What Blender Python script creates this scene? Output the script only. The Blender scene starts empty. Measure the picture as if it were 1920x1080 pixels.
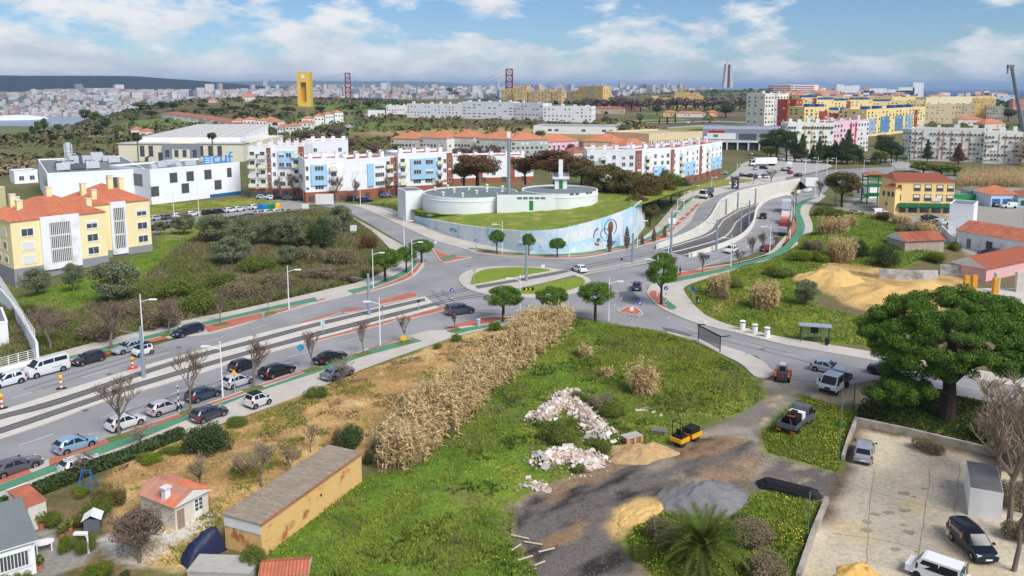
import bpy,bmesh,math,random
import numpy as np
from mathutils import Vector,Matrix
PI=math.pi;R_=math.radians
SC=bpy.context.scene
COL=SC.collection
 # camera
F=1550.0;PITCH=R_(8.5);CAMH=36.0
CP,SP=math.cos(PITCH),math.sin(PITCH)
Y0=163+F*math.tan(PITCH)
cam=bpy.data.cameras.new('camera');cam.sensor_width=36;cam.lens=36*F/1920
cam.shift_y=(Y0-540)/1920
cam.clip_start=0.5;cam.clip_end=120000
cam_o=bpy.data.objects.new('camera',cam);COL.objects.link(cam_o)
cam_o.location=(0,0,CAMH);cam_o.rotation_euler=(PI/2-PITCH,0,0)
SC.camera=cam_o
 # sky, sun, exposure
SUN_EL,SUN_AZ=46,140 # degrees; azimuth clockwise from +Y (the view direction)
w=bpy.data.worlds.new('World');SC.world=w;w.use_nodes=True
nt=w.node_tree;nt.nodes.clear();N=nt.nodes.new;LK=nt.links.new
def wmath(op,a,b=None,clamp=False):
 n=N('ShaderNodeMath');n.operation=op;n.use_clamp=clamp
 for i,x in enumerate((a,b)):
  if x is None:continue
  if isinstance(x,(int,float)):n.inputs[i].default_value=x
  else:LK(x,n.inputs[i])
 return n.outputs[0]
sky=N('ShaderNodeTexSky');sky.sky_type='NISHITA';sky.sun_disc=False
sky.sun_elevation=R_(SUN_EL);sky.sun_rotation=R_(SUN_AZ);sky.altitude=100
sky.air_density=1.0;sky.dust_density=0.0;sky.ozone_density=3.0
tc=N('ShaderNodeTexCoord');sx=N('ShaderNodeSeparateXYZ');LK(tc.outputs['Generated'],sx.inputs[0])
cb=N('ShaderNodeCombineXYZ');LK(sx.outputs[0],cb.inputs[0]);LK(sx.outputs[1],cb.inputs[1]);LK(wmath('MULTIPLY',sx.outputs[2],2.6),cb.inputs[2])
def wnoise(scale,detail,off,rough=0.55):
 mp=N('ShaderNodeMapping');LK(cb.outputs[0],mp.inputs[0])
 mp.inputs['Location'].default_value=off;mp.inputs['Scale'].default_value=(scale,scale,scale)
 n=N('ShaderNodeTexNoise');n.inputs['Scale'].default_value=1;n.inputs['Detail'].default_value=detail
 n.inputs['Roughness'].default_value=rough;LK(mp.outputs[0],n.inputs['Vector']);return n.outputs['Fac']
n1=wnoise(11,9,(3.1,1.7,0.3),0.58);n2=wnoise(2.6,3,(1.3,2.2,1.1));n3=wnoise(15,8,(0.4,5.2,2.15),0.6)
den=wmath('ADD',wmath('MULTIPLY',n1,0.75),wmath('MULTIPLY',n2,0.42))
bank=wmath('MULTIPLY',wmath('SUBTRACT',0.062,sx.outputs[2],True),wmath('SUBTRACT',2.7,wmath('MULTIPLY',sx.outputs[0],2.2)))
den=wmath('ADD',wmath('ADD',den,bank),wmath('MULTIPLY',sx.outputs[0],-0.06))
cm=wmath('MULTIPLY',wmath('SUBTRACT',den,0.588),10.0,True)
cr=N('ShaderNodeMixRGB');cr.inputs[1].default_value=(5.2,5.7,6.2,1);cr.inputs[2].default_value=(7.6,7.7,7.8,1)
LK(wmath('MULTIPLY',wmath('SUBTRACT',wmath('ADD',n3,wmath('MULTIPLY',sx.outputs[2],2.0)),0.42),4.0,True),cr.inputs[0])
tint=N('ShaderNodeMixRGB');tint.blend_type='MULTIPLY';tint.inputs[0].default_value=1;LK(sky.outputs[0],tint.inputs[1]);tint.inputs[2].default_value=(0.53,0.67,0.86,1)
mx=N('ShaderNodeMixRGB');LK(cm,mx.inputs[0]);LK(tint.outputs[0],mx.inputs[1]);LK(cr.outputs[0],mx.inputs[2])
bg=N('ShaderNodeBackground');bg.inputs['Strength'].default_value=0.05;LK(mx.outputs[0],bg.inputs[0])
wo=N('ShaderNodeOutputWorld');LK(bg.outputs[0],wo.inputs[0])
sl=bpy.data.lights.new('sun','SUN');sl.energy=1.7;sl.angle=R_(32);sl.color=(1,0.955,0.88)
so=bpy.data.objects.new('sun',sl);COL.objects.link(so)
_d=Vector((math.sin(R_(SUN_AZ))*math.cos(R_(SUN_EL)),math.cos(R_(SUN_AZ))*math.cos(R_(SUN_EL)),math.sin(R_(SUN_EL))))
so.rotation_euler=_d.to_track_quat('Z','Y').to_euler();so.location=(0,-50,300)
vs=SC.view_settings;vs.view_transform='Standard';vs.look='None';vs.gamma=1;vs.use_curve_mapping=False;vs.exposure=1.25
SC.cycles.max_bounces=6;SC.cycles.volume_bounces=0;SC.cycles.transparent_max_bounces=8
SC.cycles.use_denoising=True
 # helpers
def S(r,g,b):
 f=lambda c:(c/12.92 if c<=0.04045 else ((c+0.055)/1.055)**2.4)
 return (f(r/255),f(g/255),f(b/255))
def ray(px,py):
 u=(px-960)/F;v=(py-Y0)/F
 return u,CP-v*SP,-SP-v*CP
def P(px,py,z=0.0):
 dx,dy,dz=ray(px,py);t=(z-CAMH)/dz
 return Vector((dx*t,dy*t,z))
def PY(px,py,Y): # the point of a pixel's ray at distance Y
 dx,dy,dz=ray(px,py);t=Y/dy
 return Vector((dx*t,Y,CAMH+dz*t))
def ZT(Y,py): # height at distance Y that shows at image row py
 dx,dy,dz=ray(960,py);return CAMH+dz/dy*Y
def PXM(Y,z=0.0):return F/(Y*CP-(z-CAMH)*SP) # pixels per metre
def sm(a,b,x):t=np.clip((x-a)/(b-a),0,1);return t*t*(3-2*t)
class MB:
 def __init__(s):s.v=[];s.f=[];s.m=[]
 def face(s,pts,m=0):
  n=len(s.v);s.v+=[tuple(p) for p in pts];s.f.append(tuple(range(n,n+len(pts))));s.m.append(m)
 def box(s,x0,y0,z0,x1,y1,z1,m=0,rz=0,c=(0,0)):
  n=len(s.v);ca,sa=math.cos(rz),math.sin(rz)
  for x,y,z in ((x0,y0,z0),(x1,y0,z0),(x1,y1,z0),(x0,y1,z0),(x0,y0,z1),(x1,y0,z1),(x1,y1,z1),(x0,y1,z1)):
   s.v.append((c[0]+x*ca-y*sa,c[1]+x*sa+y*ca,z))
  for f in ((0,3,2,1),(4,5,6,7),(0,1,5,4),(1,2,6,5),(2,3,7,6),(3,0,4,7)):
   s.f.append(tuple(n+i for i in f));s.m.append(m)
  return s
 def cbox(s,c,d,m=0,rz=0): # centre of base, dims
  return s.box(-d[0]/2,-d[1]/2,c[2],d[0]/2,d[1]/2,c[2]+d[2],m,rz,(c[0],c[1]))
 def prism(s,poly,z0,z1,m=0,bottom=False,mside=None):
  a=sum(poly[i][0]*poly[(i+1) % len(poly)][1]-poly[(i+1) % len(poly)][0]*poly[i][1] for i in range(len(poly)))
  if a<0:poly=poly[::-1]
  n=len(s.v);k=len(poly)
  s.v+=[(p[0],p[1],z0) for p in poly]+[(p[0],p[1],z1) for p in poly]
  s.f.append(tuple(n+k+i for i in range(k)));s.m.append(m)
  for i in range(k):
   j=(i+1) % k;s.f.append((n+i,n+j,n+k+j,n+k+i));s.m.append(m if mside is None else mside)
  if bottom:s.f.append(tuple(n+k-1-i for i in range(k)));s.m.append(m)
  return s
 def tube(s,pts,rad,n=6,m=0,cap=True):
  pts=[Vector(p) for p in pts]
  if isinstance(rad,(int,float)):rad=[rad]*len(pts)
  base=len(s.v);K=len(pts)
  for i,p in enumerate(pts):
   d=(pts[min(i+1,K-1)]-pts[max(i-1,0)])
   d=d.normalized() if d.length>1e-9 else Vector((0,0,1))
   a=d.cross(Vector((0,0,1)) if abs(d.z)<0.9 else Vector((1,0,0))).normalized();b=d.cross(a)
   for k in range(n):
    t=2*PI*k/n;q=p+(a*math.cos(t)+b*math.sin(t))*rad[i];s.v.append(tuple(q))
  for i in range(K-1):
   for k in range(n):
    k2=(k+1) % n
    s.f.append((base+i*n+k,base+i*n+k2,base+(i+1)*n+k2,base+(i+1)*n+k));s.m.append(m)
  if cap:
   s.f.append(tuple(base+k for k in range(n))[::-1]);s.m.append(m)
   s.f.append(tuple(base+(K-1)*n+k for k in range(n)));s.m.append(m)
  return s
 def lathe(s,prof,n=16,m=0,c=(0,0),ax='z'):
  base=len(s.v)
  for r,z in prof:
   for k in range(n):
    t=2*PI*k/n;x,y=r*math.cos(t),r*math.sin(t)
    s.v.append((c[0]+x,c[1]+y,z) if ax=='z' else (c[0]+x,z,c[1]+y))
  for i in range(len(prof)-1):
   for k in range(n):
    k2=(k+1) % n;f=(base+i*n+k,base+i*n+k2,base+(i+1)*n+k2,base+(i+1)*n+k)
    s.f.append(f if ax=='z' else f[::-1]);s.m.append(m)
  for i,e in ((0,-1),(len(prof)-1,1)):
   if prof[i][0]>1e-4:
    f=tuple(base+i*n+k for k in range(n));s.f.append(f if e*(1 if ax=='z' else-1)>0 else f[::-1]);s.m.append(m)
  return s
 def mesh(s,name,mats,smooth=None):
  me=bpy.data.meshes.new(name);me.from_pydata(s.v,[],s.f)
  for mt in (mats if isinstance(mats,(list,tuple)) else [mats]):me.materials.append(mt)
  if any(s.m):me.polygons.foreach_set('material_index',s.m)
  if smooth is not None:
   me.shade_smooth();me.set_sharp_from_angle(angle=R_(smooth))
  me.update();return me
def link(name,data,parent=None,loc=(0,0,0),rz=0.0,scale=None):
 o=bpy.data.objects.new(name,data);COL.objects.link(o);o.location=loc
 if rz:o.rotation_euler=(0,0,rz)
 if scale is not None:o.scale=scale if isinstance(scale,(tuple,list)) else (scale,)*3
 if parent is not None:o.parent=parent
 return o
def tag(o,label=None,cat=None,group=None,kind=None):
 if label:o['label']=label
 if cat:o['category']=cat
 if group:o['group']=group
 if kind:o['kind']=kind
 return o
def part(name,mb,mat,parent=None,loc=(0,0,0),rz=0,smooth=None,kind=None):
 o=link(name,mb.mesh(name,mat,smooth) if isinstance(mb,MB) else mb,parent,loc,rz)
 if kind:o['kind']=kind
 return o
def thing(name,label,cat,loc=(0,0,0),rz=0.0,group=None,scale=None):
 o=link(name,None,None,loc,rz,scale);o.empty_display_size=0.2;return tag(o,label,cat,group)
KIDS={}
def copy_tree(o,parent=None):
 c=o.copy();COL.objects.link(c)
 if parent is not None:c.parent=parent
 for ch in list(o.children):copy_tree(ch,c)
 return c
def bigmesh(name,V,Fc,mats,smooth=False,col=None):
 me=bpy.data.meshes.new(name);V=np.asarray(V,np.float32);Fc=np.asarray(Fc,np.int32);k=Fc.shape[1]
 me.vertices.add(len(V));me.vertices.foreach_set('co',V.ravel())
 me.loops.add(Fc.size);me.loops.foreach_set('vertex_index',Fc.ravel())
 me.polygons.add(len(Fc));me.polygons.foreach_set('loop_start',np.arange(len(Fc),dtype=np.int32)*k)
 for mt in (mats if isinstance(mats,(list,tuple)) else [mats]):me.materials.append(mt)
 if col is not None:
  a=me.color_attributes.new('zone_colour','FLOAT_COLOR','POINT')
  c4=np.ones((len(V),4),np.float32);c4[:,:3]=col;a.data.foreach_set('color',c4.ravel())
 me.update(calc_edges=True)
 if smooth:me.shade_smooth()
 return me
 # materials
MATS={}
def mat(name,rgb,rough=0.8,var=0.12,scale=1.0,var2=0.0,scale2=0.1,bump=0.0,bscale=8.0,metal=0.0,spec=0.3,island=0.0,rgb2=None,thr=0.5,soft=0.15,coat=0.0,alpha=None,attr=False,detail=4):
 if name in MATS:return MATS[name]
 m=bpy.data.materials.new(name);m.use_nodes=True;t=m.node_tree;b=t.nodes['Principled BSDF']
 b.inputs['Roughness'].default_value=rough;b.inputs['Metallic'].default_value=metal
 b.inputs['Specular IOR Level'].default_value=spec
 if coat:b.inputs['Coat Weight'].default_value=coat;b.inputs['Coat Roughness'].default_value=0.08
 geo=t.nodes.new('ShaderNodeNewGeometry');tco=t.nodes.new('ShaderNodeTexCoord')
 def noise(sc,det=4):
  n=t.nodes.new('ShaderNodeTexNoise');n.inputs['Scale'].default_value=sc;n.inputs['Detail'].default_value=det
  n.inputs['Roughness'].default_value=0.6
  t.links.new(geo.outputs['Position'] if (attr or name.startswith('g_')) else tco.outputs['Object'],n.inputs['Vector']);return n.outputs['Fac']
 if attr:
  a=t.nodes.new('ShaderNodeVertexColor');a.layer_name='zone_colour';cur=a.outputs['Color']
 else:
  c=t.nodes.new('ShaderNodeRGB');c.outputs[0].default_value=(*rgb,1);cur=c.outputs[0]
 if rgb2 is not None:
  mr=t.nodes.new('ShaderNodeMapRange');mr.inputs[1].default_value=thr-soft;mr.inputs[2].default_value=thr+soft
  t.links.new(noise(scale2,6),mr.inputs[0]);mix=t.nodes.new('ShaderNodeMixRGB');t.links.new(mr.outputs[0],mix.inputs[0])
  t.links.new(cur,mix.inputs[1]);mix.inputs[2].default_value=(*rgb2,1);cur=mix.outputs[0]
 def mul(cur,fac,amp):
  mr=t.nodes.new('ShaderNodeMapRange');mr.inputs[1].default_value=0.25;mr.inputs[2].default_value=0.75
  mr.inputs[3].default_value=1-amp;mr.inputs[4].default_value=1+amp;t.links.new(fac,mr.inputs[0])
  v=t.nodes.new('ShaderNodeVectorMath');v.operation='SCALE';t.links.new(cur,v.inputs[0]);t.links.new(mr.outputs[0],v.inputs['Scale']);return v.outputs[0]
 if var:cur=mul(cur,noise(scale,detail),var)
 if var2:cur=mul(cur,noise(scale2,3),var2)
 if island:
  mr=t.nodes.new('ShaderNodeMapRange');mr.inputs[3].default_value=1-island;mr.inputs[4].default_value=1+island
  t.links.new(geo.outputs['Random Per Island'],mr.inputs[0])
  v=t.nodes.new('ShaderNodeVectorMath');v.operation='SCALE';t.links.new(cur,v.inputs[0]);t.links.new(mr.outputs[0],v.inputs['Scale']);cur=v.outputs[0]
 t.links.new(cur,b.inputs['Base Color'])
 if bump:
  bn=t.nodes.new('ShaderNodeBump');bn.inputs['Strength'].default_value=bump;bn.inputs['Distance'].default_value=0.1
  t.links.new(noise(bscale,5),bn.inputs['Height']);t.links.new(bn.outputs[0],b.inputs['Normal'])
 if alpha is not None:b.inputs['Alpha'].default_value=alpha
 MATS[name]=m;return m
def paint(name,rgb,rough=0.3,metal=0.0):return mat(name,rgb,rough,0.03,3,metal=metal,spec=0.5,coat=0.6)
ASPH=mat('g_asphalt',S(150,149,150),0.9,0.11,9,0.20,0.10,bump=0.15,bscale=25)
ASPH2=mat('g_asphalt_patch',S(108,108,112),0.9,0.10,9,0.1,0.3)
PAVE=mat('g_pavement',S(196,188,178),0.9,0.10,6,0.12,0.25,bump=0.1,bscale=20)
PAVEW=mat('g_pale_paving',S(208,202,190),0.9,0.10,5,0.10,0.3,bump=0.1,bscale=20)
KERB=mat('g_kerb',S(196,190,180),0.9,0.12,4)
REDP=mat('g_red_paving',S(186,112,92),0.9,0.13,5,0.14,0.4,bump=0.1,bscale=20)
GRNP=mat('g_green_lane',S(88,140,110),0.9,0.10,4,0.14,0.3)
MARK=mat('g_road_paint',S(214,214,212),0.8,0.12,3,rgb2=S(160,160,162),scale2=2.0,thr=0.62,soft=0.08)
TRACK=mat('g_track_bed',S(112,110,110),0.95,0.14,5,0.1,0.4)
RAIL=mat('g_rail',S(74,70,68),0.5,0.1,4,metal=0.3)
WHITE=mat('white_render',S(238,240,244),0.85,0.03,0.5,rgb2=S(212,211,208),scale2=.3,thr=.62,soft=.08)
WHITE2=mat('weathered_white',S(222,222,220),0.9,0.06,0.8,0.05,0.2)
CONC=mat('g_concrete',S(176,172,164),0.92,0.12,2,0.1,0.3)
GLASS=mat('window_glass',(0.085,0.095,0.11),0.12,0.3,0.7,spec=0.6)
CGLASS=mat('car_glass',(0.018,0.022,0.026),0.14,0.1,1,spec=0.4)
BLACK=mat('black_plastic',(0.016,0.016,0.017),0.6,0.1,3)
TYRE=mat('tyre_rubber',(0.02,0.02,0.02),0.85,0.1,3)
RIM=mat('alloy',(0.42,0.43,0.45),0.35,0.05,3,metal=0.6)
STEEL=mat('galvanised_steel',S(168,178,190),0.5,0.06,2,metal=0.2)
WPOLE=mat('white_pole',S(238,240,242),0.5,0.03,2)
DPOLE=mat('dark_metal',S(52,54,54),0.5,0.1,2)
REDL=mat('red_lens',S(190,20,20),0.25,0.05,2,spec=0.6)
CLEARL=mat('clear_lens',S(214,220,226),0.15,0.05,2,spec=0.7)
GREYROOF=mat('grey_felt',S(124,130,130),0.9,0.08,2,0.08,0.2)
TILE=mat('terracotta',S(190,116,88),0.85,0.14,1.2,0.12,0.2,island=0.10)
TILEO=mat('old_terracotta',S(172,104,80),0.9,0.2,1.0,0.16,0.25,island=0.15)
TILEF=mat('far_terracotta',S(200,128,96),0.9,0.12,0.3)
 # terrain
def gb(X,Y,cx,cy,rx,ry):return np.exp(-(((X-cx)/rx)**2+((Y-cy)/ry)**2))
SEA=-62.0
HILLP=P(1625,470)
def h(X,Y):
 X=np.asarray(X,float);Y=np.asarray(Y,float);z=np.zeros(np.broadcast(X,Y).shape)
 z=z+3.2*gb(X,Y,HILLP.x+6,HILLP.y+2,11,14)
 z=z-3.0*gb(X,Y,-99,147,13,15)*sm(-70,-80,X)
 wob=np.sin(X*0.011+1)*np.cos(Y*0.009)+0.6*np.sin(X*0.023+Y*0.017)
 z=z+sm(420,900,Y)*(2.0*wob+1.0)*sm(-2000,-350,X)*sm(1500,800,X)
 z=z+17*gb(X,Y,-430,1250,330,330)+10*gb(X,Y,-330,900,120,160)
 z=z+7*gb(X,Y,-20,1150,260,240)
 z=z+24*sm(1300,2500,Y)*sm(200,700,X)*sm(5200,3400,Y)*sm(0.44,0.36,X/np.maximum(Y,1))
 dl=-X-205-0.16*Y+30*np.sin(Y*0.01)
 z=z-(60+z)*sm(0,420,dl)*sm(300,600,Y)
 z=z-(70+z)*sm(2500,3300,Y+0.9*np.clip(-X,-900,900)*0.7)
 z=np.where(z<-61,-66,z)
 return z
def G(px,py): # pixel -> point on the terrain
 dx,dy,dz=ray(px,py);t=30.0;st=1.0
 while t<9000:
  if CAMH+dz*t<float(h(dx*t,dy*t)):
   a,b=t-st,t
   for _ in range(30):
    c=(a+b)/2
    if CAMH+dz*c<float(h(dx*c,dy*c)):b=c
    else:a=c
   return Vector((dx*b,dy*b,CAMH+dz*b))
  t+=st;st=max(1.0,t*0.01)
 return PY(px,py,4000)
def gz(x,y):return float(h(x,y))
def sdf(poly,X,Y): # signed distance, positive inside
 d=np.full(X.shape,1e9);ins=np.zeros(X.shape,bool);n=len(poly)
 for i in range(n):
  ax,ay=poly[i][0],poly[i][1];bx,by=poly[(i+1) % n][0],poly[(i+1) % n][1]
  ex,ey=bx-ax,by-ay;L=ex*ex+ey*ey+1e-12
  t=np.clip(((X-ax)*ex+(Y-ay)*ey)/L,0,1)
  d=np.minimum(d,(X-ax-t*ex)**2+(Y-ay-t*ey)**2)
  c=((ay>Y) !=(by>Y)) & (X<ex*(Y-ay)/(ey if abs(ey)>1e-9 else 1e-9)+ax);ins ^=c
 return np.sqrt(d)*np.where(ins,1,-1)
_rs=np.random.RandomState(5)
def vnoise(X,Y,sc,seed=0): # cheap value noise
 rs=np.random.RandomState(seed);T=rs.rand(64,64);x=X/sc;y=Y/sc
 xi=np.floor(x).astype(int);yi=np.floor(y).astype(int);fx=x-xi;fy=y-yi
 fx=fx*fx*(3-2*fx);fy=fy*fy*(3-2*fy);g=lambda a,b:T[a % 64,b % 64]
 return (g(xi,yi)*(1-fx)+g(xi+1,yi)*fx)*(1-fy)+(g(xi,yi+1)*(1-fx)+g(xi+1,yi+1)*fx)*fy
def fbm(X,Y,sc,seed=0,o=4):
 r=0;a=0.5
 for i in range(o):r=r+a*vnoise(X,Y,sc/2**i,seed+i);a*=0.55
 return r/0.97
PX=lambda pts:[tuple(P(*p)[:2]) for p in pts]
Zp=dict(
 brush=PX([(0,560),(130,590),(250,540),(330,470),(420,410),(600,393),(668,415),(700,440),(738,490),(725,508),(660,532),(480,573),(75,668),(0,690)]),
 lawn=PX([(0,500),(35,545),(200,500),(285,470),(310,410),(420,400),(390,440),(372,500),(270,545),(150,615),(60,600),(0,560)]),
 hgrass=PX([(283,384),(470,372),(530,368),(540,377),(330,396),(283,405)]),
 dry=PX([(190,905),(235,862),(337,818),(440,792),(480,775),(610,722),(842,638),(912,618),(960,610),(1010,600),(900,690),(790,750),(700,800),(690,860),(600,860),(420,985),(380,1040),(340,1075),(215,1050)]),
 lot=PX([(1075,592),(1180,612),(1250,622),(1310,642),(1350,664),(1410,706),(1432,730),(1440,745),(1400,772),(1300,802),(1250,832),(1150,842),(1080,890),(980,925),(965,1000),(1020,1085),(430,1085),(500,1030),(690,890),(760,885),(880,770),(1040,605)]),
 gravel=PX([(955,958),(1022,922),(1110,885),(1140,867),(1190,852),(1260,838),(1335,815),(1400,830),(1440,851),(1515,872),(1572,885),(1590,932),(1548,940),(1440,915),(1385,922),(1390,940),(1385,962),(1235,962),(1185,985),(1160,1014),(1197,1055),(1225,1085),(1010,1085),(990,1050),(950,1005)]),
 dirt=PX([(1432,712),(1462,700),(1500,690),(1590,712),(1640,735),(1612,758),(1575,766),(1505,742),(1462,775),(1425,812),(1432,852),(1390,845),(1330,822),(1265,838),(1285,822),(1335,800),(1402,770),(1440,742)]),
 truckgrass=PX([(1507,740),(1575,766),(1606,764),(1600,792),(1592,800),(1578,878),(1567,886),(1520,872),(1436,848),(1425,815),(1464,775)]),
 yard=PX([(1594,792),(1700,812),(1850,850),(1930,868),(1960,1090),(1485,1090),(1545,943),(1580,884)]),
 pinelawn=PX([(1610,752),(1660,712),(1930,770),(1930,868),(1850,848),(1700,810),(1600,790)]),
 palmgreen=PX([(1238,960),(1310,962),(1388,938),(1440,918),(1543,943),(1490,1085),(1222,1085),(1165,1012),(1190,985)]),
 sandpatch=PX([(1135,985),(1150,955),(1200,930),(1250,941),(1232,960),(1187,983),(1162,1012),(1148,1005)]),
 hill=PX([(1283,543),(1290,534),(1345,517),(1440,491),(1480,470),(1523,435),(1520,400),(1560,392),(1640,405),(1760,450),(1762,485),(1690,505),(1560,520),(1500,520),(1540,575),(1640,600),(1640,650),(1502,640),(1380,614),(1325,592),(1295,565)]),
 sand=PX([(1500,525),(1545,492),(1640,502),(1800,520),(1840,545),(1720,600),(1650,590),(1590,573),(1540,545)]),
 sandlane=PX([(1335,580),(1400,545),(1440,530),(1470,530),(1430,550),(1370,578),(1335,596)]),
 village=PX([(1560,392),(1600,372),(1925,350),(1925,520),(1830,490),(1760,450),(1640,408)]),
 garden=PX([(0,960),(60,925),(190,905),(215,1050),(340,1080),(0,1085)]),
 gpath=PX([(180,1010),(215,1000),(330,1002),(372,968),(410,965),(392,990),(330,1030),(265,1062),(220,1055)]),
 gterr=PX([(60,1000),(95,985),(120,1030),(175,1028),(160,1055),(95,1085),(62,1085)]),
 hpark=PX([(283,405),(540,377),(590,378),(560,393),(470,400),(400,415),(283,440)]),
)
COLS={}
def zone_colour(X,Y):
 n1=fbm(X,Y,9,1);n2=fbm(X,Y,2.6,11);n3=fbm(X,Y,28,21);n4=fbm(X,Y,1.2,31,2)
 def mixc(a,b,t):return a+(b-a)*np.clip(t,0,1)[:,None]
 g=lambda*c:np.array(S(*c))[None]
 c=mixc(np.repeat(g(96,98,58),len(X),0),g(116,104,72),sm(0.42,0.62,n3))
 c=mixc(c,g(98,116,52),sm(0.55,0.7,n1)*0.8)
 nz=(n2-0.5)*2.2
 def put(c,key,col,soft=0.5,edge=1.0,amt=1.0):
  return mixc(c,col,sm(-soft,soft,sdf(Zp[key],X,Y)+nz*edge)*amt)
 green=mixc(np.repeat(g(104,132,40),len(X),0),g(136,148,54),sm(0.45,0.65,n1))
 green=mixc(green,g(66,88,30),sm(0.5,0.68,n2)*0.6);green=mixc(green,g(132,124,74),sm(0.60,0.72,fbm(X,Y,5,41))*0.75)
 bare=mixc(np.repeat(g(170,146,104),len(X),0),g(142,126,98),n2)
 c=put(c,'village',mixc(np.repeat(g(150,148,146),len(X),0),g(168,160,146),n1),1,0.5)
 br=mixc(np.repeat(g(112,100,70),len(X),0),g(112,122,54),sm(0.4,0.6,n1));c=put(c,'brush',br,0.8,0.8)
 c=put(c,'lawn',mixc(green,g(150,140,100),sm(0.62,0.72,n1)),1,1)
 c=put(c,'hgrass',mixc(np.repeat(g(124,140,46),len(X),0),g(150,150,70),n1),0.8,0.4)
 c=put(c,'hpark',np.repeat(g(158,156,152),len(X),0),0.4,0.1)
 dry=mixc(np.repeat(g(196,162,108),len(X),0),g(162,128,82),sm(0.4,0.65,n2));dry=mixc(dry,g(212,184,132),sm(0.55,0.7,n1))
 dry=mixc(dry,g(116,116,56),sm(0.62,0.74,fbm(X,Y,6,71))*0.7)
 c=put(c,'dry',dry,0.5,0.7);c=put(c,'lot',green,0.5,0.9)
 c=put(c,'hill',mixc(green,g(128,132,50),0.4*n1+0*X),0.6,0.8)
 snd=mixc(np.repeat(g(204,172,112),len(X),0),g(178,142,88),sm(0.4,0.65,n2))
 c=put(c,'sand',snd,0.7,1.2);c=put(c,'sandlane',mixc(snd,g(176,150,98),0.5+0*X),0.6,0.6)
 c=put(c,'pinelawn',mixc(np.repeat(g(96,106,40),len(X),0),g(118,104,66),sm(0.45,0.6,n1)),0.5,0.6)
 drt=mixc(np.repeat(g(166,156,142),len(X),0),g(126,118,110),sm(0.42,0.6,n1));drt=mixc(drt,g(190,170,136),sm(0.55,0.7,fbm(X,Y,4,91)))
 c=put(c,'dirt',drt,0.5,0.9)
 c=mixc(c,bare,sm(0,0.7,sdf(Zp['gravel'],X,Y)+0.9+nz*1.2))
 ang=X*0.72+Y*0.69;crs=X*0.69-Y*0.72
 st=fbm(ang*0.25,crs,2.2,51) # smears along the lorry tracks
 st2=fbm(ang*0.3,crs,0.9,57,3);grv=mixc(np.repeat(g(110,103,98),len(X),0),g(54,48,46),sm(0.52,0.64,st)*sm(.3,.55,st2));grv=mixc(grv,g(160,146,126),sm(0.54,0.66,n1)*sm(.35,.6,st2));grv=mixc(grv,g(150,122,92),sm(.60,.70,fbm(ang*.4,crs,3,58))*.8)
 c=put(c,'gravel',grv,0.4,1.3)
 c=put(c,'palmgreen',green,0.6,0.8);c=put(c,'sandpatch',mixc(snd,g(214,180,110),n4),0.4,0.9)
 c=put(c,'truckgrass',mixc(green,g(140,140,50),0.3*n1),0.5,0.7)
 yd=mixc(np.repeat(g(212,198,170),len(X),0),g(188,176,156),sm(0.45,0.62,n1));yd=mixc(yd,g(198,178,132),sm(0.55,0.72,fbm(X,Y,7,61))*0.6)
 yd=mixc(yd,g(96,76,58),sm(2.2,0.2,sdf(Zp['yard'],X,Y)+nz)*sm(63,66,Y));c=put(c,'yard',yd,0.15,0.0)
 c=put(c,'garden',mixc(np.repeat(g(132,110,78),len(X),0),g(96,92,52),sm(0.4,0.6,n2)),0.5,0.6)
 c=put(c,'gpath',np.repeat(g(206,200,190),len(X),0),0.3,0.3);c=put(c,'gterr',np.repeat(g(150,146,138),len(X),0),0.15,0.0)
 far=sm(430,700,Y)
 fb=mixc(np.repeat(g(96,92,62),len(X),0),g(118,102,72),sm(0.4,0.6,fbm(X,Y,90,81)));fb=mixc(fb,g(104,124,52),sm(0.56,0.68,fbm(X,Y,140,83)))
 fb=mixc(fb,g(176,150,96),sm(0.5,0.8,gb(X,Y,20,640,130,70)+0.5*fbm(X,Y,40,85))*0.9)
 return mixc(c,fb,far)
GROUND=mat('ground',(0.2,0.2,0.1),0.95,0.26,2.4,0.12,0.5,bump=0.6,bscale=4,attr=True,detail=9)
def grid(xs,ys):
 X,Y=np.meshgrid(xs,ys);nx,ny=len(xs),len(ys);i=np.arange(nx*ny).reshape(ny,nx)
 return X.ravel(),Y.ravel(),np.stack([i[:-1,:-1].ravel(),i[:-1,1:].ravel(),i[1:,1:].ravel(),i[1:,:-1].ravel()],1)
def axis(segs):
 a=[]
 for lo,hi,st in segs:a+=list(np.arange(lo,hi,st))
 return np.array(a+[segs[-1][1]])
xs=axis([(-6000,-2000,400),(-2000,-600,50),(-600,-140,10),(-140,-75,1.6),(-75,80,0.7),(80,150,1.6),(150,600,10),(600,2500,50),(2500,6000,350)])
ys=axis([(-60,30,15),(30,135,0.6),(135,260,1.5),(260,420,4),(420,1000,12),(1000,3000,40),(3000,4200,200)])
gX,gY,gF=grid(xs,ys);gZ=h(gX,gY)
bumpy=np.zeros(len(gX))
for k in ('lot','palmgreen','truckgrass','hill','pinelawn','dry','brush'):bumpy=np.maximum(bumpy,sm(0.3,2.5,sdf(Zp[k],gX,gY)))
bumpy[gY>330]=0
gZ=gZ-0.02+bumpy*(fbm(gX,gY,4.5,3)*0.55+fbm(gX,gY,1.6,7,2)*0.25-0.1)*0.8
gv=sm(0.3,2.0,sdf(Zp['gravel'],gX,gY));gZ=gZ+gv*(fbm(gX*0.7+gY*0.7,(gX-gY)*2.0,3,9)-0.4)*0.35
sp_=P(1700,555);gZ=gZ+sm(0,3,sdf(Zp['sand'],gX,gY))*(1.5*gb(gX,gY,sp_.x,sp_.y,9,5)+0.5*fbm(gX,gY,4,13))
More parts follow.
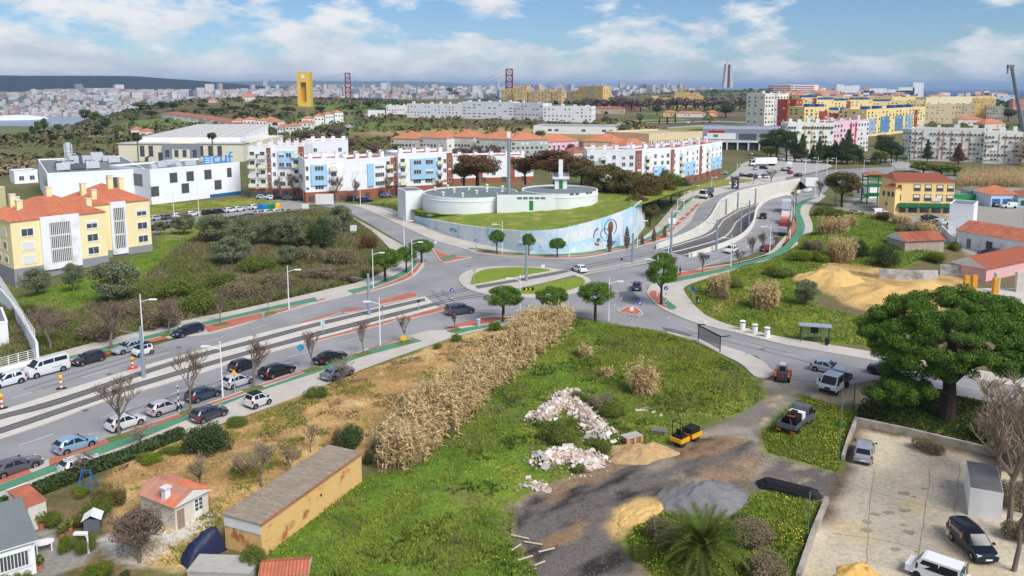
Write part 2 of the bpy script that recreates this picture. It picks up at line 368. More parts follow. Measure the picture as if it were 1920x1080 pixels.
_tr=PX([(1232,467),(1290,443),(1318,427),(1334,412),(1344,395),(1351,383),(1364,373),(1390,362),(1440,350),(1500,339),(1520,357),(1470,366),(1439,375),(1422,388),(1416,400),(1412,418),(1401,435),(1382,450),(1347,465),(1293,482)])
gZ=np.where(sdf(_tr,gX,gY)>-1.3,gZ-8,gZ) # the cutting of the sunken tram line
ground=link('ground',bigmesh('ground',np.stack([gX,gY,gZ],1),gF,GROUND,True,zone_colour(gX,gY)));tag(ground,kind='structure')
def ghash(x,y):return gz(x,y)
WATER=mat('river_water',S(96,120,138),0.25,0.08,0.01,0.1,0.002,spec=0.5)
SEAM=mat('sea_water',S(14,50,104),0.8,0.1,0.004,spec=0.03)
mb=MB();mb.face([(-60000,300,SEA),(700,300,SEA),(700,70000,SEA),(-60000,70000,SEA)]);tag(part('river',mb,WATER),kind='structure')
mb=MB();mb.face([(700,300,SEA),(70000,300,SEA),(70000,70000,SEA),(700,70000,SEA)]);tag(part('sea',mb,SEAM),kind='structure')
def hill_sheet(name,xs,ys,fn,m):
 X,Y,Fc=grid(xs,ys);Z=fn(X,Y);return tag(link(name,bigmesh(name,np.stack([X,Y,Z],1),Fc,m,True)),kind='structure')
FARLAND=mat('far_land',S(86,98,84),0.95,0.25,0.01,0.2,0.003)
FOREST=mat('far_forest',S(26,40,42),0.95,0.3,0.02,0.2,0.004)
def h_bank(X,Y):
 yc=2550+0.28*(X+1800)*(X>-1800)
 z=SEA-4+70*sm(0,1500,Y-yc)*sm(2600,1400,X)+24*(fbm(X,Y,700,3)-0.4)*sm(200,900,Y-yc)
 return np.where(Y<yc,SEA-5,z)
hill_sheet('far_bank',np.linspace(-7000,3200,110),np.linspace(2300,9000,80),h_bank,FARLAND)
def h_mons(X,Y):
 r=gb(X,Y,-3300,5300,1750,900);return-45+150*np.clip(r*1.25,0,1)**0.75+22*(fbm(X,Y,420,5)-0.5)*r
hill_sheet('forest_hill',np.linspace(-7000,-500,90),np.linspace(3900,7000,50),h_mons,FOREST)
hill_sheet('distant_ridge',np.linspace(-14000,900,60),np.linspace(12500,16000,14),lambda X,Y:-60+185*gb(X*0,Y,0,14000,1,1100)*(0.75+0.4*fbm(X,Y,2600,8))*sm(900,-1500,X),FARLAND)
 # roads and pavements
def spl(pts,k=5): # smooth line through points (2-D)
 pts=[Vector((p[0],p[1])) for p in pts];out=[]
 for i in range(len(pts)-1):
  p0,p1,p2,p3=pts[max(i-1,0)],pts[i],pts[i+1],pts[min(i+2,len(pts)-1)]
  for j in range(k):
   t=j/k;out.append(0.5*(2*p1+(p2-p0)*t+(2*p0-5*p1+4*p2-p3)*t*t+(3*p1-p0-3*p2+p3)*t**3))
 return [tuple(p) for p in out]+[tuple(pts[-1])]
def wl(px,z=0.0,k=5):return spl([P(x,y,z)[:2] for x,y in px],k)
def off(line,d): # a line moved sideways (left of its direction when d > 0)
 out=[];n=len(line)
 for i,p in enumerate(line):
  a,b=Vector(line[max(i-1,0)]),Vector(line[min(i+1,n-1)]);t=(b-a)
  t=t.normalized() if t.length>1e-9 else Vector((1,0));out.append((p[0]-t.y*d,p[1]+t.x*d))
 return out
def slab(name,poly,z,m,side=None,base=-0.05):
 mb=MB();mb.prism(list(poly),base,z,0,mside=1 if side else None)
 return tag(part(name,mb,[m,side] if side else m),kind='structure')
def flat(name,poly,z,m):
 mb=MB();mb.face([(p[0],p[1],z) for p in poly]);o=part(name,mb,m);me=o.data
 if me.polygons[0].normal.z<0:me.flip_normals()
 return tag(o,kind='structure')
def strip(name,a,b,z,m):return flat(name,list(a)+list(b)[::-1],z,m)
def band(name,line,wd,z,m,za=None):
 a,b=off(line,wd/2),off(line,-wd/2);mb=MB()
 for i in range(len(line)-1):
  mb.face([(*b[i],z),(*b[i+1],z),(*a[i+1],z),(*a[i],z)])
 return tag(part(name,mb,m),kind='structure')
def kerb(line,z=0.13,wd=0.22,name='kerb'):
 a,b=off(line,wd/2),off(line,-wd/2);mb=MB()
 for i in range(len(line)-1):
  mb.face([(*b[i],z),(*b[i+1],z),(*a[i+1],z),(*a[i],z)])
  mb.face([(*b[i],-.05),(*b[i+1],-.05),(*b[i+1],z),(*b[i],z)]);mb.face([(*a[i+1],-.05),(*a[i],-.05),(*a[i],z),(*a[i+1],z)])
 return tag(part(name,mb,KERB),kind='structure')
def dashes(line,ln,gap,wd,z,m=None,name='road_marking'):
 mb=MB();L=[Vector(p) for p in line];d=[0]
 for i in range(len(L)-1):d.append(d[-1]+(L[i+1]-L[i]).length)
 def at(s):
  for i in range(len(L)-1):
   if s<=d[i+1]:return L[i].lerp(L[i+1],(s-d[i])/max(d[i+1]-d[i],1e-6)),(L[i+1]-L[i]).normalized()
  return L[-1],(L[-1]-L[-2]).normalized()
 s=0
 while s<d[-1]-ln*0.5:
  (p,t),(q,u)=at(s),at(min(s+ln,d[-1]));n=Vector((-t.y,t.x))*wd/2;k=Vector((-u.y,u.x))*wd/2
  mb.face([(*(p-n),z),(*(q-k),z),(*(q+k),z),(*(p+n),z)]);s+=ln+gap
 return tag(part(name,mb,m or MARK),kind='structure')
ZR,ZM,ZPV,ZT1=0.03,0.05,0.14,0.155
L_grassN=wl([(-140,752),(0,694),(75,671),(300,612),(460,579),(600,547),(690,524),(740,494),(733,470),(700,437),(667,415),(640,400)])
L_parkN=wl([(-140,773),(0,733),(143,695),(300,652),(390,627),(450,610),(500,594),(583,571),(650,555)])
L_kerbNW=wl([(650,555),(692,547),(730,537),(767,523),(788,508),(795,494),(788,484),(760,464),(730,447),(697,428),(667,411),(645,398)])
L_laneN=wl([(-140,790),(5,752),(180,701),(350,652),(540,599),(690,563)])
L_tramNo=wl([(-140,812),(0,772),(107,738),(238,697),(320,673),(393,653),(463,633),(547,612),(620,597),(700,579),(797,557)])
T1a=wl([(-140,820),(0,780),(113,748),(320,681),(467,640),(620,600),(797,560)])
T1b=wl([(-140,829),(0,789),(117,758),(320,687),(467,648),(620,607),(797,566)])
T2a=wl([(-140,847),(0,806),(188,743),(320,701),(453,663),(620,617),(822,567)])
T2b=wl([(-140,857),(0,815),(190,750),(320,710),(450,671),(620,626),(822,573)])
L_tramSo=wl([(-140,864),(0,824),(107,788),(193,755),(320,718),(450,678),(567,645),(640,625),(822,578)])
L_laneS=wl([(-140,900),(33,837),(138,802),(267,758),(320,740),(517,677),(583,660),(690,628)])
L_parkS=wl([(-100,905),(60,853),(177,814),(320,772),(430,737),(520,706),(640,668),(700,647)])
L_redS=wl([(-100,930),(0,897),(52,879),(207,822),(320,783),(430,744),(520,712),(640,674),(700,652),(760,634)])
L_grnSt=wl([(-100,945),(0,912),(215,828),(320,790),(443,747),(580,698),(692,657),(775,635)])
L_grnSb=wl([(-100,960),(0,925),(120,880),(232,838),(357,787),(480,738),(605,697),(692,667),(792,641)])
L_paveS=wl([(-100,985),(0,948),(120,902),(235,857),(337,818),(440,786),(567,740),(680,692),(842,635),(912,617),(975,605)])
rb=[P(797,620)[:2]]
asphalt_pts=[(-160,770),(0,725),(300,645),(583,565),(650,550),(767,518),(797,490),(760,460),(697,422),(667,405),(640,392),(560,380),(470,373),(540,366),(672,384),(720,405),(780,433),(817,449),(873,466),(960,475),(1060,478),(1120,475),(1180,462),(1257,440),(1273,425),(1290,405),(1313,378),(1340,364),(1390,350),(1473,336),(1560,318),(1700,312),(1700,325),(1560,345),(1545,362),(1500,380),(1488,410),(1470,440),(1440,465),(1380,488),(1260,512),(1213,540),(1223,563),(1242,579),(1338,614),(1463,644),(1650,678),(1930,728),(2050,750),(2050,800),(1930,768),(1640,712),(1590,722),(1500,715),(1450,704),(1420,668),(1350,655),(1250,625),(1180,614),(1100,606),(1000,600),(940,602),(850,624),(760,640),(700,655),(520,718),(320,790),(52,885),(-110,938)]
from mathutils.geometry import tessellate_polygon
_n=wl([(1232,467),(1290,443),(1318,427),(1334,412),(1344,395),(1351,383),(1364,373),(1390,362),(1440,350),(1500,339)]);_s=wl([(1293,482),(1347,465),(1382,450),(1401,435),(1412,418),(1416,400),(1422,388),(1439,375),(1470,366),(1520,357)])
_o=[Vector((*P(*p)[:2],ZR-.012)) for p in asphalt_pts];_h=[Vector((*p,ZR-.012)) for p in _n+_s[::-1]]
_t=tessellate_polygon([_o,_h]);_a=_o+_h;mb=MB();mb.v=[tuple(v) for v in _a]
mb.f=[t if (_a[t[1]]-_a[t[0]]).cross(_a[t[2]]-_a[t[0]]).z>0 else t[::-1] for t in map(tuple,_t)];mb.m=[0]*len(mb.f)
road=tag(part('road',mb,ASPH),kind='structure')
north=L_grassN[:];edge=wl([(-140,766),(0,725),(60,706),(125,684),(190,666),(275,643),(330,632),(385,627),(450,610),(500,594),(583,571),(650,555)])+L_kerbNW[1:]
slab('pavement',north+edge[::-1],ZPV,PAVE,KERB);kerb(edge,ZPV+0.012)
strip('green_lane',wl([(-100,735),(27,698),(123,672),(300,625),(375,607),(492,580),(590,559)]),wl([(-90,741),(33,704),(123,678),(300,632),(378,613),(467,592),(596,566)]),ZT1,GRNP)
strip('green_lane',wl([(650,546),(693,536),(730,522),(760,506),(777,490)]),wl([(662,552),(695,542),(732,529),(765,513),(784,494)]),ZT1,GRNP)
for a,b in (([(35,705),(47,701)],[(38,713),(50,709)]),([(124,680),(137,676)],[(128,686),(142,682)]),([(192,662),(205,658)],[(196,668),(212,664)]),([(272,641),(305,632)],[(276,646),(316,636)]),
             ([(381,613),(467,593),(566,573)],[(391,625),(470,604),(580,570)]),([(596,564),(606,561)],[(590,568),(612,562)]),([(664,552),(698,543),(734,530),(768,513),(786,495)],[(660,554),(698,545),(734,534),(771,519),(792,495)])):
 strip('red_paving',wl(a,k=3),wl(b,k=3),ZT1,REDP)
slab('tram_reservation',L_tramNo+L_tramSo[::-1],ZPV,PAVEW,KERB)
for a,b in ((T1a,T1b),(T2a,T2b)):
 strip('tram_track',a,b,ZPV+0.01,TRACK)
 mid=[((p[0]+q[0])/2,(p[1]+q[1])/2) for p,q in zip(a,b)]
 for d in (-0.72,0.72):band('rail',off(mid,d),0.16,ZPV+0.022,RAIL)
for pts in ([(547,611),(620,590),(640,585),(620,594),(560,609)],[(642,583),(674,577),(668,584),(645,587)],[(708,568),(768,550),(782,556),(770,560),(712,572)],[(567,645),(600,636),(735,600),(738,603),(700,614),(600,639)],[(745,600),(838,574),(842,580),(770,598),(750,603)]):
 slab('red_paving',wl(pts+pts[:1],k=2),ZPV+0.005,REDP,KERB)
slab('pavement',L_redS+wl([(760,634),(800,622),(850,618),(910,594),(960,594),(1010,596)])[1:]+wl([(1010,604),(975,606),(912,617)])[:-1]+[q for q in L_paveS[::-1] if q[0]<P(912,617).x],ZPV,PAVE,KERB)
strip('green_lane',L_grnSt,L_grnSb[:len(L_grnSt)]+[L_grnSb[-1]],ZT1,GRNP)
strip('green_lane',wl([(847,622),(880,615),(910,611),(943,603),(985,597)]),wl([(855,628),(885,621),(912,616),(945,608),(985,602)]),ZT1,GRNP)
for a,b in (([(-60,927),(0,909)],[(-56,915),(0,898)]),([(0,911),(60,889)],[(0,898),(52,880)]),([(93,877),(215,828)],[(92,863),(207,822)]),([(236,820),(352,779)],[(236,813),(345,775)]),([(372,771),(470,735)],[(380,763),(462,734)]),([(492,726),(582,697)],[(488,724),(572,695)]),([(596,691),(672,664)],[(590,690),(668,663)]),([(692,657),(758,637),(775,635)],[(690,655),(750,636),(772,633)]),([(833,617),(880,612),(910,609),(943,600),(985,596)],[(838,615),(880,603),(910,597),(943,596),(985,595)])):
 strip('red_paving',wl(a,k=3),wl(b,k=3),ZT1,REDP)
kerb(L_redS,ZPV+0.012)
for l in (L_laneN,L_laneS):dashes(l,3.5,5,0.14,ZM)
dashes(L_parkN,200,1,0.12,ZM);dashes(L_parkS,200,1,0.12,ZM)
for a,b in (((312,633),(327,644)),((92,706),(108,714)),((200,675),(214,682)),((180,819),(190,826)),((270,790),(280,796)),((345,764),(356,771)),((80,852),(94,862)),((455,725),(464,732)),((625,562),(665,577)),((668,556),(720,565)),((736,601),(750,608)),((716,613),(755,632)),((777,598),(826,619)),((690,558),(722,563))):
 dashes([P(*a)[:2],P(*b)[:2]],99,1,0.16 if a[0]<600 else 0.34,ZM)
isl=wl([(861,527),(866,516),(885,507),(930,501),(980,501),(1030,504),(1070,510),(1098,520),(1106,529),(1098,540),(1070,551),(1030,557),(985,558),(940,556),(905,551),(875,541),(861,527)])
slab('roundabout_island',isl,ZPV,PAVE,KERB);kerb(isl,ZPV+0.012)
LAWN=mat('g_lawn',S(126,144,48),0.95,0.14,2.5,0.12,0.3,bump=0.5,bscale=10)
slab('lawn',wl([(884,527),(890,515),(915,506),(960,503),(1000,504),(1033,509),(990,517),(940,526),(888,535),(884,527)]),ZPV+0.09,LAWN,KERB)
slab('lawn',wl([(970,545),(1010,536),(1050,527),(1085,521),(1096,528),(1093,536),(1068,546),(1030,552),(985,553),(970,545)]),ZPV+0.09,LAWN,KERB)
for a,b in (([(890,537),(960,526),(1035,512),(1062,506)],[(896,543),(962,531),(1040,517),(1070,510)]),([(945,549),(977,541),(1030,529),(1077,517)],[(962,553),(985,547),(1035,534),(1085,521)])):
 strip('tram_track',wl(a),wl(b),ZPV+0.01,TRACK)
for ln in ([(797,562),(850,550),(892,541)],[(797,558),(850,546),(892,537)],[(822,570),(880,559),(945,551)],[(822,566),(880,555),(940,547)],[(1065,509),(1120,498),(1175,486),(1227,477)],[(1062,505),(1120,493),(1175,482),(1227,473)],[(1080,520),(1140,508),(1190,499),(1250,487)],[(1075,516),(1140,504),(1190,494),(1245,482)]):
 band('rail',wl(ln),0.2,ZM,RAIL)
strip('tram_crossing',wl([(1085,508),(1140,500),(1213,484)]),wl([(1098,516),(1145,508),(1213,494)]),ZR+0.005,mat('g_crossing_slab',S(178,172,166),0.9,0.12,3))
def island(px,m=REDP,inset=True,k=3):
 l=wl(px+px[:1],k=k);slab('traffic_island',l,ZPV,m,KERB);kerb(l,ZPV+0.012,0.26)
island([(810,466),(843,479),(862,482),(883,483),(862,487),(832,493),(820,482)])
flat('green_lane',[P(*p)[:2] for p in ((826,485),(850,478),(858,481),(832,490))],ZT1+0.005,GRNP)
island([(1158,585),(1180,575),(1196,580),(1203,591),(1170,588)])
dashes([P(1138,586)[:2],P(1190,571)[:2]],99,1,0.25,ZM);dashes([P(1138,586)[:2],P(1206,594)[:2]],99,1,0.25,ZM)
for i in range(5):
 a=P(1150+i*14+52,610-i*4);dashes([P(1196+i*9,606-i*3.4)[:2],P(1228+i*10,612-i*3.6)[:2]],99,1,0.42,ZM)
for i in range(4):dashes([P(838+i*9,470-i*1.5)[:2],P(855+i*9,475-i*1.8)[:2]],99,1,0.4,ZM)
dashes(wl([(1274,611),(1320,624),(1390,641),(1480,664),(1560,680),(1700,706),(1900,742)]),5,4,0.16,ZM)
dashes(wl([(752,440),(775,452),(800,463)]),99,1,0.14,ZM);dashes(wl([(704,417),(722,410)]),99,1,0.25,ZM)
dashes(wl([(900,492),(950,488),(1010,488),(1060,491)]),2.5,4,0.13,ZM);dashes(wl([(1125,530),(1160,548),(1166,560),(1150,575)]),2.5,3,0.13,ZM)
dashes(wl([(800,560),(830,590),(880,585),(930,575),(1000,580)]),2.5,3,0.13,ZM)
L_wall=wl([(673,384),(715,390),(743,402),(815,432),(870,450),(960,470),(1010,475),(1060,475),(1110,470),(1167,462),(1185,457)])
L_kN=wl([(650,384),(672,388),(720,408),(780,436),(817,452),(873,468),(888,474),(930,479),(980,483),(1040,485),(1085,484),(1120,480),(1175,467),(1210,459),(1257,446),(1268,432),(1279,418),(1292,400),(1310,380),(1340,367),(1390,352),(1473,338)])
L_pN=[tuple(p) for p in L_wall]+wl([(1200,450),(1225,430),(1240,413),(1255,395),(1272,374),(1290,363),(1310,357),(1340,353),(1390,344),(1473,330)])
slab('pavement',L_pN+L_kN[::-1],ZPV,PAVE,KERB);kerb(L_kN,ZPV+0.012)
strip('green_lane',wl([(876,466),(892,466),(920,470),(980,477),(1040,478),(1100,474),(1150,464),(1200,452),(1238,433),(1256,414),(1268,397),(1281,381),(1295,371),(1308,366)]),wl([(882,469),(893,469),(920,474),(980,480),(1040,481),(1100,478),(1150,468),(1203,456),(1244,437),(1261,417),(1273,399),(1286,383),(1299,373),(1312,369)]),ZT1,GRNP)
strip('red_paving',wl([(897,470),(930,475),(980,481),(1040,482),(1100,479),(1150,469),(1203,457),(1245,438)]),wl([(890,473),(930,478),(980,482.6),(1040,484.4),(1100,482),(1150,472),(1205,460),(1256,444)]),ZT1,REDP)
for y0,y1 in ((436,428),(424,417),(414,408),(405,399),(396,391),(388,384)):
 x0=1246+(436-y0)*1.1;x1=1246+(436-y1)*1.1
 strip('red_paving',wl([(x0+2,y0),(x1+2,y1)]),wl([(x0+12-(436-y0)*0.06,y0),(x1+12-(436-y1)*.06,y1)]),ZT1,REDP)
flat('parking_bay',wl([(1262,440),(1275,432),(1294,416),(1305,396),(1316,382),(1340,370),(1315,378),(1297,396),(1283,415),(1270,431),(1262,440)]),ZR+.004,PAVE)
L_kS=wl([(1213,550),(1223,563),(1242,579),(1287,600),(1338,615),(1377,624),(1463,645),(1500,652),(1650,679),(1930,730),(2050,752)])
L_kS0=wl([(1213,550),(1222,535),(1245,520),(1273,511),(1337,501),(1390,492),(1440,476),(1462,455),(1478,436),(1482,420),(1484,400),(1490,385),(1510,373),(1540,364)])
L_pS=wl([(1548,368),(1535,378),(1521,388),(1517,402),(1523,420),(1523,434),(1508,452),(1480,468),(1437,488),(1400,497),(1348,515),(1310,527),(1287,536),(1282,545),(1295,565),(1325,593),(1380,614),(1450,630),(1502,639),(1600,655),(1930,712),(2060,735)])
slab('pavement',L_kS0[::-1]+L_kS[1:]+L_pS[::-1],ZPV,PAVE,KERB);kerb(L_kS0[::-1]+L_kS[1:],ZPV+0.012)
L_g=wl([(1233,532),(1273,525),(1350,508),(1393,496),(1433,485),(1462,474),(1478,460),(1494,442),(1501,427),(1498,413),(1493,398),(1497,386),(1510,377),(1527,371)])
band('green_lane',L_g,2.2,ZT1,GRNP)
flat('green_lane',wl([(1238,553),(1243,558),(1252,565),(1262,572),(1268,578),(1262,582),(1252,580),(1246,570),(1238,553)]),ZT1,GRNP)
flat('red_paving',wl([(1216,552),(1224,546),(1237,552),(1245,570),(1250,578),(1242,576),(1226,564),(1216,552)]),ZT1,REDP)
strip('red_paving',wl([(1240,524),(1273,512.5),(1337,502.5),(1390,493),(1440,478)]),wl([(1240,527),(1273,521),(1345,504.5),(1390,494.5),(1436,482)]),ZT1,REDP)
strip('red_paving',wl([(1465,462),(1480,437),(1484,420),(1486,400)]),wl([(1469,463),(1488,439),(1493,424),(1490,402)]),ZT1,REDP)
dashes(wl([(1262,524),(1330,505),(1390,490),(1432,472),(1450,452),(1460,440)]),99,1,0.16,ZM)
dashes(wl([(1240,505),(1340,482),(1400,464),(1432,440),(1440,415),(1448,395),(1470,375),(1530,355)]),3,5,0.14,ZM)
dashes(wl([(1250,455),(1300,430),(1325,405),(1340,385),(1370,366),(1440,347)]),3,5,0.14,ZM)
slab('pavement',wl([(1250,622.5),(1308,637),(1350,648),(1397,663),(1427,677),(1443,691),(1450,703),(1440,709),(1420,708),(1410,703),(1388,683),(1350,664),(1310,645),(1250,625)]),ZPV,PAVE,KERB)
flat('road_patch',[P(*p)[:2] for p in ((1240,613),(1262,617),(1300,628),(1290,632),(1250,624))],ZR+0.004,ASPH2)
flat('road_patch',[P(*p)[:2] for p in ((1160,548),(1185,545),(1200,560),(1190,572),(1165,565))],ZR+0.002,ASPH2)
TW=mat('trench_wall',S(226,222,212),0.9,0.06,0.6,0.08,0.15)
n_top=wl([(1232,467),(1290,443),(1318,427),(1334,412),(1344,395),(1351,383),(1364,373),(1390,362),(1440,350),(1500,339)])
s_top=wl([(1293,482),(1347,465),(1382,450),(1401,435),(1412,418),(1416,400),(1422,388),(1439,375),(1470,366),(1520,357)])
def depth(i,n):return-5.2*min(1,i/(n*0.62))
flatz=[]
mbt=MB();mbw=MB();mbs=MB();nN=len(n_top)
s_rs=s_top
for i in range(nN-1):
 z0,z1=depth(i,nN),depth(i+1,nN);a,b,c,d=n_top[i],n_top[i+1],s_top[i+1],s_top[i]
 mbt.face([(*d,z0),(*c,z1),(*b,z1),(*a,z0)])
 mbw.face([(*a,z0),(*b,z1),(*b,0.95),(*a,0.95)]);mbs.face([(*c,z1),(*d,z0),(*d,0.95),(*c,0.95)])
an,bn=off(n_top,0.5),off(s_top,-0.5)
for i in range(nN-1):
 for q,r,mm in ((n_top,an,mbw),(bn,s_top,mbs)):
  mm.face([(*q[i],0.95),(*q[i+1],0.95),(*r[i+1],0.95),(*r[i],0.95)])
 mbw.face([(*an[i+1],0),(*an[i],0),(*an[i],0.95),(*an[i+1],0.95)]);mbs.face([(*bn[i],0),(*bn[i+1],0),(*bn[i+1],0.95),(*bn[i],0.95)])
mbs.box(-0.25,-0.25,0,0.25,0.25,0.95,c=s_top[0]);mbw.box(-.25,-.25,0,.25,.25,.95,c=n_top[0])
tag(part('tram_trench',mbt,TRACK),kind='structure')
tw=thing('retaining_wall','white concrete retaining wall of the sunken tram trench below the upper carriageway','wall');part('wall',mbw,TW,tw)
tw=thing('retaining_wall','low white parapet wall between the sunken tram trench and the lower carriageway','wall');part('wall',mbs,TW,tw)
for f0,wd,m in ((0.13,0.5,TW),(0.28,0.2,RAIL),(0.36,0.2,RAIL),(0.47,0.9,KERB),(0.58,0.2,RAIL),(0.66,0.2,RAIL),(0.82,0.5,TW)):
 mb=MB();pts=[]
 for i in range(nN):
  a,b=Vector(n_top[i]),Vector(s_top[i]);q=a.lerp(b,f0);u=(b-a).normalized()*wd/2;pts.append((q-u,q+u,depth(i,nN)+0.14))
 for i in range(nN-1):mb.face([(*pts[i][1],pts[i][2]),(*pts[i+1][1],pts[i+1][2]),(*pts[i+1][0],pts[i+1][2]),(*pts[i][0],pts[i][2])])
 tag(part('rail' if m is RAIL else 'track_kerb',mb,m),kind='structure')
flat('parking_square',wl([(1345,346),(1380,320),(1400,303),(1450,297),(1510,300),(1562,312),(1473,334),(1390,349),(1345,346)],k=3),.008,mat('g_square',S(178,174,170),.9,.1,2,.12,.15))
flat('grass_slope',wl([(1283,372),(1290,358),(1330,341),(1380,335),(1412,338),(1390,346),(1340,352),(1310,358),(1290,372),(1283,372)],k=3),.022,mat('g_slope',S(138,136,66),.95,.2,1.5,.15,.2))
def far_band(name,px,wd,m,up=.35):
 q=spl([tuple(G(*p)[:2]) for p in px],8);a,b=off(q,wd/2),off(q,-wd/2);mb=MB()
 for i in range(len(q)-1):mb.face([(p[0],p[1],gz(*p)+up) for p in (b[i],b[i+1],a[i+1],a[i])])
 tag(part(name,mb,m),kind='structure')
FRD=mat('g_far_road',S(170,168,168),.9,.08,.3)
far_band('road',[(1195,268),(1212,258),(1232,248),(1275,240),(1330,236),(1400,236),(1480,240)],16,FRD);far_band('road',[(1105,238),(1140,236),(1200,231),(1300,229),(1400,230),(1480,234)],12,FRD);far_band('road',[(650,240),(668,228),(690,217),(712,209),(735,206)],9,FRD);far_band('road',[(1620,318),(1680,316),(1740,325),(1830,340)],9,ASPH,.05);far_band('road',[(1630,300),(1680,304),(1700,316)],9,FRD,.05)
far_band('road_lawn',[(1120,232.5),(1200,227.5),(1290,225)],26,mat('g_far_lawn',S(132,142,66),.95,.2,.3),.5);far_band('road_lawn',[(1250,246),(1300,241),(1350,238.5)],20,MATS['g_far_lawn'],.45);far_band('road_lawn',[(1345,237),(1400,233)],12,MATS['g_far_lawn'],.5)
far_band('embankment_lawn',[(1440,318),(1480,322)],3,MATS['g_slope'],.05)
CRK=mat('g_crack',S(152,142,124),.95,.2,2);rr=random.Random(8)
for pts in ([(1745,880),(1738,940),(1728,1010),(1716,1080)],[(1800,870),(1795,930),(1790,958),(1812,975)],[(1700,850),(1740,860)],[(1575,900),(1650,925),(1740,950),(1795,960)],[(1560,1000),(1640,1010),(1730,1030)],[(1640,880),(1630,960),(1625,1060)]):
 q=wl(pts,k=6);q=[(x+rr.uniform(-.06,.06),y+rr.uniform(-.06,.06)) for x,y in q];band('crack',q,.04,.016,CRK)
for i in range(14):
 c=P(rr.uniform(1600,1790),rr.uniform(880,1040));a0=rr.uniform(.1,.38);flat('oil_stain',[(c.x+a0*math.cos(k*.7)*rr.uniform(.6,1.3)*1.4,c.y+a0*math.sin(k*.7)*rr.uniform(.6,1.3)) for k in range(9)],.012+i*.0002,CRK)
for pts in ([(60,735),(200,690),(320,655)],[(250,780),(400,730),(560,680)],[(870,500),(930,491),(1010,489),(1080,498)],[(810,545),(850,580),(930,588)],[(1290,622),(1400,650),(1560,690)]):
 for d in (0,1.7):band('tyre_track',off(wl(pts),d),.5,ZR-.004+d*.0005,mat('g_tyre_track',S(132,131,132),.9,.14,5))
for px,py in ((335,652),(205,702),(700,603),(1060,610),(1430,655),(160,770),(420,700),(880,500)):
 c=P(px,py);flat('manhole_cover',[(c.x+.38*math.cos(k*.52),c.y+.38*math.sin(k*.52)) for k in range(12)],ZM,ASPH2)
 # building kit
WINC={}
FRAMEW=mat('white_frame',S(236,236,234),0.6,0.03,2);SHUT=mat('roller_shutter',S(226,226,222),0.7,0.05,3)
FRAMEG=mat('grey_frame',S(98,100,104),0.6,0.05,2)
def wmesh(wd,ht,surround=0.12,shut=0.0,fm=None,mull=1):
 k=(round(wd,2),round(ht,2),surround,shut,(fm or FRAMEW).name,mull)
 if k not in WINC:
  f=MB();s=surround;W,H=wd/2,ht
  f.box(-W-s,-0.09,-s,W+s,0.03,0);f.box(-W-s,-0.07,H,W+s,0.03,H+s)
  f.box(-W-s,-0.07,0,-W,0.03,H);f.box(W,-0.07,0,W+s,0.03,H)
  for i in range(mull):x=-W+2*W*(i+1)/(mull+1);f.box(x-.035,-0.05,0,x+.035,0.02,H)
  g=MB();g.box(-W,-0.035,0,W,0.03,H*(1-shut))
  sh=None
  if shut:sh=MB();sh.box(-W,-0.06,H*(1-shut),W,0.03,H);sh=sh.mesh('shutter',SHUT)
  WINC[k]=(f.mesh('window_frame',fm or FRAMEW),g.mesh('pane',GLASS),sh)
 return WINC[k]
def face_xf(face,L,D,u): # local position and turn on a face of a block
 return {'f':((u,0),0),'r':((L,u),PI/2),'b':((L-u,D),PI),'l':((0,D-u),-PI/2)}[face]
def window(root,face,L,D,u,z,wd,ht,shut=0.0,surround=0.12,fm=None,mull=1,name='window'):
 (x,y),rz=face_xf(face,L,D,u);f,g,s=wmesh(wd,ht,surround,shut,fm,mull)
 o=link(name,f,root,(x,y,z),rz);link('pane',g,o)
 if s:link('shutter',s,o)
 return o
def panel(mb,face,L,D,u0,u1,z0,z1,t=0.06,m=0,inn=0.02):
 (x,y),rz=face_xf(face,L,D,(u0+u1)/2);mb.box(-(u1-u0)/2,-t,z0,(u1-u0)/2,inn,z1,m,rz,(x,y))
def tile_slope(mb,p0,p1,p2,p3,pitch=0.3,hgt=0.07,m=0):
 """ribs of barrel tiles on a roof slope: p0-p1 is the eave, p3-p2 the ridge (may be one point)"""
 p0,p1,p2,p3=map(Vector,(p0,p1,p2,p3));e=p1-p0;L=e.length;e.normalize()
 n=e.cross(p3-p0 if (p3-p0).length>0.01 else p2-p0).normalized();n=n if n.z>0 else-n
 up=n.cross(e).normalized();up=up if up.z>0 else-up
 H=(p3-p0).dot(up);a3=(p3-p0).dot(e);a2=(p2-p0).dot(e)
 k=max(1,int(L/pitch))
 for i in range(k):
  x=(i+0.5)*L/k;hh=H
  if a3>1e-3 and x<a3:hh=H*x/a3
  elif a2<L-1e-3 and x>a2:hh=H*(L-x)/(L-a2)
  if hh<0.3:continue
  w2=pitch*0.36;steps=1
  A=p0+e*x;B=A+up*hh;o=n*hgt
  mb.face([A-e*w2,A+o*1.0,B+o,B-e*w2],m);mb.face([A+o,A+e*w2,B+e*w2,B+o],m)
def slope_faces(mb,quads,m=0,thick=0.12):
 for q in quads:mb.face(q,m)
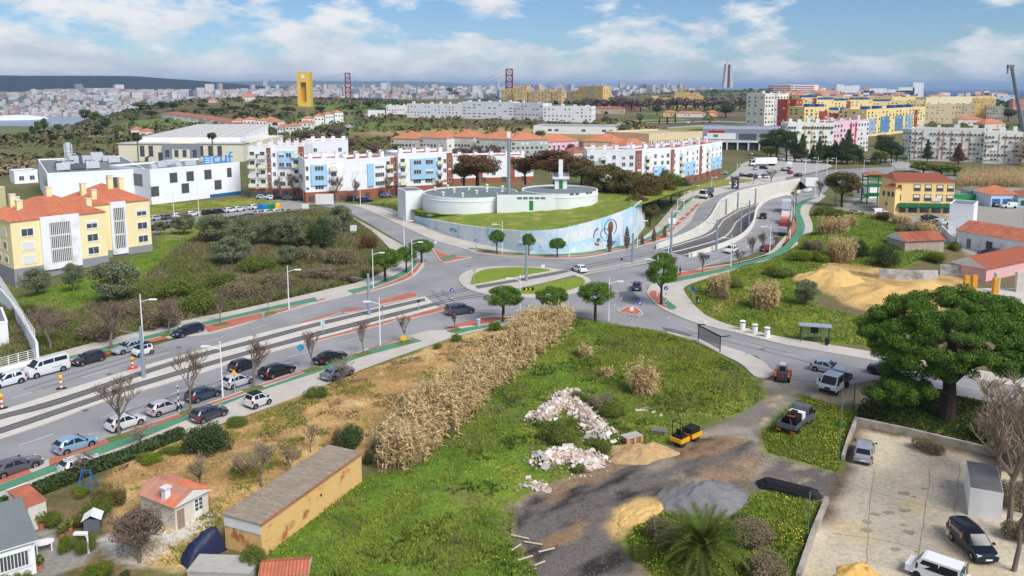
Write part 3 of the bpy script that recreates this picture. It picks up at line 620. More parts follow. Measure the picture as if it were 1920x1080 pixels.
def hip_roof(root,L,D,z,rise,over=0.5,rm=None,ridge=None,rib=0.0,gable=False,name='roof',x0=0,y0=0):
 rm=rm or TILE;a,b,c,d=(x0-over,y0-over,z),(x0+L+over,y0-over,z),(x0+L+over,y0+D+over,z),(x0-over,y0+D+over,z)
 if L>=D:r=(D/2+over) if not gable else 0;e,f=(x0-over+r,y0+D/2,z+rise),(x0+L+over-r,y0+D/2,z+rise);Q=[(a,b,f,e),(c,d,e,f),(b,c,f,f),(d,a,e,e)]
 else:r=(L/2+over) if not gable else 0;e,f=(x0+L/2,y0-over+r,z+rise),(x0+L/2,y0+D+over-r,z+rise);Q=[(b,c,f,e),(d,a,e,f),(a,b,e,e),(c,d,f,f)]
 mb=MB()
 for i,q in enumerate(Q):
  mb.face(q if q[2] !=q[3] else q[:3],1 if gable and i>1 else 0)
 mb.face([d,c,b,a],1)
 ro=part(name,mb,[rm,WHITE2],root)
 if rib:
  m2=MB()
  for i,q in enumerate(Q):
   if not (gable and i>1):tile_slope(m2,q[0],q[1],q[2],q[3],rib,0.06+rib*0.08)
  part('roof_tiles',m2,rm,ro,kind='stuff')
 return ro
def flat_roof(root,L,D,z,wallm,par=0.5,rm=None,t=0.25):
 mb=MB();mb.box(0.01,0.01,z-0.2,L-0.01,D-0.01,z+0.03,0);ro=part('roof',mb,rm or GREYROOF,root)
 mb=MB();e=0.04
 mb.box(-e,-e,z-0.1,L+e,t,z+par);mb.box(-e,D-t,z-0.1,L+e,D+e,z+par);mb.box(-e,t,z-0.1,t,D-t,z+par);mb.box(L-t,t,z-0.1,L+e,D-t,z+par)
 part('parapet',mb,wallm,root);return ro
def chimney(root,x,y,z0,z1,w=0.8,m=None,cap=True):
 mb=MB();mb.box(x-w/2,y-w/2,z0,x+w/2,y+w/2,z1,0)
 if cap:mb.box(x-w/2-.1,y-w/2-.1,z1+0.001,x+w/2+.1,y+w/2+.1,z1+0.13,1)
 return part('chimney',mb,[m or WHITE,WHITE2],root)
def frame_ab(a,b):
 d=Vector((b[0]-a[0],b[1]-a[1]));return d.length,math.atan2(d.y,d.x)
def block(name,label,a,b,D,H,wallm,cat='building',group=None,z=None,roof='flat',rm=None,par=0.5,rise=2.5,rib=0.0,plinth=None,over=0.5,gable=False):
 L,rz=frame_ab(a,b);z=gz(a[0],a[1]) if z is None else z
 root=thing(name,label,cat,(a[0],a[1],z),rz,group)
 mb=MB();mb.box(0,0,-4.5,L,D,H);part('wall',mb,wallm,root)
 if plinth:
  mb=MB();mb.box(-0.06,-0.06,-4.5,L+.06,D+.06,plinth[0]);part('plinth',mb,plinth[1],root)
 if roof=='flat':flat_roof(root,L,D,H,wallm,par,rm)
 elif roof=='hip':hip_roof(root,L,D,H,rise,over,rm,rib=rib,gable=gable)
 return root,L,D
def far_windows(root,L,D,H,floors,specs,m=None,z0=1.0,top=0.8,t=.06):
 """rows of windows too small to pick apart: one part; specs = (face, columns, width, height)"""
 mb=MB()
 for face,n,wd,ht in specs:
  LL=L if face in 'fb' else D;fh=(H-z0-top)/floors
  for i in range(floors):
   for j in range(n):
    u=LL*(j+0.5)/n
    if hash((face,i*7,j*13)) % 11==0:continue
    panel(mb,face,L,D,u-wd/2,u+wd/2,z0+i*fh+fh*0.25,z0+i*fh+fh*0.25+ht,t,1 if (i*5+j*7+j*j) % 4==0 else 0)
 return part('windows',mb,[m or GLASS,SHUT if m is None else m],root,kind='stuff')
 # yellow apartment houses with hip roofs (left)
YEL=mat('cream_yellow_render',S(246,228,176),0.85,0.03,0.5,0.03,0.15);PLG=mat('grey_plinth',S(146,148,154),0.9,0.06,1)
def yellow_house(label,a,b,D,H,wins,screen,chims,zoff=0):
 root,L,D=block('apartment_house',label,a,b,D,H,YEL,'building','yellow apartment houses',0,'hip',TILE,rise=3.6,rib=0.42,plinth=(1.5,PLG),over=0.25)
 u0,u1,s0,s1=[v*L for v in screen]
 mb=MB();panel(mb,'f',L,D,u0,s0,0.4,H+.35,0.45);panel(mb,'f',L,D,s1,u1,0.4,H+.35,0.45);panel(mb,'f',L,D,s0,s1,H-1.0,H+.35,0.45);panel(mb,'f',L,D,s0,s1,0.4,1.6,0.45)
 part('white_surround',mb,WHITE,root)
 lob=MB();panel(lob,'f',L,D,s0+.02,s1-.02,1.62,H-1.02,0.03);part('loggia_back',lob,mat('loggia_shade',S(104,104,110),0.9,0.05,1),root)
 bars=MB();n=int((s1-s0)/0.34)
 for i in range(n):x=s0+(i+.5)*(s1-s0)/n;bars.box(x-.07,-0.40,1.6,x+.07,-0.34,H-1.0)
 part('screen_bars',bars,FRAMEW,root,kind='stuff')
 fh=(H-2.6)/3
 for i in range(3):
  z=2.3+fh*i
  sl=MB();panel(sl,'f',L,D,s0+.02,s1-.02,z+fh-0.75,z+fh-0.45,0.30);part('balcony_slab',sl,WHITE2,root)
  for j,v in enumerate((0.25,0.75)):window(root,'f',L,D,s0+(s1-s0)*v,z-.5,1.2,1.9,surround=0.05,fm=FRAMEG)
  for j,u in enumerate(wins):window(root,'f',L,D,u*L,z,2.0,1.35,shut=((.97,0),(.97,0),(0,.35))[i][j % 2],surround=0.22)
  for u in (0.25,0.5,.75):window(root,'l',L,D,u*D,z,1.6,1.35,shut=(0.3,0,.98)[i],surround=0.2)
 for x,y,z0,z1 in chims:chimney(root,x*L,y*D,H+z0,H+z1,1.0,YEL)
 return root
dA=Vector((.66,.75,0)).normalized();A1=P(204,492);A0=A1-dA*17.6
ya=yellow_house('yellow three storey apartment house with red hip roof and big white framed balcony screen',A0,A1,14.5,10.6,(0.16,0.84),(0.29,0.7,0.38,0.60),[(0.18,0.3,0.6,3.4),(0.2,0.62,1.2,4.2),(0.55,0.5,2.4,5.2),(0.9,0.25,0.4,2.6),(0.3,0.85,0.5,3.2)])
B1=P(286,470);B0=B1-dA*13.5
nA=Vector((-dA.y,dA.x,0))
yb=yellow_house('yellow apartment house standing behind, with narrow white balcony screen and wide red hip roof',B0,B1,15,11.4,(0.14,0.86),(0.36,0.60,0.40,0.57),[(0.2,0.15,.4,3.0),(0.55,0.35,2.2,5.0),(0.65,.55,2.4,5.2),(0.75,.4,1.6,4.6),(.2,.5,1,4)])
root,L,D=block('apartment_house','plain cream wall of another apartment house at the far left edge',P(-60,470),P(17,440),10,11.5,YEL,'building','yellow apartment houses',0)
 # hospital
HW=mat('hospital_white',S(240,243,248),0.8,0.02,0.4);EQ=mat('plant_metal',S(206,210,214),0.5,0.08,1,metal=0.2);CUFB=mat('sign_blue',S(20,150,226),0.4,0.03,2)
BRICK=mat('red_brick',S(158,96,74),0.9,0.12,2,0.08,0.3);SKYB=mat('pale_blue_render',S(164,206,236),0.85,0.04,0.6)
ha,hb=P(285,384),P(452,364)
root,L,D=block('hospital_wing','white hospital wing with grey windows and large blue rooftop letters',ha,hb,24,10.4,HW,'hospital',z=0,par=0.6)
for u,z in ((.24,6.3),(.42,6.3),(.62,6.3),(.87,6.3),(.36,2.6),(.73,2.6),(.04,2.6)):window(root,'f',L,D,u*L,z,1.5 if u>.8 else 2.4,2.9,surround=0.1,fm=FRAMEG)
for u in (.3,.7):window(root,'l',L,D,u*D,5.5,5.0,3.6,surround=0.08,fm=FRAMEG,mull=3)
bb=MB();panel(bb,'f',L,D,0.63*L,L+.05,0,1.1,0.12);part('blue_base',bb,mat('deep_blue',S(34,104,160),0.6,0.04,1),root)
for x,y,sx,sy,hz in ((4,6,2,2,1.2),(8,9,3,2,1.6),(12,5,2,3,1.0),(17,8,4,2,1.4),(23,7,5,3,1.1),(28,10,3,3,1.7),(14,14,5,4,1.3)):
 e=MB();e.box(x,y,10.41,x+sx,y+sy,10.4+hz);e.box(x+.3,y+.3,10.4+hz+.001,x+sx-.3,y+sy-.3,10.6+hz);part('roof_unit',e,EQ,root)
lg,rzz=frame_ab(ha,hb);dirv=(hb-ha).normalized()
sg=thing('rooftop_sign','large blue rooftop letters reading CUF with a blue square emblem','sign',tuple(ha+dirv*(lg*0.60)+Vector((-dirv.y,dirv.x,0))*0.8+Vector((0,0,11.0))),rzz)
def sbox(mb,x0,z0,x1,z1):mb.box(x0,-0.15,z0,x1,0.15,z1)
e=MB();sbox(e,0,0,2.4,2.7);e.box(0.25,-0.17,0.5,2.15,-0.155,0.75,1);e.box(0.25,-0.17,1.2,2.15,-0.155,1.45,1);e.box(0.25,-.17,1.9,2.15,-.155,2.15,1);part('emblem',e,[CUFB,HW],sg)
def letter(name,strokes):
 e=MB()
 for s in strokes:sbox(e,*s)
 part(name,e,CUFB,sg)
def arc(cx,cz,r,a0,a1,t,nm,extra=()):
 e=MB();K=14
 for i in range(K):
  p=[(cx+rr*math.cos(R_(a0+(a1-a0)*j/K)),cz+rr*math.sin(R_(a0+(a1-a0)*j/K))) for rr in (r-t,r) for j in (i,i+1)]
  q=[p[0],p[1],p[3],p[2]]
  e.face([(x,-.15,z) for x,z in q][::-1] if (a1-a0)<0 else [(x,-.15,z) for x,z in q]);e.face([(x,.15,z) for x,z in q])
  e.face([(q[3][0],-.15,q[3][1]),(q[2][0],-.15,q[2][1]),(q[2][0],.15,q[2][1]),(q[3][0],.15,q[3][1])])
 for s in extra:sbox(e,*s)
 part(nm,e,CUFB,sg)
arc(4.5,1.3,1.25,50,310,0.5,'letter_c');arc(7.3,1.25,1.2,180,360,0.5,'letter_u',((6.1,1.2,6.6,2.6),(8.0,0.05,8.5,2.6)))
arc(10.4,2.6,1.0,60,180,0.48,'letter_f',((9.4,0.0,9.9,2.65),(8.95,1.7,10.8,2.15)))
la=Vector((-139,246,0));lb=la+Vector((.85,.53,0))*27
root,L,D=block('hospital_wing','white low hospital wing with a roof crowded by ventilation units',la,lb,58,10.0,HW,'hospital',z=0,par=0.5)
for u in (.10,.2,.38):window(root,'l',L,D,D*(1-u),4.6,1.4,3.0,surround=0.08,fm=FRAMEG)
window(root,'f',L,D,.66*L,5.0,3.2,3.2,surround=.08,fm=FRAMEG)
rr=random.Random(4)
for i in range(26):
 x,y=rr.uniform(3,L-6),rr.uniform(8,44);e=MB();sx,sy,hz=rr.uniform(1.5,4),rr.uniform(1.5,5),rr.uniform(1.2,2.8)
 e.box(x,y,10.35,x+sx,y+sy,10.3+hz);e.box(x+.1,y+.1,10.01,x+.3,y+.3,10.35);e.box(x+sx-.3,y+sy-.3,10.01,x+sx-.1,y+sy-.1,10.35)
 for k in range(3):e.lathe([(0.35,10.3+hz),(0.4,10.6+hz)],8,c=(x+sx*(k+.5)/3,y+sy/2))
 part('roof_unit',e,EQ if i % 4 else FRAMEG,root)
e=MB()
for zz in range(4):e.box(8,48,10+zz*1.6,10.5,48.2,10.15+zz*1.6);e.box(8,50,10+zz*1.6,10.5,50.2,10.15+zz*1.6)
for x in (8,10.35):
 for y in (48,50):e.box(x,y,10,x+.18,y+.18,16.2)
e.lathe([(0.9,10),(0.9,16.6)],10,c=(9.2,49));part('flue_tower',e,EQ,root)
root,L,D=block('link_building','small white annex between road and hospital at far left',P(28,345),P(72,342),8,4.4,HW,'building',z=0)
window(root,'f',L,D,L*.75,1.2,1.6,1.6);window(root,'f',L,D,L*.3,1.2,1.6,1.6)
CREAM=mat('cream_wall',S(226,220,198),0.9,0.05,0.3);SHEET=mat('pale_sheet_roof',S(196,194,188),0.8,0.06,0.15,0.06,0.5);BLUEG=mat('blue_grey',S(140,144,158),0.8,0.04,.5)
wa,wb=P(224,303),P(456,303)
root,L,D=block('warehouse','large cream warehouse with wide pale grey roof behind the hospital',wa,wb,72,8.6,CREAM,'warehouse',z=0,roof=None)
e=MB();e.box(-.5,-.5,8.61,L+.5,10,8.9);e.face([(6,10.01,8.9),(L-4,10.01,8.9),(L-4,10.01,11.2),(6,10.01,11.2)],1)
e.face([(6,10,11.2),(L-4,10,11.2),(L-8,71,15),(12,71,15)]);e.face([(6,10,8.9),(6,10,11.2),(12,71,15),(12,71,8.6)],1);e.face([(L-4,10,8.9),(L-8,71,8.6),(L-8,71,15),(L-4,10,11.2)],1)
part('roof',e,[SHEET,WHITE],root)
e=MB()
for k in range(1,9):x=6+(L-10)*k/9;x2=12+(L-20)*k/9;e.face([(x-.5,10,11.22),(x+.5,10,11.22),(x2+.5,71,15.03),(x2-.5,71,15.03)])
part('rooflight_strips',e,mat('rooflight',S(214,216,214),0.5,0.04,1),root,kind='stuff')
for u in (.19,.26,.335,.74,.815,.665):window(root,'f',L,D,u*L,2.6 if u !=.335 else .4,2.0,5.0 if u !=.335 else 4,surround=.1,fm=FRAMEG)
e=MB();panel(e,'f',L,D,.36*L,.66*L,0,8.0,1.2);part('porch',e,BLUEG,root)
e=MB();panel(e,'f',L,D,.44*L,.58*L,0,6.0,1.5);part('porch_door_wall',e,CREAM,root)
for u in (.40,.475,.54,.62):window(root,'f',L,D,u*L,2.4,1.8,3.4,surround=.05,fm=FRAMEG).location.y=-1.52 if .44<u<.58 else-1.22
hip_roof(root,.2*L,8,8.92,1.6,.3,CREAM,x0=.41*L,y0=0.5,name='porch_roof')
 # white, pale blue and brick apartment rows
BRN=mat('brown_roof',S(170,104,82),0.9,0.1,.5);BALC=mat('cream_balcony',S(232,226,200),.8,.05,1)
def flat_row(label,a,b,D,H,group,blue=(),bands=(),floors=4,wcols=(),brick_h=2.6,chim=3,rb=True,z=0,arch=True,side=None):
 root,L,D=block('apartment_block',label,a,b,D,H,WHITE,'building',group,z,rm=BRN,par=0.7,plinth=(brick_h,BRICK))
 fh=(H-brick_h-.9)/(floors-1)
 for u0,u1 in bands:e=MB();panel(e,'f',L,D,u0*L,u1*L,brick_h,H+.25,0.25);part('brick_band',e,BRICK,root)
 for u0,u1,f0,f1 in blue:e=MB();panel(e,'f',L,D,u0*L,u1*L,brick_h+f0*fh,brick_h+f1*fh,0.55);part('blue_bay',e,SKYB,root)
 for i in range(floors-1):
  for u,wd,kind in wcols:
   z1=brick_h+fh*i+fh*.28;inb=any(u0<=u<=u1 and f0<=i+.5<=f1 for u0,u1,f0,f1 in blue);inr=any(u0<=u<=u1 for u0,u1 in bands)
   o=window(root,'f',L,D,u*L,z1,wd,1.35 if kind !='d' else 2.0,surround=0.06,fm=FRAMEG if kind !='s' else FRAMEW,mull=int(wd//.9),shut=(.5 if (i*3+int(u*10)) % 4==0 else 0))
   if inb:o.location.y=-0.56
   elif inr:o.location.y=-0.26
   if kind=='d':
    e=MB();panel(e,'f',L,D,u*L-wd*.5-.5,u*L+wd*.5+.5,z1-.25,z1+.85,1.3);part('balcony',e,WHITE2 if i % 2 else BALC,root)
 for k in range(4):window(root,'f',L,D,L*(k+.5)/4,.5,1.7,1.6,surround=.06,fm=FRAMEG).location.y=-.07
 if side:
  for i in range(floors-1):
   for v in side[1]:window(root,side[0],L,D,v*D,brick_h+fh*i+fh*.3,1.3,1.3,surround=.06,fm=FRAMEG)
 for k in range(chim):
  x=L*(k+.6)/chim;e=MB();e.box(x-.7,D*.45-.6,H,x+.7,D*.45+.6,H+1.9)
  if arch:
   for j in range(5):t0,t1=PI*j/5,PI*(j+1)/5;e.face([(x-.7*math.cos(t0),D*.45-.6,H+1.9+.7*math.sin(t0)),(x-.7*math.cos(t1),D*.45-.6,H+1.9+.7*math.sin(t1)),(x-.7*math.cos(t1),D*.45+.6,H+1.9+.7*math.sin(t1)),(x-.7*math.cos(t0),D*.45+.6,H+1.9+.7*math.sin(t0))])
  part('chimney',e,WHITE,root)
 return root
g1='white and blue apartment blocks beside the water tanks'
W5=[(.12,1.2,'s'),(.3,1.6,'d'),(.52,1.6,'s'),(.68,1.6,'s'),(.88,1.3,'s')]
flat_row('white apartment block with balconies and brown brick edge, leftmost of the street row',P(470,371),P(511,371),12,16.2,g1,(),((.82,1.0),),5,[(.15,1.4,'d'),(.4,1.4,'s'),(.62,1.4,'d'),(.91,.8,'s')],3,2)
flat_row('tall white block with pale blue upper bay between two brick stair bands',P(512,370),P(573,370),12,16.5,g1,((.22,.68,2.2,3.9),),((.84,1.0),),5,[(.08,.9,'s'),(.32,1.6,'s'),(.54,1.6,'s'),(.75,1.3,'d'),(.92,.8,'s')],3,4)
flat_row('lower white block with a pale blue corner bay above brick shops',P(574,381),P(652,377),15,13.2,g1,((.14,.52,.7,2.9),),(),4,[(.05,.8,'s'),(.33,2.6,'s'),(.68,1.6,'d')],3.4,3)
flat_row('white block with blank wall, pale blue strip and long dark window bands',P(652,377),P(747,366),14,12.6,g1,((.38,.5,.3,2.9),),((.85,1.0),),4,[(.63,3.6,'s'),(.80,1.4,'d'),(.92,1.0,'s')],3.2,4)
flat_row('white block with a wide pale blue bay of paired windows, next to the tanks',P(748,368),P(848,362),14,13.6,g1,((.22,.70,.7,2.9),),((.90,1.0),),4,[(.08,1.4,'d'),(.34,2.6,'s'),(.56,2.6,'s'),(.76,1.2,'d'),(.86,1.1,'s'),(.95,.8,'s')],3.2,4)
flat_row('white block behind with a plain rear wall and arched chimneys',P(578,352),P(655,350),14,16.2,g1,(),(),5,[(.2,1.2,'s'),(.8,1.2,'s')],2,4)
flat_row('long low white block with brown terraces behind the bushes at the tanks',P(850,345),P(1000,340),14,9.5,g1,(),((.3,.36),(.7,.76)),3,[(.1,1.4,'s'),(.5,1.4,'s'),(.9,1.4,'s')],2,5)
g2='white, blue and brick apartment blocks by the parking square'
W6=[(.10,1.3,'s'),(.34,1.3,'d'),(.56,1.1,'s'),(.76,1.1,'s'),(.92,1.2,'s')]
flat_row('white apartment block with grey-blue bay half hidden by brown trees, leftmost of four',P(1100,356),P(1190,356),13,13.6,g2,((.66,.90,.3,1.8),),(),5,W6,2.6,4)
flat_row('white apartment block with pale blue lower bay behind a brick stair strip, second of four',P(1190,356),P(1256,351),13,13.7,g2,((.50,.86,.2,2.1),),((0,.17),),5,W6,2.6,3)
flat_row('white apartment block with pale blue lower bay above the grass slope, third of four',P(1256,351),P(1310,339),13,13.4,g2,((.40,.82,.2,2.2),),((0,.10),),5,W6,2.6,3)
flat_row('white apartment block with pale blue lower bay at the end of the row',P(1310,339),P(1352,327),13,13.2,g2,((.50,.96,.2,2.2),),((0,.08),),5,W6,2.6,3,side=('r',(.3,.7)))
 # water tanks on the mound
TZ=6.0;MGR=mat('g_mound_grass',S(120,138,46),0.95,0.16,1.2,0.14,rgb2=S(160,148,84),scale2=0.25,thr=.60,soft=.10,bump=.5,bscale=6)
def wtop(px,py):return P(px,py)
wb_=[(673,384,.1),(715,390,.4),(743,402,.9),(790,421,2.0),(815,432,2.7),(870,450,3.6),(960,470,4.6),(1010,475,5.0),(1060,475,5.6),(1110,470,6.6),(1150,465,7.6),(1185,457,8.6)]
wl_=spl([P(x,y)[:2] for x,y,z in wb_],4);wz_=np.interp(np.linspace(0,1,len(wl_)),np.linspace(0,1,len(wb_)),[q[2] for q in wb_])
MUR=mat('mural_wall',S(222,226,228),0.9,0.06,0.8,rgb2=S(176,214,232),scale2=0.16,thr=.53,soft=.07)
t=MUR.node_tree # damp streaks run down from the coping
b_=t.nodes['Principled BSDF'];src=b_.inputs['Base Color'].links[0].from_socket
tcn=t.nodes.new('ShaderNodeTexCoord');mp=t.nodes.new('ShaderNodeMapping');mp.inputs['Scale'].default_value=(0.8,0.8,0.09);t.links.new(tcn.outputs['Object'],mp.inputs[0])
nn=t.nodes.new('ShaderNodeTexNoise');nn.inputs['Scale'].default_value=1.2;nn.inputs['Detail'].default_value=5;t.links.new(mp.outputs[0],nn.inputs['Vector'])
mr=t.nodes.new('ShaderNodeMapRange');mr.inputs[1].default_value=.60;mr.inputs[2].default_value=.84;t.links.new(nn.outputs['Fac'],mr.inputs[0])
mxx=t.nodes.new('ShaderNodeMixRGB');t.links.new(mr.outputs[0],mxx.inputs[0]);t.links.new(src,mxx.inputs[1]);mxx.inputs[2].default_value=(*S(150,150,150),1);t.links.new(mxx.outputs[0],b_.inputs['Base Color'])
mur=thing('mural_wall','tall curved retaining wall with a pale blue painted mural below the water tanks','wall')
mb=MB();wi=off(wl_,.5)
for i in range(len(wl_)-1):
 a,b,c,d=wl_[i],wl_[i+1],wi[i+1],wi[i]
 mb.face([(*a,-.2),(*b,-.2),(*b,wz_[i+1]),(*a,wz_[i])]);mb.face([(*a,wz_[i]),(*b,wz_[i+1]),(*c,wz_[i+1]),(*d,wz_[i])])
ce=P(1185,457);cdir=Vector((4,14)).normalized();ex=[(ce.x+cdir.x*s,ce.y+cdir.y*s) for s in (0,6,14,26)];ez=[8.6,8.7,8.4,6.5]
for i in range(3):mb.face([(*ex[i],-.2),(*ex[i+1],-.2),(*ex[i+1],ez[i+1]),(*ex[i],ez[i])])
part('wall',mb,MUR,mur)
def wall_at(s):
 s*=len(wl_)-1;i=int(min(s,len(wl_)-2));f=s-i;a,b=Vector(wl_[i]),Vector(wl_[i+1]);p=a.lerp(b,f);d=(b-a).normalized();return p,d
def mural(name,s,z,pts,m,o=.03):
 mb=MB();V=[]
 for u,v in pts:p,d=wall_at(s);V.append((p.x+d.x*u+d.y*o,p.y+d.y*u-d.x*o,z+v))
 mb.face(V);part(name,mb,m,mur)
INK=mat('mural_blue',S(86,150,190),.9,.1,1);SKIN=mat('mural_brown',S(140,96,70),.9,.1,1);DKI=mat('mural_dark',S(64,84,104),.9,.1,1);LTB=mat('mural_pale_blue',S(180,216,232),.9,.06,1)
circ=lambda rx,rz,a0=0,a1=360,n=14:[(rx*math.cos(R_(a0+(a1-a0)*k/n)),rz*math.sin(R_(a0+(a1-a0)*k/n))) for k in range(n+1)]
def ring(r0,r1,a0,a1,n=12,sx=1):return circ(r1*sx,r1,a0,a1,n)+circ(r0*sx,r0,a0,a1,n)[::-1]
mural('painted_ring',.895,4.8,ring(1.7,2.0,-60,240),INK);mural('painted_face',.895,4.8,circ(.85,1.5),SKIN,.035);mural('painted_dress',.893,2.2,[(-.8,-1.8),(.8,-1.8),(.45,1.4),(-.45,1.4)],DKI)
mural('painted_swirl',.868,3.6,ring(1.0,1.25,30,330),INK);mural('painted_figure',.84,3.0,ring(1.6,2.0,90,290,sx=.6),DKI);mural('painted_skirt',.843,2.2,circ(.5,.5,0,360),SKIN,.05)
rm_=random.Random(2)
for i in range(15):
 s=rm_.uniform(.42,.92);a=rm_.uniform(0,6.28);mural('painted_wave',s,1.0+rm_.random()*1.5,[(math.cos(k)*rm_.uniform(1.0,2.6),math.sin(k)*rm_.uniform(.35,.9)) for k in np.linspace(0,5.6,9)],LTB if i % 2 else INK if i % 5==0 else LTB,.025+i*.0008)
mural('painted_bicycle',.60,2.6,ring(.6,.72,0,350),DKI,.045);mural('painted_bicycle',.613,2.6,ring(.6,.72,0,350),DKI,.046)
mb=MB();CX,CY=0,212
inner=[(-34,246,3.0),(-28,222,3.3),(-20,210,3.8),(-9,206,4.0),(2,205.5,4.5),(12,206,5.0),(21,211,5.8),(26,222,6.4),(34,240,6.6)]
n_=len(wi);li=spl(inner,6);zi_=np.interp(np.linspace(0,1,n_),np.linspace(0,1,len(inner)),[q[2] for q in inner]);li=[Vector(li[int(i*(len(li)-1)/(n_-1))]) for i in range(n_)]
K=6;rows=[]
for i in range(n_):
 a=Vector(wi[i]);b=li[i]
 rows.append([(a.lerp(b,j/K).x,a.lerp(b,j/K).y,wz_[i]-.2+(zi_[i]-wz_[i]+.2)*(1-(1-j/K)**1.5)+.10*math.sin(i*2.1+j*1.7)) for j in range(K+1)])
for i in range(n_-1):
 for j in range(K):mb.face([rows[i][j],rows[i+1][j],rows[i+1][j+1],rows[i][j+1]])
last=[r[-1] for r in rows]
for i in range(n_-1):mb.face([last[i],last[i+1],(CX,CY+10,4.4)])
mb.face([last[-1],(60,260,5),(-10,262,3),(CX,CY+10,4.4)]);mb.face([rows[-1][0],(48,232,7),(60,260,5),last[-1]]);mb.face([(CX,CY+10,4.4),(-10,262,3),(-32,258,1),last[0]])
tag(part('grass_mound',mb,MGR,smooth=60),kind='structure')
TKW=mat('tank_white',S(232,234,236),.85,.04,.6,.03,.2);TKG=mat('tank_roof',S(120,130,132),.9,.06,.6,.05,.15);GRD=mat('green_door',S(40,130,70),.6,.05,2)
def vent(root,x,y,z):
 e=MB();e.lathe([(.28,0),(.28,.7),(.42,.72),(.42,1.0),(.1,1.15)],10,c=(x,y));e.v=[(a,b,c+z) for a,b,c in e.v];part('roof_vent',e,mat('vent_cream',S(226,232,206),.7,.05,2),root)
h1=ZT(208,371)-4.0;h2=ZT(207.7,364)-5.0
for cx,cy,r,hh,lab,nv,tz in ((-11.2,220.5,12.7,h1,'large round white water tank with grey roof dotted with cream vents',11,4.0),(12.7,218.2,10.1,h2,'smaller round white water tank with a green door and a stair hut on the roof',0,5.0)):
 root=thing('water_tank',lab,'water tank',(cx,cy,tz-.5))
 e=MB();e.lathe([(r,-2),(r,hh+.5),(r-.3,hh+.5),(r-.3,hh+.2)],64);part('wall',e,TKW,root,smooth=40)
 e=MB();e.lathe([(r-.3,hh+.2),(.01,hh+.5)],48);part('roof',e,TKG,root,smooth=40)
 e=MB();e.lathe([(r+.05,hh-.6),(r+.12,hh-.55),(r+.12,hh-.45),(r+.05,hh-.4)],64);part('rim',e,TKW,root,smooth=40)
 for k in range(nv):a=6.28*k/nv;rr_=r*(.8 if k % 3 else .35);vent(root,rr_*math.cos(a),rr_*math.sin(a),hh+.4)
 if not nv:
  ca_,cb_=Vector((-16.5,-10.4)),Vector((-1.5,-r+.15));Lc,rc=frame_ab(ca_,cb_)
  e=MB();e.box(0,0,-2,Lc,5,hh+.3);cw=part('link_wall',e,TKW,root,(ca_.x,ca_.y,0),rc);e=MB();e.box(.15,.15,hh+.301,Lc,5,hh+.36);part('link_roof',e,TKG,cw)
  e=MB();e.box(Lc*.58-.5,-.07,.5,Lc*.58+.5,.1,2.9);part('door',e,GRD,cw)
  for k in range(5):e=MB();e.box(Lc*.58-.6+(k-2)*1.5,-.05,3.3,Lc*.58+.6+(k-2)*1.5,.1,3.85);part('vent_window',e,mat('green_glass',S(92,128,112),.3,.05,1),cw)
  for a in (.25,.4,.72,.85):
   e=MB();e.box(-.5,-r-.06,4.3,.5,-r+.3,4.7);part('vent_window',e,GLASS,root,rz=a)
  e=MB();e.box(-1.6,-1.4,hh+.5,1.6,1.4,hh+3.2);hut=part('stair_hut',e,TKW,root,(0.3,1.5,0));e=MB();e.box(-2.2,-2,hh+3.201,2.2,2,hh+3.5);part('hut_roof',e,TKW,hut)
  e=MB();e.box(-.5,-1.46,hh+.6,.5,-1.39,hh+2.8);part('hut_door',e,GRD,hut)
  e=MB();e.box(-.55,-.55,hh+3.5,.55,.55,hh+8.2);part('vent_shaft',e,TKW,hut)
  e=MB()
  for k in range(9):
   for y in (-1.9,1.9):e.box(-2.1+k*.525-.03,y-.03,hh+3.5,-2.1+k*.525+.03,y+.03,hh+4.6)
  for zz in (4.1,4.6):
   for y in (-1.9,1.9):e.box(-2.1,y-.03,hh+zz-.03,2.1,y+.03,hh+zz+.03)
   for x in (-2.1,2.1):e.box(x-.03,-1.9,hh+zz-.03,x+.03,1.9,hh+zz+.03)
  part('railing',e,STEEL,hut)
root,L,D=block('tank_annex','small square white annex with grey roof at the left end of the tanks',P(761,397,2.8),P(794,395,2.8),8,ZT(P(761,397,2.8).y,359)-2.8,TKW,'building',z=2.8,par=.1)
 # village on the right
CAFY=mat('cafe_yellow',S(248,214,146),.85,.03,.6);GRNM=mat('green_paint',S(36,122,72),.6,.06,2);AWN=mat('awning_green',S(14,88,60),.7,.05,2);BROOF=mat('brown_roof_tiles',S(166,96,74),.85,.12,1)
ca,cb=P(1677,402),P(1786,404)
root,L,D=block('corner_cafe','yellow three storey corner building with green awnings along its ground floor',ca,cb,13,9.6,CAFY,'building',z=0,roof=None)
e=MB();e.face([(-.4,-.5,9.62),(L+.4,-.5,9.62),(L-1.5,9,11.2),(1.5,9,11.2)]);e.face([(L+.4,-.5,9.62),(L+.4,13.4,9.62),(L-1.5,9,11.2)]);e.face([(-.4,13.4,9.62),(-.4,-.5,9.62),(1.5,9,11.2)]);e.face([(L+.4,13.4,9.62),(-.4,13.4,9.62),(1.5,9,11.2),(L-1.5,9,11.2)]);e.face([(-.4,13.4,9.61),(L+.4,13.4,9.61),(L+.4,-.5,9.61),(-.4,-.5,9.61)],1)
ro=part('roof',e,[BROOF,CAFY],root);e=MB();tile_slope(e,(-.4,-.5,9.62),(L+.4,-.5,9.62),(L-1.5,9,11.2),(1.5,9,11.2),.5,.1);part('roof_tiles',e,BROOF,ro,kind='stuff')
for z in (4.2,7.0):
 for u in (.36,.55,.75,.93):window(root,'f',L,D,u*L,z,1.5,1.5,shut=.5,surround=.18,fm=mat('brown_frame',S(120,84,70),.7,.05,2))
 window(root,'f',L,D,.06*L,z,.7,1.4,surround=.15,fm=MATS['brown_frame'])
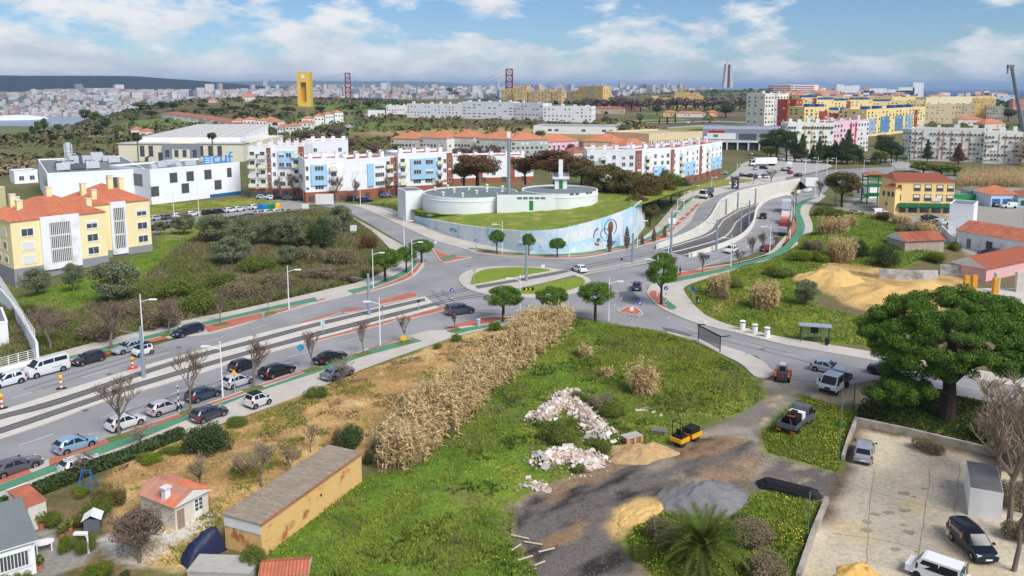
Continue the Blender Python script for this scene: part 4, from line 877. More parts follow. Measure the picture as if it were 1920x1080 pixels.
for k in range(5):
 u0,u1=L*(.02+k*.2),L*(.2+k*.2);e=MB();e.face([(u0,-.05,3.4),(u0,-1.6,2.5),(u1,-1.6,2.5),(u1,-.05,3.4)]);e.face([(u0,-1.6,2.5),(u0,-1.6,2.15),(u1,-1.6,2.15),(u1,-1.6,2.5)]);part('awning',e,AWN,root)
 window(root,'f',L,D,(u0+u1)/2,.7,2.2,1.5,surround=.08,fm=FRAMEG)
e=MB();panel(e,'f',L,D,.62*L,.78*L,4.0,5.0,.25);part('washing',e,mat('linen',S(226,214,218),.9,.15,2),root)
ww=ca+Vector((-4.6,1.0,0));root,L,D=block('cafe_wing','lower yellow wing with small windows and brown roof at the left of the corner cafe',P(1646,398),P(1676,403),10,7.6,CAFY,'building',z=0,roof='hip',rm=BROOF,rise=1.2,over=.3)
for u in (.3,.6,.85):window(root,'f',L,D,u*L,5.2,.7,1.2,surround=.06,fm=FRAMEG)
window(root,'f',L,D,.5*L,2.4,1.0,1.0,surround=.08)
gs=thing('fire_stair','green steel outdoor stair tower beside the yellow corner building','stair',P(1640,384))
e=MB()
for x in (-2.5,2.5):
 for y in (0,4):e.box(x-.15,y-.15,0,x+.15,y+.15,9.2)
part('frame',e,GRNM,gs)
for k in range(3):e=MB();e.box(-2.8,-.3,2.6+k*2.9,2.8,4.3,2.8+k*2.9);e.box(-2.8,-.35,2.8+k*2.9,2.8,-.25,3.8+k*2.9);part('landing',e,GRNM,gs)
for k in range(10):e=MB();e.box(-6.4+k*.38,0,k*.27,-6.0+k*.38,1.4,k*.27+.12);part('stair_tread',e,GRNM,gs)
hip_roof(gs,6.4,5.5,9.3,1.0,.3,TILEO,x0=-3.2,y0=-.5)
def vhouse(label,a,b,D,H,wallm,roofm,rise,wins=(),name='house',gable=False,rib=.4,z=None,roof='hip',doors=()):
 root,L,D=block(name,label,a,b,D,H,wallm,'house',None,z,roof,roofm,rise=rise,rib=rib,over=.35,gable=gable,par=.15)
 for u,zz,wd,ht in wins:window(root,'f',L,D,u*L,zz,wd,ht,surround=.14,fm=FRAMEG,mull=1)
 for u,m in doors:e=MB();panel(e,'f',L,D,u*L-.5,u*L+.5,0,2.1,.06);part('door',e,m,root)
 return root,L,D
PINK=mat('pink_render',S(226,178,178),.9,.05,1);DOORB=mat('blue_garage_door',S(48,110,170),.6,.05,2);DOORG=mat('grey_door',S(126,130,136),.6,.05,2);LILAC=mat('lilac_render',S(196,206,230),.9,.04,1)
vhouse('blank white cube house with flat grey roof below the corner cafe',P(1777,436),P(1822,440),9,7.2,WHITE,GREYROOF,0,roof='flat')
vhouse('long white single storey cottage with terracotta roof and grey door',P(1793,464),P(1945,494),8,3.6,WHITE,TILEO,2.0,((.42,1.0,1.2,1.2),(.78,1.1,1.8,.9)),gable=True,doors=((.16,DOORG),))
vhouse('pink house with brown tiled roof beside the building site',P(1848,528),P(1945,506),7,2.4,PINK,BROOF,1.8,(),gable=True)
vhouse('low ruined house with rusty tiled roof behind the mossy wall',P(1695,487),P(1768,484),6,2.4,mat('ruin_wall',S(176,160,146),.95,.2,1),TILEO,1.5,(),gable=True,rib=.35)
vhouse('grey roofed workshop with brown garage door on the upper right',P(1818,379),P(1860,380),9,3.4,mat('grey_render',S(170,168,166),.9,.08,1),GREYROOF,1.2,(),doors=((.75,mat('brown_door',S(110,72,56),.7,.1,2)),))
r_,L,D=vhouse('pale lilac house with orange roof and blue garage doors',P(1857,388),P(1906,388),10,3.8,LILAC,TILEF,2.2,())
for u in (.2,.6):e=MB();panel(e,'f',L,D,u*L-1.2,u*L+1.2,0,2.5,.06);part('garage_door',e,DOORB,r_)
vhouse('pale turquoise house at the right edge behind the parked van',P(1908,390),P(1960,392),10,3.6,mat('turquoise_render',S(176,208,210),.9,.04,1),TILEO,1.6,((.2,1,1.2,1.2),))
vhouse('small white house with two narrow windows left of the green stair',P(1600,368),P(1630,372),8,4.6,WHITE2,GREYROOF,0,((.3,1.4,.6,1.6),(.55,1.4,.6,1.6)),roof='flat')
vhouse('green container hut on the square behind the cafe',P(1788,381),P(1830,381),4,2.6,mat('container_green',S(40,140,84),.6,.05,2),GREYROOF,0,(),roof='flat',name='container_hut')
def wallrun(label,pts,hh,t,m,name='garden_wall',z=None):
 o=thing(name,label,'wall');e=MB();ln=[Vector(p[:2]) for p in pts]
 for i in range(len(ln)-1):
  a,b=ln[i],ln[i+1];d=(b-a).normalized();n=Vector((-d.y,d.x))*t;za,zb=gz(*a),gz(*b)
  q=[a,b,b+n,a+n];zz=[za,zb,zb,za]
  e.face([(*q[k],zz[k]-.5) for k in (0,1)]+[(*q[1],zb+hh),(*q[0],za+hh)]);e.face([(*q[2],zb-.5),(*q[3],za-.5),(*q[3],za+hh),(*q[2],zb+hh)])
  e.face([(*q[0],za+hh),(*q[1],zb+hh),(*q[2],zb+hh),(*q[3],za+hh)])
  if i==0:e.face([(*q[3],za-.5),(*q[0],za-.5),(*q[0],za+hh),(*q[3],za+hh)])
  if i==len(ln)-2:e.face([(*q[1],zb-.5),(*q[2],zb-.5),(*q[2],zb+hh),(*q[1],zb+hh)])
 part('wall',e,m,o);return o
MOSS=mat('mossy_wall',S(190,190,194),.95,.16,.8,rgb2=S(136,132,124),scale2=.5,thr=.55,soft=.1)
wallrun('mossy white garden wall along the back of the sand heap',[P(1648,524),P(1705,527),P(1758,527)],2.0,.4,MOSS)
wallrun('bare grey garden wall between sand heap and pink house',[P(1762,516),P(1804,519)],2.0,.4,MOSS)
wallrun('low tumbled stone wall left of the mossy wall',[P(1578,514),P(1612,518),P(1646,524)],.9,.5,mat('rubble_stone',S(186,166,132),.95,.2,2))
wallrun('white street wall below the white cube house',[P(1762,432),P(1780,452),P(1795,466)],1.6,.3,WHITE2)
FORM=mat('yellow_formwork',S(216,156,60),.8,.1,2)
bs=thing('building_site','concrete shell of a house under construction with yellow formwork columns','building site',P(1850,570))
e=MB();e.box(-3,-4,-.5,14,9,.5);part('slab',e,mat('raw_concrete',S(200,194,184),.9,.1,1,.1,.3),bs)
e=MB();e.box(-3,-4.4,.5,10,-4.02,1.0);e.box(-3.4,-4,.5,-3.02,6,1.4);part('formwork_board',e,mat('site_timber',S(170,140,108),.9,.15,2),bs)
for x,y,hh,m in ((-2,3,4.2,0),(0,4.2,4.0,0),(1.5,.5,4.4,0),(5,6,4,1),(9,6.5,4,1),(9.8,6.5,4.0,1),(11,6.5,4.0,1),(12,2,3,1)):
 e=MB();e.box(x-.4,y-.35,.5,x+.4,y+.35,hh);part('column',e,FORM if m==0 else MATS['raw_concrete'],bs)
for i in range(10):
 e=MB();e.cbox((-2+i*1.3,-2+(i*37 % 7)*.8,.5+.0),(2.4,.22,.1),0,i*.8);part('plank',e,MATS['site_timber'],bs)
 # far town
def fmat(*c):return mat('wall_%d_%d_%d' % c,S(*c),.85,.04,.2)
def fb(label,pl,pr,top,D,colr,floors,cols,roof='flat',rise=3,group=None,win=(1.3,1.3),side=3,name='apartment_block',rm=None,par=.6,cat='building',bands=(),roofbits=0,seed=0,glass=None):
 a,b=G(*pl),G(*pr);H=max(2.5,ZT(a.y,top)-a.z)
 root,L,D=block(name,label,a,b,D,H,fmat(*colr),cat,group,a.z,roof,rm or (GREYROOF if roof=='flat' else TILEF),rise=rise,over=.4,par=par)
 if floors:far_windows(root,L,D,H,floors,[('f',cols,*win)]+([('l',side,*win),('r',side,*win)] if side else []),glass,t=.48 if bands else .06)
 for u0,u1,z0,z1,c,t in bands:e=MB();panel(e,'f',L,D,u0*L,u1*L,z0*H,z1*H,t);part('facade_band',e,fmat(*c),root)
 rq=random.Random(seed+int(pl[0]))
 for k in range(roofbits):
  e=MB();x=L*(k+.5)/roofbits;s=rq.uniform(1.5,3);e.box(x-s/2,D*.3,H,x+s/2,D*.3+s,H+rq.uniform(1.5,3.2));part('roof_hut',e,fmat(*colr),root)
 return root,L,D,H
GR_='red roofed apartment blocks below the field'
for lb,pl,pr,top,c in (
 ('beige block with red hip roof, first from the left below the ochre field',(733,285),(786,287),259,(214,208,192)),('white block with red hip roof and long balconies, second from the left below the field',(788,287),(838,290),257,(228,226,220)),
 ('greyish block with red hip roof behind bare trees, third below the field',(840,288),(888,290),256,(206,200,186)),('pale green-grey block with red hip roof behind bare trees, fourth below the field',(893,291),(956,294),259,(206,212,200)),
 ('grey-green block with red hip roof right of the tall grey mast',(958,294),(1028,292),263,(178,186,178)),('pink block with red hip roof and yellow balconies',(1017,288),(1086,284),267,(226,186,204)),
 ('sand coloured block with broad red hip roof beside the pink one',(1086,284),(1146,290),264,(198,182,160)),('peach block end with red hip roof and small balconies',(1146,290),(1174,284),266,(232,204,160)),('white block with low red hip roofs in front of the beige slotted hall',(1172,292),(1256,288),274,(232,232,232))):
 fb(lb,pl,pr,top,16,c,3,8,'hip',3.4,GR_,(1.4,1.2),3)
GR_='red tiled terrace houses behind the white and blue rows'
for k,(x0,x1) in enumerate(((1076,1100),(1104,1140),(1142,1172),(1174,1214))):
 fb(('short','longer','low','wide')[k]+' terrace house with dark red roof, '+('first','second','third','last')[k]+' of four behind the white and blue row',(x0,305),(x1,303),287,10,(226,222,214),1,3,'hip',2.2,GR_,rm=TILEO,name='terrace_house',cat='house')
GR_='long white housing slabs'
fb('short white housing slab at the left end of the long white row',(724,214),(764,214),199,14,(226,226,226),3,8,group=GR_,roofbits=3)
fb('white housing slab with small windows, second of the long white row',(763,220),(866,222),195.5,14,(236,236,238),4,16,group=GR_,roofbits=6)
fb('taller white housing slab with dark balcony lines in the middle of the long white row',(866,222),(962,224),191.5,14,(238,238,240),5,10,group=GR_,win=(3.2,.9),roofbits=5)
fb('white housing slab with blue-grey rooftop, right of the middle of the long white row',(962,224),(1018,226),194,14,(236,236,238),5,8,group=GR_,win=(2.6,.9),rm=mat('blue_grey_roof',S(84,104,136),.8,.05,1),roofbits=2)
fb('lower white housing slab with scattered windows at the right end of the long white row',(1018,228),(1110,230),200,14,(238,238,238),4,12,group=GR_,roofbits=4)
fb('low white pavilion roofs on the plot in front of the white slabs',(1000,250),(1152,252),237,30,(232,234,236),1,12,name='pavilion',win=(3,1.6))
fb('white garage building near the road bend at the left end of the slabs',(690,219),(722,219),208,10,(224,226,230),1,4,name='garage',win=(2,1.6))
fb('white low hall on the hill crest',(775,184),(838,184),172,30,(222,222,218),0,0,name='hall',par=.3)
fb('small red roofed farmhouse on the crest beside the dark trees',(730,184),(752,184),179,12,(214,190,160),1,3,'hip',2.4,name='house',cat='house')
fb('lone white house on the brushy hill top',(467,192),(479,192),182,8,(236,236,232),1,2,'hip',4,name='house',cat='house')
fb('small beige house with broken roof on the brushy hill',(391,193),(404,193),187,8,(200,186,170),1,2,'hip',2,name='house',cat='house')
GR_='white terrace houses with red roofs below the yellow tower'
for k,(x0,x1,y,t) in enumerate(((436,455,240,226),(456,478,241,224),(480,500,242,226),(502,524,247,228),(520,536,252,238),(536,556,252,236),(566,588,238,222),(590,608,236,218),(610,626,232,214),(628,644,230,211),(560,584,244,230),(495,515,238,224))):
 fb('white terrace house with red roof below the yellow tower, number ' .replace(', number ',', ')+('first','second','third','fourth','fifth','sixth','seventh','eighth','ninth','tenth','eleventh','twelfth')[k]+' of the cluster',(x0,y),(x1,y),t,11,(234,232,228),2,3,'hip',2.2,GR_,name='terrace_house',cat='house',win=(1.4,1.2))
GR_='stepped terrace rows on the brushy hill'
for k in range(11):
 x=302+k*13.5;y=221+k*1.9+max(0,k-5)*.6
 fb('stepped white terrace house with brown roof, '+('first','second','third','fourth','fifth','sixth','seventh','eighth','ninth','tenth','eleventh')[k]+' along the hillside row',(x,y),(x+13,y+2),y-8,22,(232,226,222),1,2,'hip',1.6,GR_,name='terrace_house',cat='house',rm=mat('far_brown_roof',S(160,106,92),.9,.1,1))
fb('small white and red cottage on the slope left of the warehouse',(246,252),(262,252),243,9,(224,220,216),1,2,'hip',2,name='house',cat='house')
fb('white cottage with red roof on the slope just left of the warehouse',(262,256),(284,256),246,9,(226,222,216),1,2,'hip',2,name='house',cat='house')
ta,tb=G(560,199),G(588,199);Ht=ZT(ta.y,135)-ta.z;YT=mat('tower_yellow',S(226,186,84),.8,.04,.1);YT2=mat('tower_yellow_inner',S(214,160,48),.8,.05,.1)
yt=thing('concrete_tower','tall yellow concrete tower with a deep vertical recess on the hill','tower',tuple(ta),0)
Wt=(tb-ta).x;e=MB();e.box(-1,0,-2,Wt*.22,Wt,Ht);e.box(Wt*.72,0,-2,Wt*1.05,Wt,Ht);e.box(Wt*.22,Wt*.5,-2,Wt*.72,Wt,Ht);e.box(Wt*.22,0,Ht*.70,Wt*.72,Wt*.5,Ht);e.box(Wt*.22,0,-2,Wt*.72,Wt*.5,Ht*.12);part('shaft',e,YT,yt)
e=MB();e.box(Wt*.22,Wt*.44,Ht*.12,Wt*.72,Wt*.499,Ht*.7);part('recess',e,YT2,yt)
e=MB();e.box(Wt*.30,-.3,Ht*.80,Wt*.60,-.02,Ht*.92);part('round_sign',e,mat('sign_cream',S(236,222,190),.8,.1,.3),yt)
TAN=(222,184,118);GR_='tan tower blocks on the plateau'
for lb,x0,x1,y,t,D in (('tan tower block at the left end of the plateau group',940,962,193,167,18),('tall tan tower block, second of the plateau group',963,988,194,162,20),('short tan block between two taller tan towers',990,1008,194,171,18),('tan tower block behind the dark round tree',1008,1032,194,170,18),('bright tan block, slim, mid plateau group',1034,1053,194,170,18),('tan tower block left of the widest tan tower',1062,1084,195,171,18),('widest and tallest tan tower block of the plateau group',1084,1130,195,162,24)):
 fb(lb,(x0,y),(x1,y),t,D,TAN,9,4,group=GR_,win=(1.8,1.5),roofbits=2,bands=((.4,.6,0,.98,(196,176,150),.3),))
GR_='low tan blocks near the cypress'
for lb,x0,x1,y,t in (('low tan block right of the red brown sports hall',1195,1222,192,180),('cream low block in front of the tan pair',1226,1268,200,184),('tan block with a white stair tower',1264,1290,201,173),('tan block right of the white stair tower',1290,1310,201,175),('small tan block at the right end near the bare trees',1308,1318,200,180)):
 fb(lb,(x0,y),(x1,y),t,18,TAN,6,4,group=GR_,win=(1.6,1.4),roofbits=1)
fb('red brown sports hall with pale blue roof edge',(1136,204),(1190,206),190,30,(150,92,76),1,4,name='sports_hall',rm=mat('pale_blue_roof',S(170,186,204),.7,.05,1),win=(3,2))
fb('white block with reddish roof left of the tan towers',(908,184),(940,184),163,22,(226,210,196),6,7,group=None,rm=mat('pink_roof',S(200,150,130),.8,.05,1),win=(2.4,1.6))
fb('low yellow house in front of the bare tree belt',(1243,219),(1268,219),210,10,(224,190,130),1,4,'hip',2,name='house',cat='house')
fb('low white house row with red roofs before the bare tree belt',(1268,220),(1322,220),212,10,(224,220,214),1,8,'hip',2,name='house',cat='house')
fb('orange house with dark roof beside the round dark tree',(1330,219),(1345,219),210,10,(222,160,120),1,3,'hip',2,name='house',cat='house')
fb('long low house with red roof behind the traffic island lawn',(1110,214),(1170,214),203,12,(190,170,154),1,8,'hip',2,name='house',cat='house',rm=TILEO)
root,L,D,H=fb('beige hall with tall narrow slots in its walls',(1216,290),(1316,283),254,34,(222,204,166),0,0,name='hall',par=.9,rm=mat('beige_roof',S(190,178,150),.9,.05,1))
e=MB()
for k in range(22):u=L*(k+.5)/22;panel(e,'f',L,D,u-.35,u+.35,H*.12,H*.72,.05)
part('wall_slots',e,mat('slot_shade',S(120,104,78),.9,.05,1),root,kind='stuff')
MALL=mat('mall_grey',S(150,152,164),.7,.04,.4);ma,mb_=G(1316,282),G(1484,290)
ma=P(1316,280);mb_=P(1492,283)
root,L,D=block('shopping_centre','wide grey shopping centre on pillars with white and red panels',ma,mb_,46,11.5,MALL,'building',z=0,par=.5,rm=mat('mall_roof',S(156,164,182),.7,.05,.5))
e=MB();panel(e,'f',L,D,.03*L,.96*L,4.4,5.4,1.5);part('canopy',e,WHITE2,root)
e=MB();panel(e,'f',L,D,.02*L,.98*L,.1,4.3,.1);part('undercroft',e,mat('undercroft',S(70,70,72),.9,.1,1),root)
for k in range(9):e=MB();x=L*(.04+k*.115);e.box(x-.4,-1.4,-.5,x+.4,-.6,4.4);part('pillar',e,WHITE2,root)
for u0,u1,z0,z1,c,nm in ((.05,.36,6.2,9.6,(236,238,240),'white_panel'),(.07,.24,9.7,11.0,(190,40,44),'red_panel'),(.66,.86,6.4,9.4,(220,140,104),'orange_panel'),(.40,.58,6.0,9.4,(84,92,104),'glazed_panel'),(.12,.17,7.2,8.8,(60,160,90),'logo_mark')):
 e=MB();panel(e,'f',L,D,u0*L,u1*L,z0,z1,.25 if nm !='logo_mark' else .3);part(nm,e,fmat(*c),root)
fb('pale eight storey block with dark open balconies, left of the pair',(1404,238),(1432,240),176,18,(222,220,208),8,4,win=(2.6,1.6),roofbits=1)
fb('pale eight storey block with a grey stair strip, right of the pair',(1432,242),(1476,240),177,20,(230,226,214),8,8,win=(1.5,1.4),roofbits=3,bands=((.40,.52,0,1.03,(190,198,206),.4),))
YQ=(238,214,148);BLUE=mat('blue_roof_hut',S(30,92,160),.6,.04,1);GR_='yellow quarter with blue roof huts'
def yq(lb,pl,pr,top,D,floors,cols,bands,huts,glass=None,c=YQ):
 root,L,D,H=fb(lb,pl,pr,top,D,c,floors,cols,group=GR_,win=(1.3,1.3),bands=bands,rm=mat('ochre_roof',S(206,180,130),.9,.05,1))
 for u,wd in huts:e=MB();e.box(u*L-wd/2,1.5,H,u*L+wd/2,7,H+2.6);part('roof_hut',e,BLUE,root)
BRK=(156,76,58);LB_=(150,176,190)
yq('brick red block with pale edge at the left end of the yellow quarter',(1474,242),(1492,240),187,18,9,3,(),(),c=BRK)
yq('narrow brick red block with yellow corner beside the pale block',(1490,242),(1506,240),188,18,9,3,((.75,1,0,1,YQ,.3),),(),c=(168,86,64))
yq('yellow block with pale blue window strip and blue roof hut, left part of the quarter',(1506,252),(1550,252),202,18,7,5,((.20,.36,.1,.72,LB_,.4),(.62,.98,0,.86,BRK,.3)),((.35,6),(.75,6)))
yq('yellow block with brick red corner below the middle blue huts',(1550,252),(1592,253),208,18,7,5,((.1,.5,0,.9,BRK,.3),),((.3,6),(.8,7)))
yq('yellow block with brick stair strip behind the pink block',(1572,253),(1624,254),214,18,7,6,((.78,.96,0,1,BRK,.3),),((.2,6),))
yq('longest yellow block with four pale blue window bays and blue roof huts',(1622,256),(1712,246),206.5,18,7,14,((.03,.19,.1,.68,LB_,.4),(.28,.45,.1,.72,(96,140,178),.4),(.58,.74,.1,.72,(96,140,178),.4),(.80,.96,.1,.72,LB_,.4)),((.08,6),(.3,6),(.6,6),(.8,7),(.98,5)))
yq('yellow block end with brick strip at the right end of the quarter',(1712,246),(1732,243),202,20,7,4,((0,.28,0,.9,BRK,.3),),())
GRB=[('yellow block with gabled top behind the blue huts, left',1500,1530,232,184),('yellow block behind the blue huts, left of the middle',1530,1562,230,188),('yellow block behind with brick upper floor',1562,1594,230,190),('pale yellow block behind with blue huts, middle',1592,1634,228,188),('yellow block behind with blue huts, right of the middle',1634,1668,228,191),('yellow block with brown roof at the right of the back row',1668,1704,226,190),('cream block at the right end of the back row',1704,1734,226,188)]
for k,(lb,x0,x1,y,t) in enumerate(GRB):yq(lb,(x0,y),(x1,y),t,16,7,5,((.7,.95,.5,1.0,BRK,.3),) if k in (0,2) else (),((.3,8),(.75,8)) if k not in (5,6) else ())
GRB=[('cream block behind the yellow quarter, left',1500,1540,203,181),('pale block in the upper back row behind the blue huts',1540,1580,202,180),('beige block in the upper back row, middle',1580,1625,201,181),('beige block in the upper back row, right of the middle',1625,1672,200,180),('pale block in the upper back row, right',1672,1722,199,183)]
for lb,x0,x1,y,t in GRB:yq(lb,(x0,y),(x1,y),t,18,5,7,(),((.5,9),))
fb('white and pink housing slab with narrow balcony columns, white left part',(1475,290),(1560,290),232,12,(236,236,228),6,16,win=(.9,1.2),roofbits=5,group='white and pink slab',bands=((.36,.40,.06,.97,(226,196,120),.2),(.52,.56,.06,.97,(226,196,120),.2),(.76,.80,.06,.97,(226,196,120),.2)))
fb('white and pink housing slab with red balcony columns, pink right part',(1560,290),(1626,283),229,12,(232,198,208),6,12,win=(.9,1.2),roofbits=4,group='white and pink slab',bands=((.46,.50,.05,.96,(190,60,66),.2),(.60,.635,.05,.96,(190,60,66),.2),(.66,1.0,0,.97,(226,222,222),.1)))
GR_='long white slab by the wood'
pbs=tuple((u,u+.016,.06,.97,(206,150,136),.25) for u in (.05,.15,.38,.44,.55,.70,.80))
fb('long pale slab with pink balcony columns, its left and longer part',(1706,300),(1842,305),242,13,(240,240,228),6,20,win=(.8,.8),roofbits=4,group=GR_,bands=pbs,side=4)
fb('long pale slab with pink balcony columns, lower right part',(1842,306),(1914,308),249,13,(240,240,230),6,11,win=(.8,.8),roofbits=3,group=GR_,bands=pbs[::2])
fb('orange block at the right edge beside the long pale slab',(1914,310),(1945,312),255,12,(222,172,96),6,4)
fb('pale grey end block left of the long pale slab',(1690,290),(1706,292),243,12,(206,212,216),6,3,win=(1,1))
GR_='tan blocks behind the long pale slab'
for lb,x0,x1,y,t,c in (('tan block with dark window columns behind the bare tree',1732,1790,232,197,(222,204,164)),('tan block with window columns right of the bare tree',1788,1826,230,197,(214,194,160)),('yellow tan block in the upper right',1822,1862,228,186,(232,200,130)),('grey balconied end block in the upper right',1848,1880,230,200,(190,182,166)),('long cream block behind the tan ones',1736,1820,200,183,(228,214,180)),('cream block with orange roof huts in the upper right',1812,1866,198,182,(230,206,150))):
 fb(lb,(x0,y),(x1,y),t,18,c,6,6,group=GR_,win=(1.3,1.0),roofbits=3)
fb('low white villa with red roofs between tan blocks and long pale slab',(1796,236),(1846,236),224,16,(234,226,214),1,6,'hip',3,name='house',cat='house')
fb('red roofed pavilion right of the low white villa',(1846,242),(1884,242),232,14,(226,210,190),1,4,'hip',4,name='house',cat='house')
fb('pink block at the right edge under the crane',(1898,206),(1940,206),186,14,(206,140,134),4,4)
fb('pale striped office slab before the sea under the crane',(1868,190),(1906,190),179,16,(196,206,220),4,2,win=(9,1),side=0)
fb('white and brown striped hospital slab on the skyline, left part',(1449,176),(1478,176),159,30,(232,228,226),4,1,win=(60,3),side=0,glass=fmat(150,96,88))
fb('white and brown striped hospital slab on the skyline, right part',(1480,176),(1534,176),159.5,30,(232,228,226),4,1,win=(110,3),side=0,glass=fmat(150,96,88))
for k,(x0,x1,y,t) in enumerate(((1568,1582,172,158.5),(1582,1596,172,161),(1596,1611,172,160),(1684,1714,178,164),(1711,1731,176,155),(1630,1662,176,166),(1664,1682,176,168))):
 fb(('slim white tower','middle white tower','right white tower','long white block','tall white stepped tower','low white block','small white block')[k]+' on the sea horizon '+('left of the hospital town','between two white towers','above the yellow quarter','before the stepped tower','above the tan blocks','near the middle of the skyline','just left of the long block')[k],(x0,y),(x1,y),t,25,(234,234,236),4,3,win=(4,2),side=0)
GR_='small houses of the far plateau'
rq=random.Random(9)
for k in range(64):
 x=rq.uniform(1440,1880);y=rq.uniform(171,186) if x<1640 else rq.uniform(177,186);wd=rq.uniform(8,22)
 ci=rq.randrange(5);fb('small distant '+('pale','beige','tan','white','reddish')[ci]+(' house with red hipped roof' if k % 3 else ' flat roofed house')+(' above the yellow quarter' if x<1640 else ' in the crowd below the sea'),(x,y),(x+wd,y),y-rq.uniform(4,8),18,((230,222,214),(226,208,184),(214,190,170),(236,232,230),(200,150,132))[ci],1,3,'hip' if k % 3 else 'flat',3,GR_,name='house',cat='house',win=(2.5,1.5),side=0)
 # monument, bridge, crane
STONE=mat('monument_stone',S(206,196,196),.9,.06,.1)
mz=G(1364,163.5);md=Vector((mz.x,mz.y,0));sc=mz.y/F
mo=thing('statue_monument','tall pale stone gateway pedestal with a statue spreading its arms on top','monument',tuple(mz));px_=lambda v:v*sc
def leg4(x0,x1,y0,y1,xt0,xt1,z0,z1,e):n=len(e.v);e.v+=[(x0,y0,z0),(x1,y0,z0),(x1,y1,z0),(x0,y1,z0),(xt0,y0,z1),(xt1,y0,z1),(xt1,y1,z1),(xt0,y1,z1)];e.f+=[tuple(n+i for i in f) for f in ((0,1,5,4),(1,2,6,5),(2,3,7,6),(3,0,4,7),(4,5,6,7))];e.m+=[0]*5
Hm=px_(41)
for sx in (-1,1):
 for y in (-px_(7),px_(1)):e=MB();xs_=sorted((sx*px_(9),sx*px_(3.2)));xt=sorted((sx*px_(5.5),sx*px_(2)));leg4(xs_[0],xs_[1],y,y+px_(6),xt[0],xt[1],-2,Hm,e);part('pedestal_leg',e,STONE,mo)
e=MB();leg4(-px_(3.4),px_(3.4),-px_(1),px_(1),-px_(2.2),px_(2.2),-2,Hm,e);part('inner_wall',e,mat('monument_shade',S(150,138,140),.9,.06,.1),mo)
e=MB();e.box(-px_(6),-px_(7),Hm,px_(6),px_(7),Hm+px_(1.5));e.box(-px_(3),-px_(3),Hm+px_(1.5),px_(3),px_(3),Hm+px_(3));part('platform',e,STONE,mo)
e=MB();z0=Hm+px_(3);e.tube([(0,0,z0),(0,0,z0+px_(8)),(0,0,z0+px_(9.4))],[px_(1.9),px_(1.3),px_(.5)],8);e.tube([(0,0,z0+px_(9)),(0,0,z0+px_(10.8))],[px_(.75),px_(.6)],8);e.tube([(-px_(5),0,z0+px_(8.4)),(0,0,z0+px_(8)),(px_(5),0,z0+px_(8.4))],[px_(.5),px_(.9),px_(.5)],6);part('statue',e,STONE,mo)
BRD=mat('bridge_red',S(140,44,60),.6,.05,.1)
bt1,bt2=PY(653,186,3000),PY(955,186,2350)
br=thing('suspension_bridge','red suspension bridge with two lattice towers crossing to the far shore','bridge');axis_=(bt2-bt1).normalized();acr=Vector((-axis_.y,axis_.x,0)).normalized()
def tower(p,top):
 e=MB();Hh=top-SEA;w2=8.5;pt=Vector((p.x,p.y,SEA));L_=[]
 acr2=Vector((1,0,0))
 for s in (-1,1):e.tube([pt+acr2*s*w2*1.15,pt+acr2*s*w2+Vector((0,0,Hh))],[2.8,2.0],4);
 nX=6
 for k in range(nX):
  za,zb=Hh*(.30+.7*k/nX),Hh*(.30+.7*(k+1)/nX)
  if k==0:e.tube([pt-acr2*w2+Vector((0,0,za)),pt+acr2*w2+Vector((0,0,za))],2.0,4)
  for s in (-1,1):e.tube([pt-acr2*s*w2+Vector((0,0,za)),pt+acr2*s*w2+Vector((0,0,zb))],.8,4)
  e.tube([pt-acr2*w2+Vector((0,0,zb)),pt+acr2*w2+Vector((0,0,zb))],1.6,4)
 part('tower',e,BRD,br)
z1,z2=ZT(bt1.y,137),ZT(bt2.y,129.5);tower(bt1,z1);tower(bt2,z2)
dk=[bt1+(bt2-bt1)*t for t in (-1.4,-.7,0,.5,1,1.5)];e=MB();zd=-6
for i in range(5):a,b=dk[i],dk[i+1];e.tube([(a.x,a.y,zd),(b.x,b.y,zd)],3.0,4)
part('deck',e,BRD,br)
for s in (-11,11):
 e=MB();pts=[]
 for k in range(41):
  t=-1+2*k/40;zt=z1+(z2-z1)*np.clip(t,0,1);sag=(zt-zd-4)*(1-min(1,abs(((t+1) % 1)-.5)*2)**2) if 0<=t<=1 else (zt-zd)*min(1,(abs(t-.5)-.5));q=bt1+(bt2-bt1)*t;pts.append((q.x+s,q.y,zt-sag))
 e.tube(pts,.28,3);part('main_cable',e,BRD,br)
cr0,cr1=PY(1928,190,420),PY(1897,126,420);CRN=mat('crane_grey',S(120,126,136),.5,.05,1)
cn=thing('crane','mobile crane with raised grey telescopic boom at the right edge','crane',(cr0.x,cr0.y,0))
e=MB();q=cr1-Vector((cr0.x,cr0.y,0));f0=Vector((3,2,3));e.tube([f0,f0.lerp(q,.5)],[1.3,1.2],6);e.tube([f0.lerp(q,.45),q],[.95,.8],6);part('boom',e,CRN,cn)
e=MB();e.box(q.x-2.2,q.y-.7,q.z-.3,q.x+1.0,q.y+.7,q.z+1.2);e.box(q.x-2.2,q.y-.4,q.z-3.2,q.x-1.6,q.y+.4,q.z);part('boom_head',e,CRN,cn)
e=MB();e.box(0,0,.8,9,3,2.2);e.box(6,.2,2.2,8.5,2.8,4);part('carrier',e,mat('crane_yellow',S(220,180,60),.5,.05,1),cn)
for k in range(4):e=MB();e.lathe([(.6,-.1),(.6,.4)],12,c=(1+k*2.2,.6),ax='y');part('wheel',e,TYRE,cn)
rs=np.random.RandomState(3);V=[];Q=[];cidx=0
CITYM=[mat('city_%d' % i,S(*[int(v*.9) for v in c]),.9,.1,.02) for i,c in enumerate(((226,222,220),(216,198,190),(200,184,172),(196,200,210),(186,156,146),(150,150,160)))]
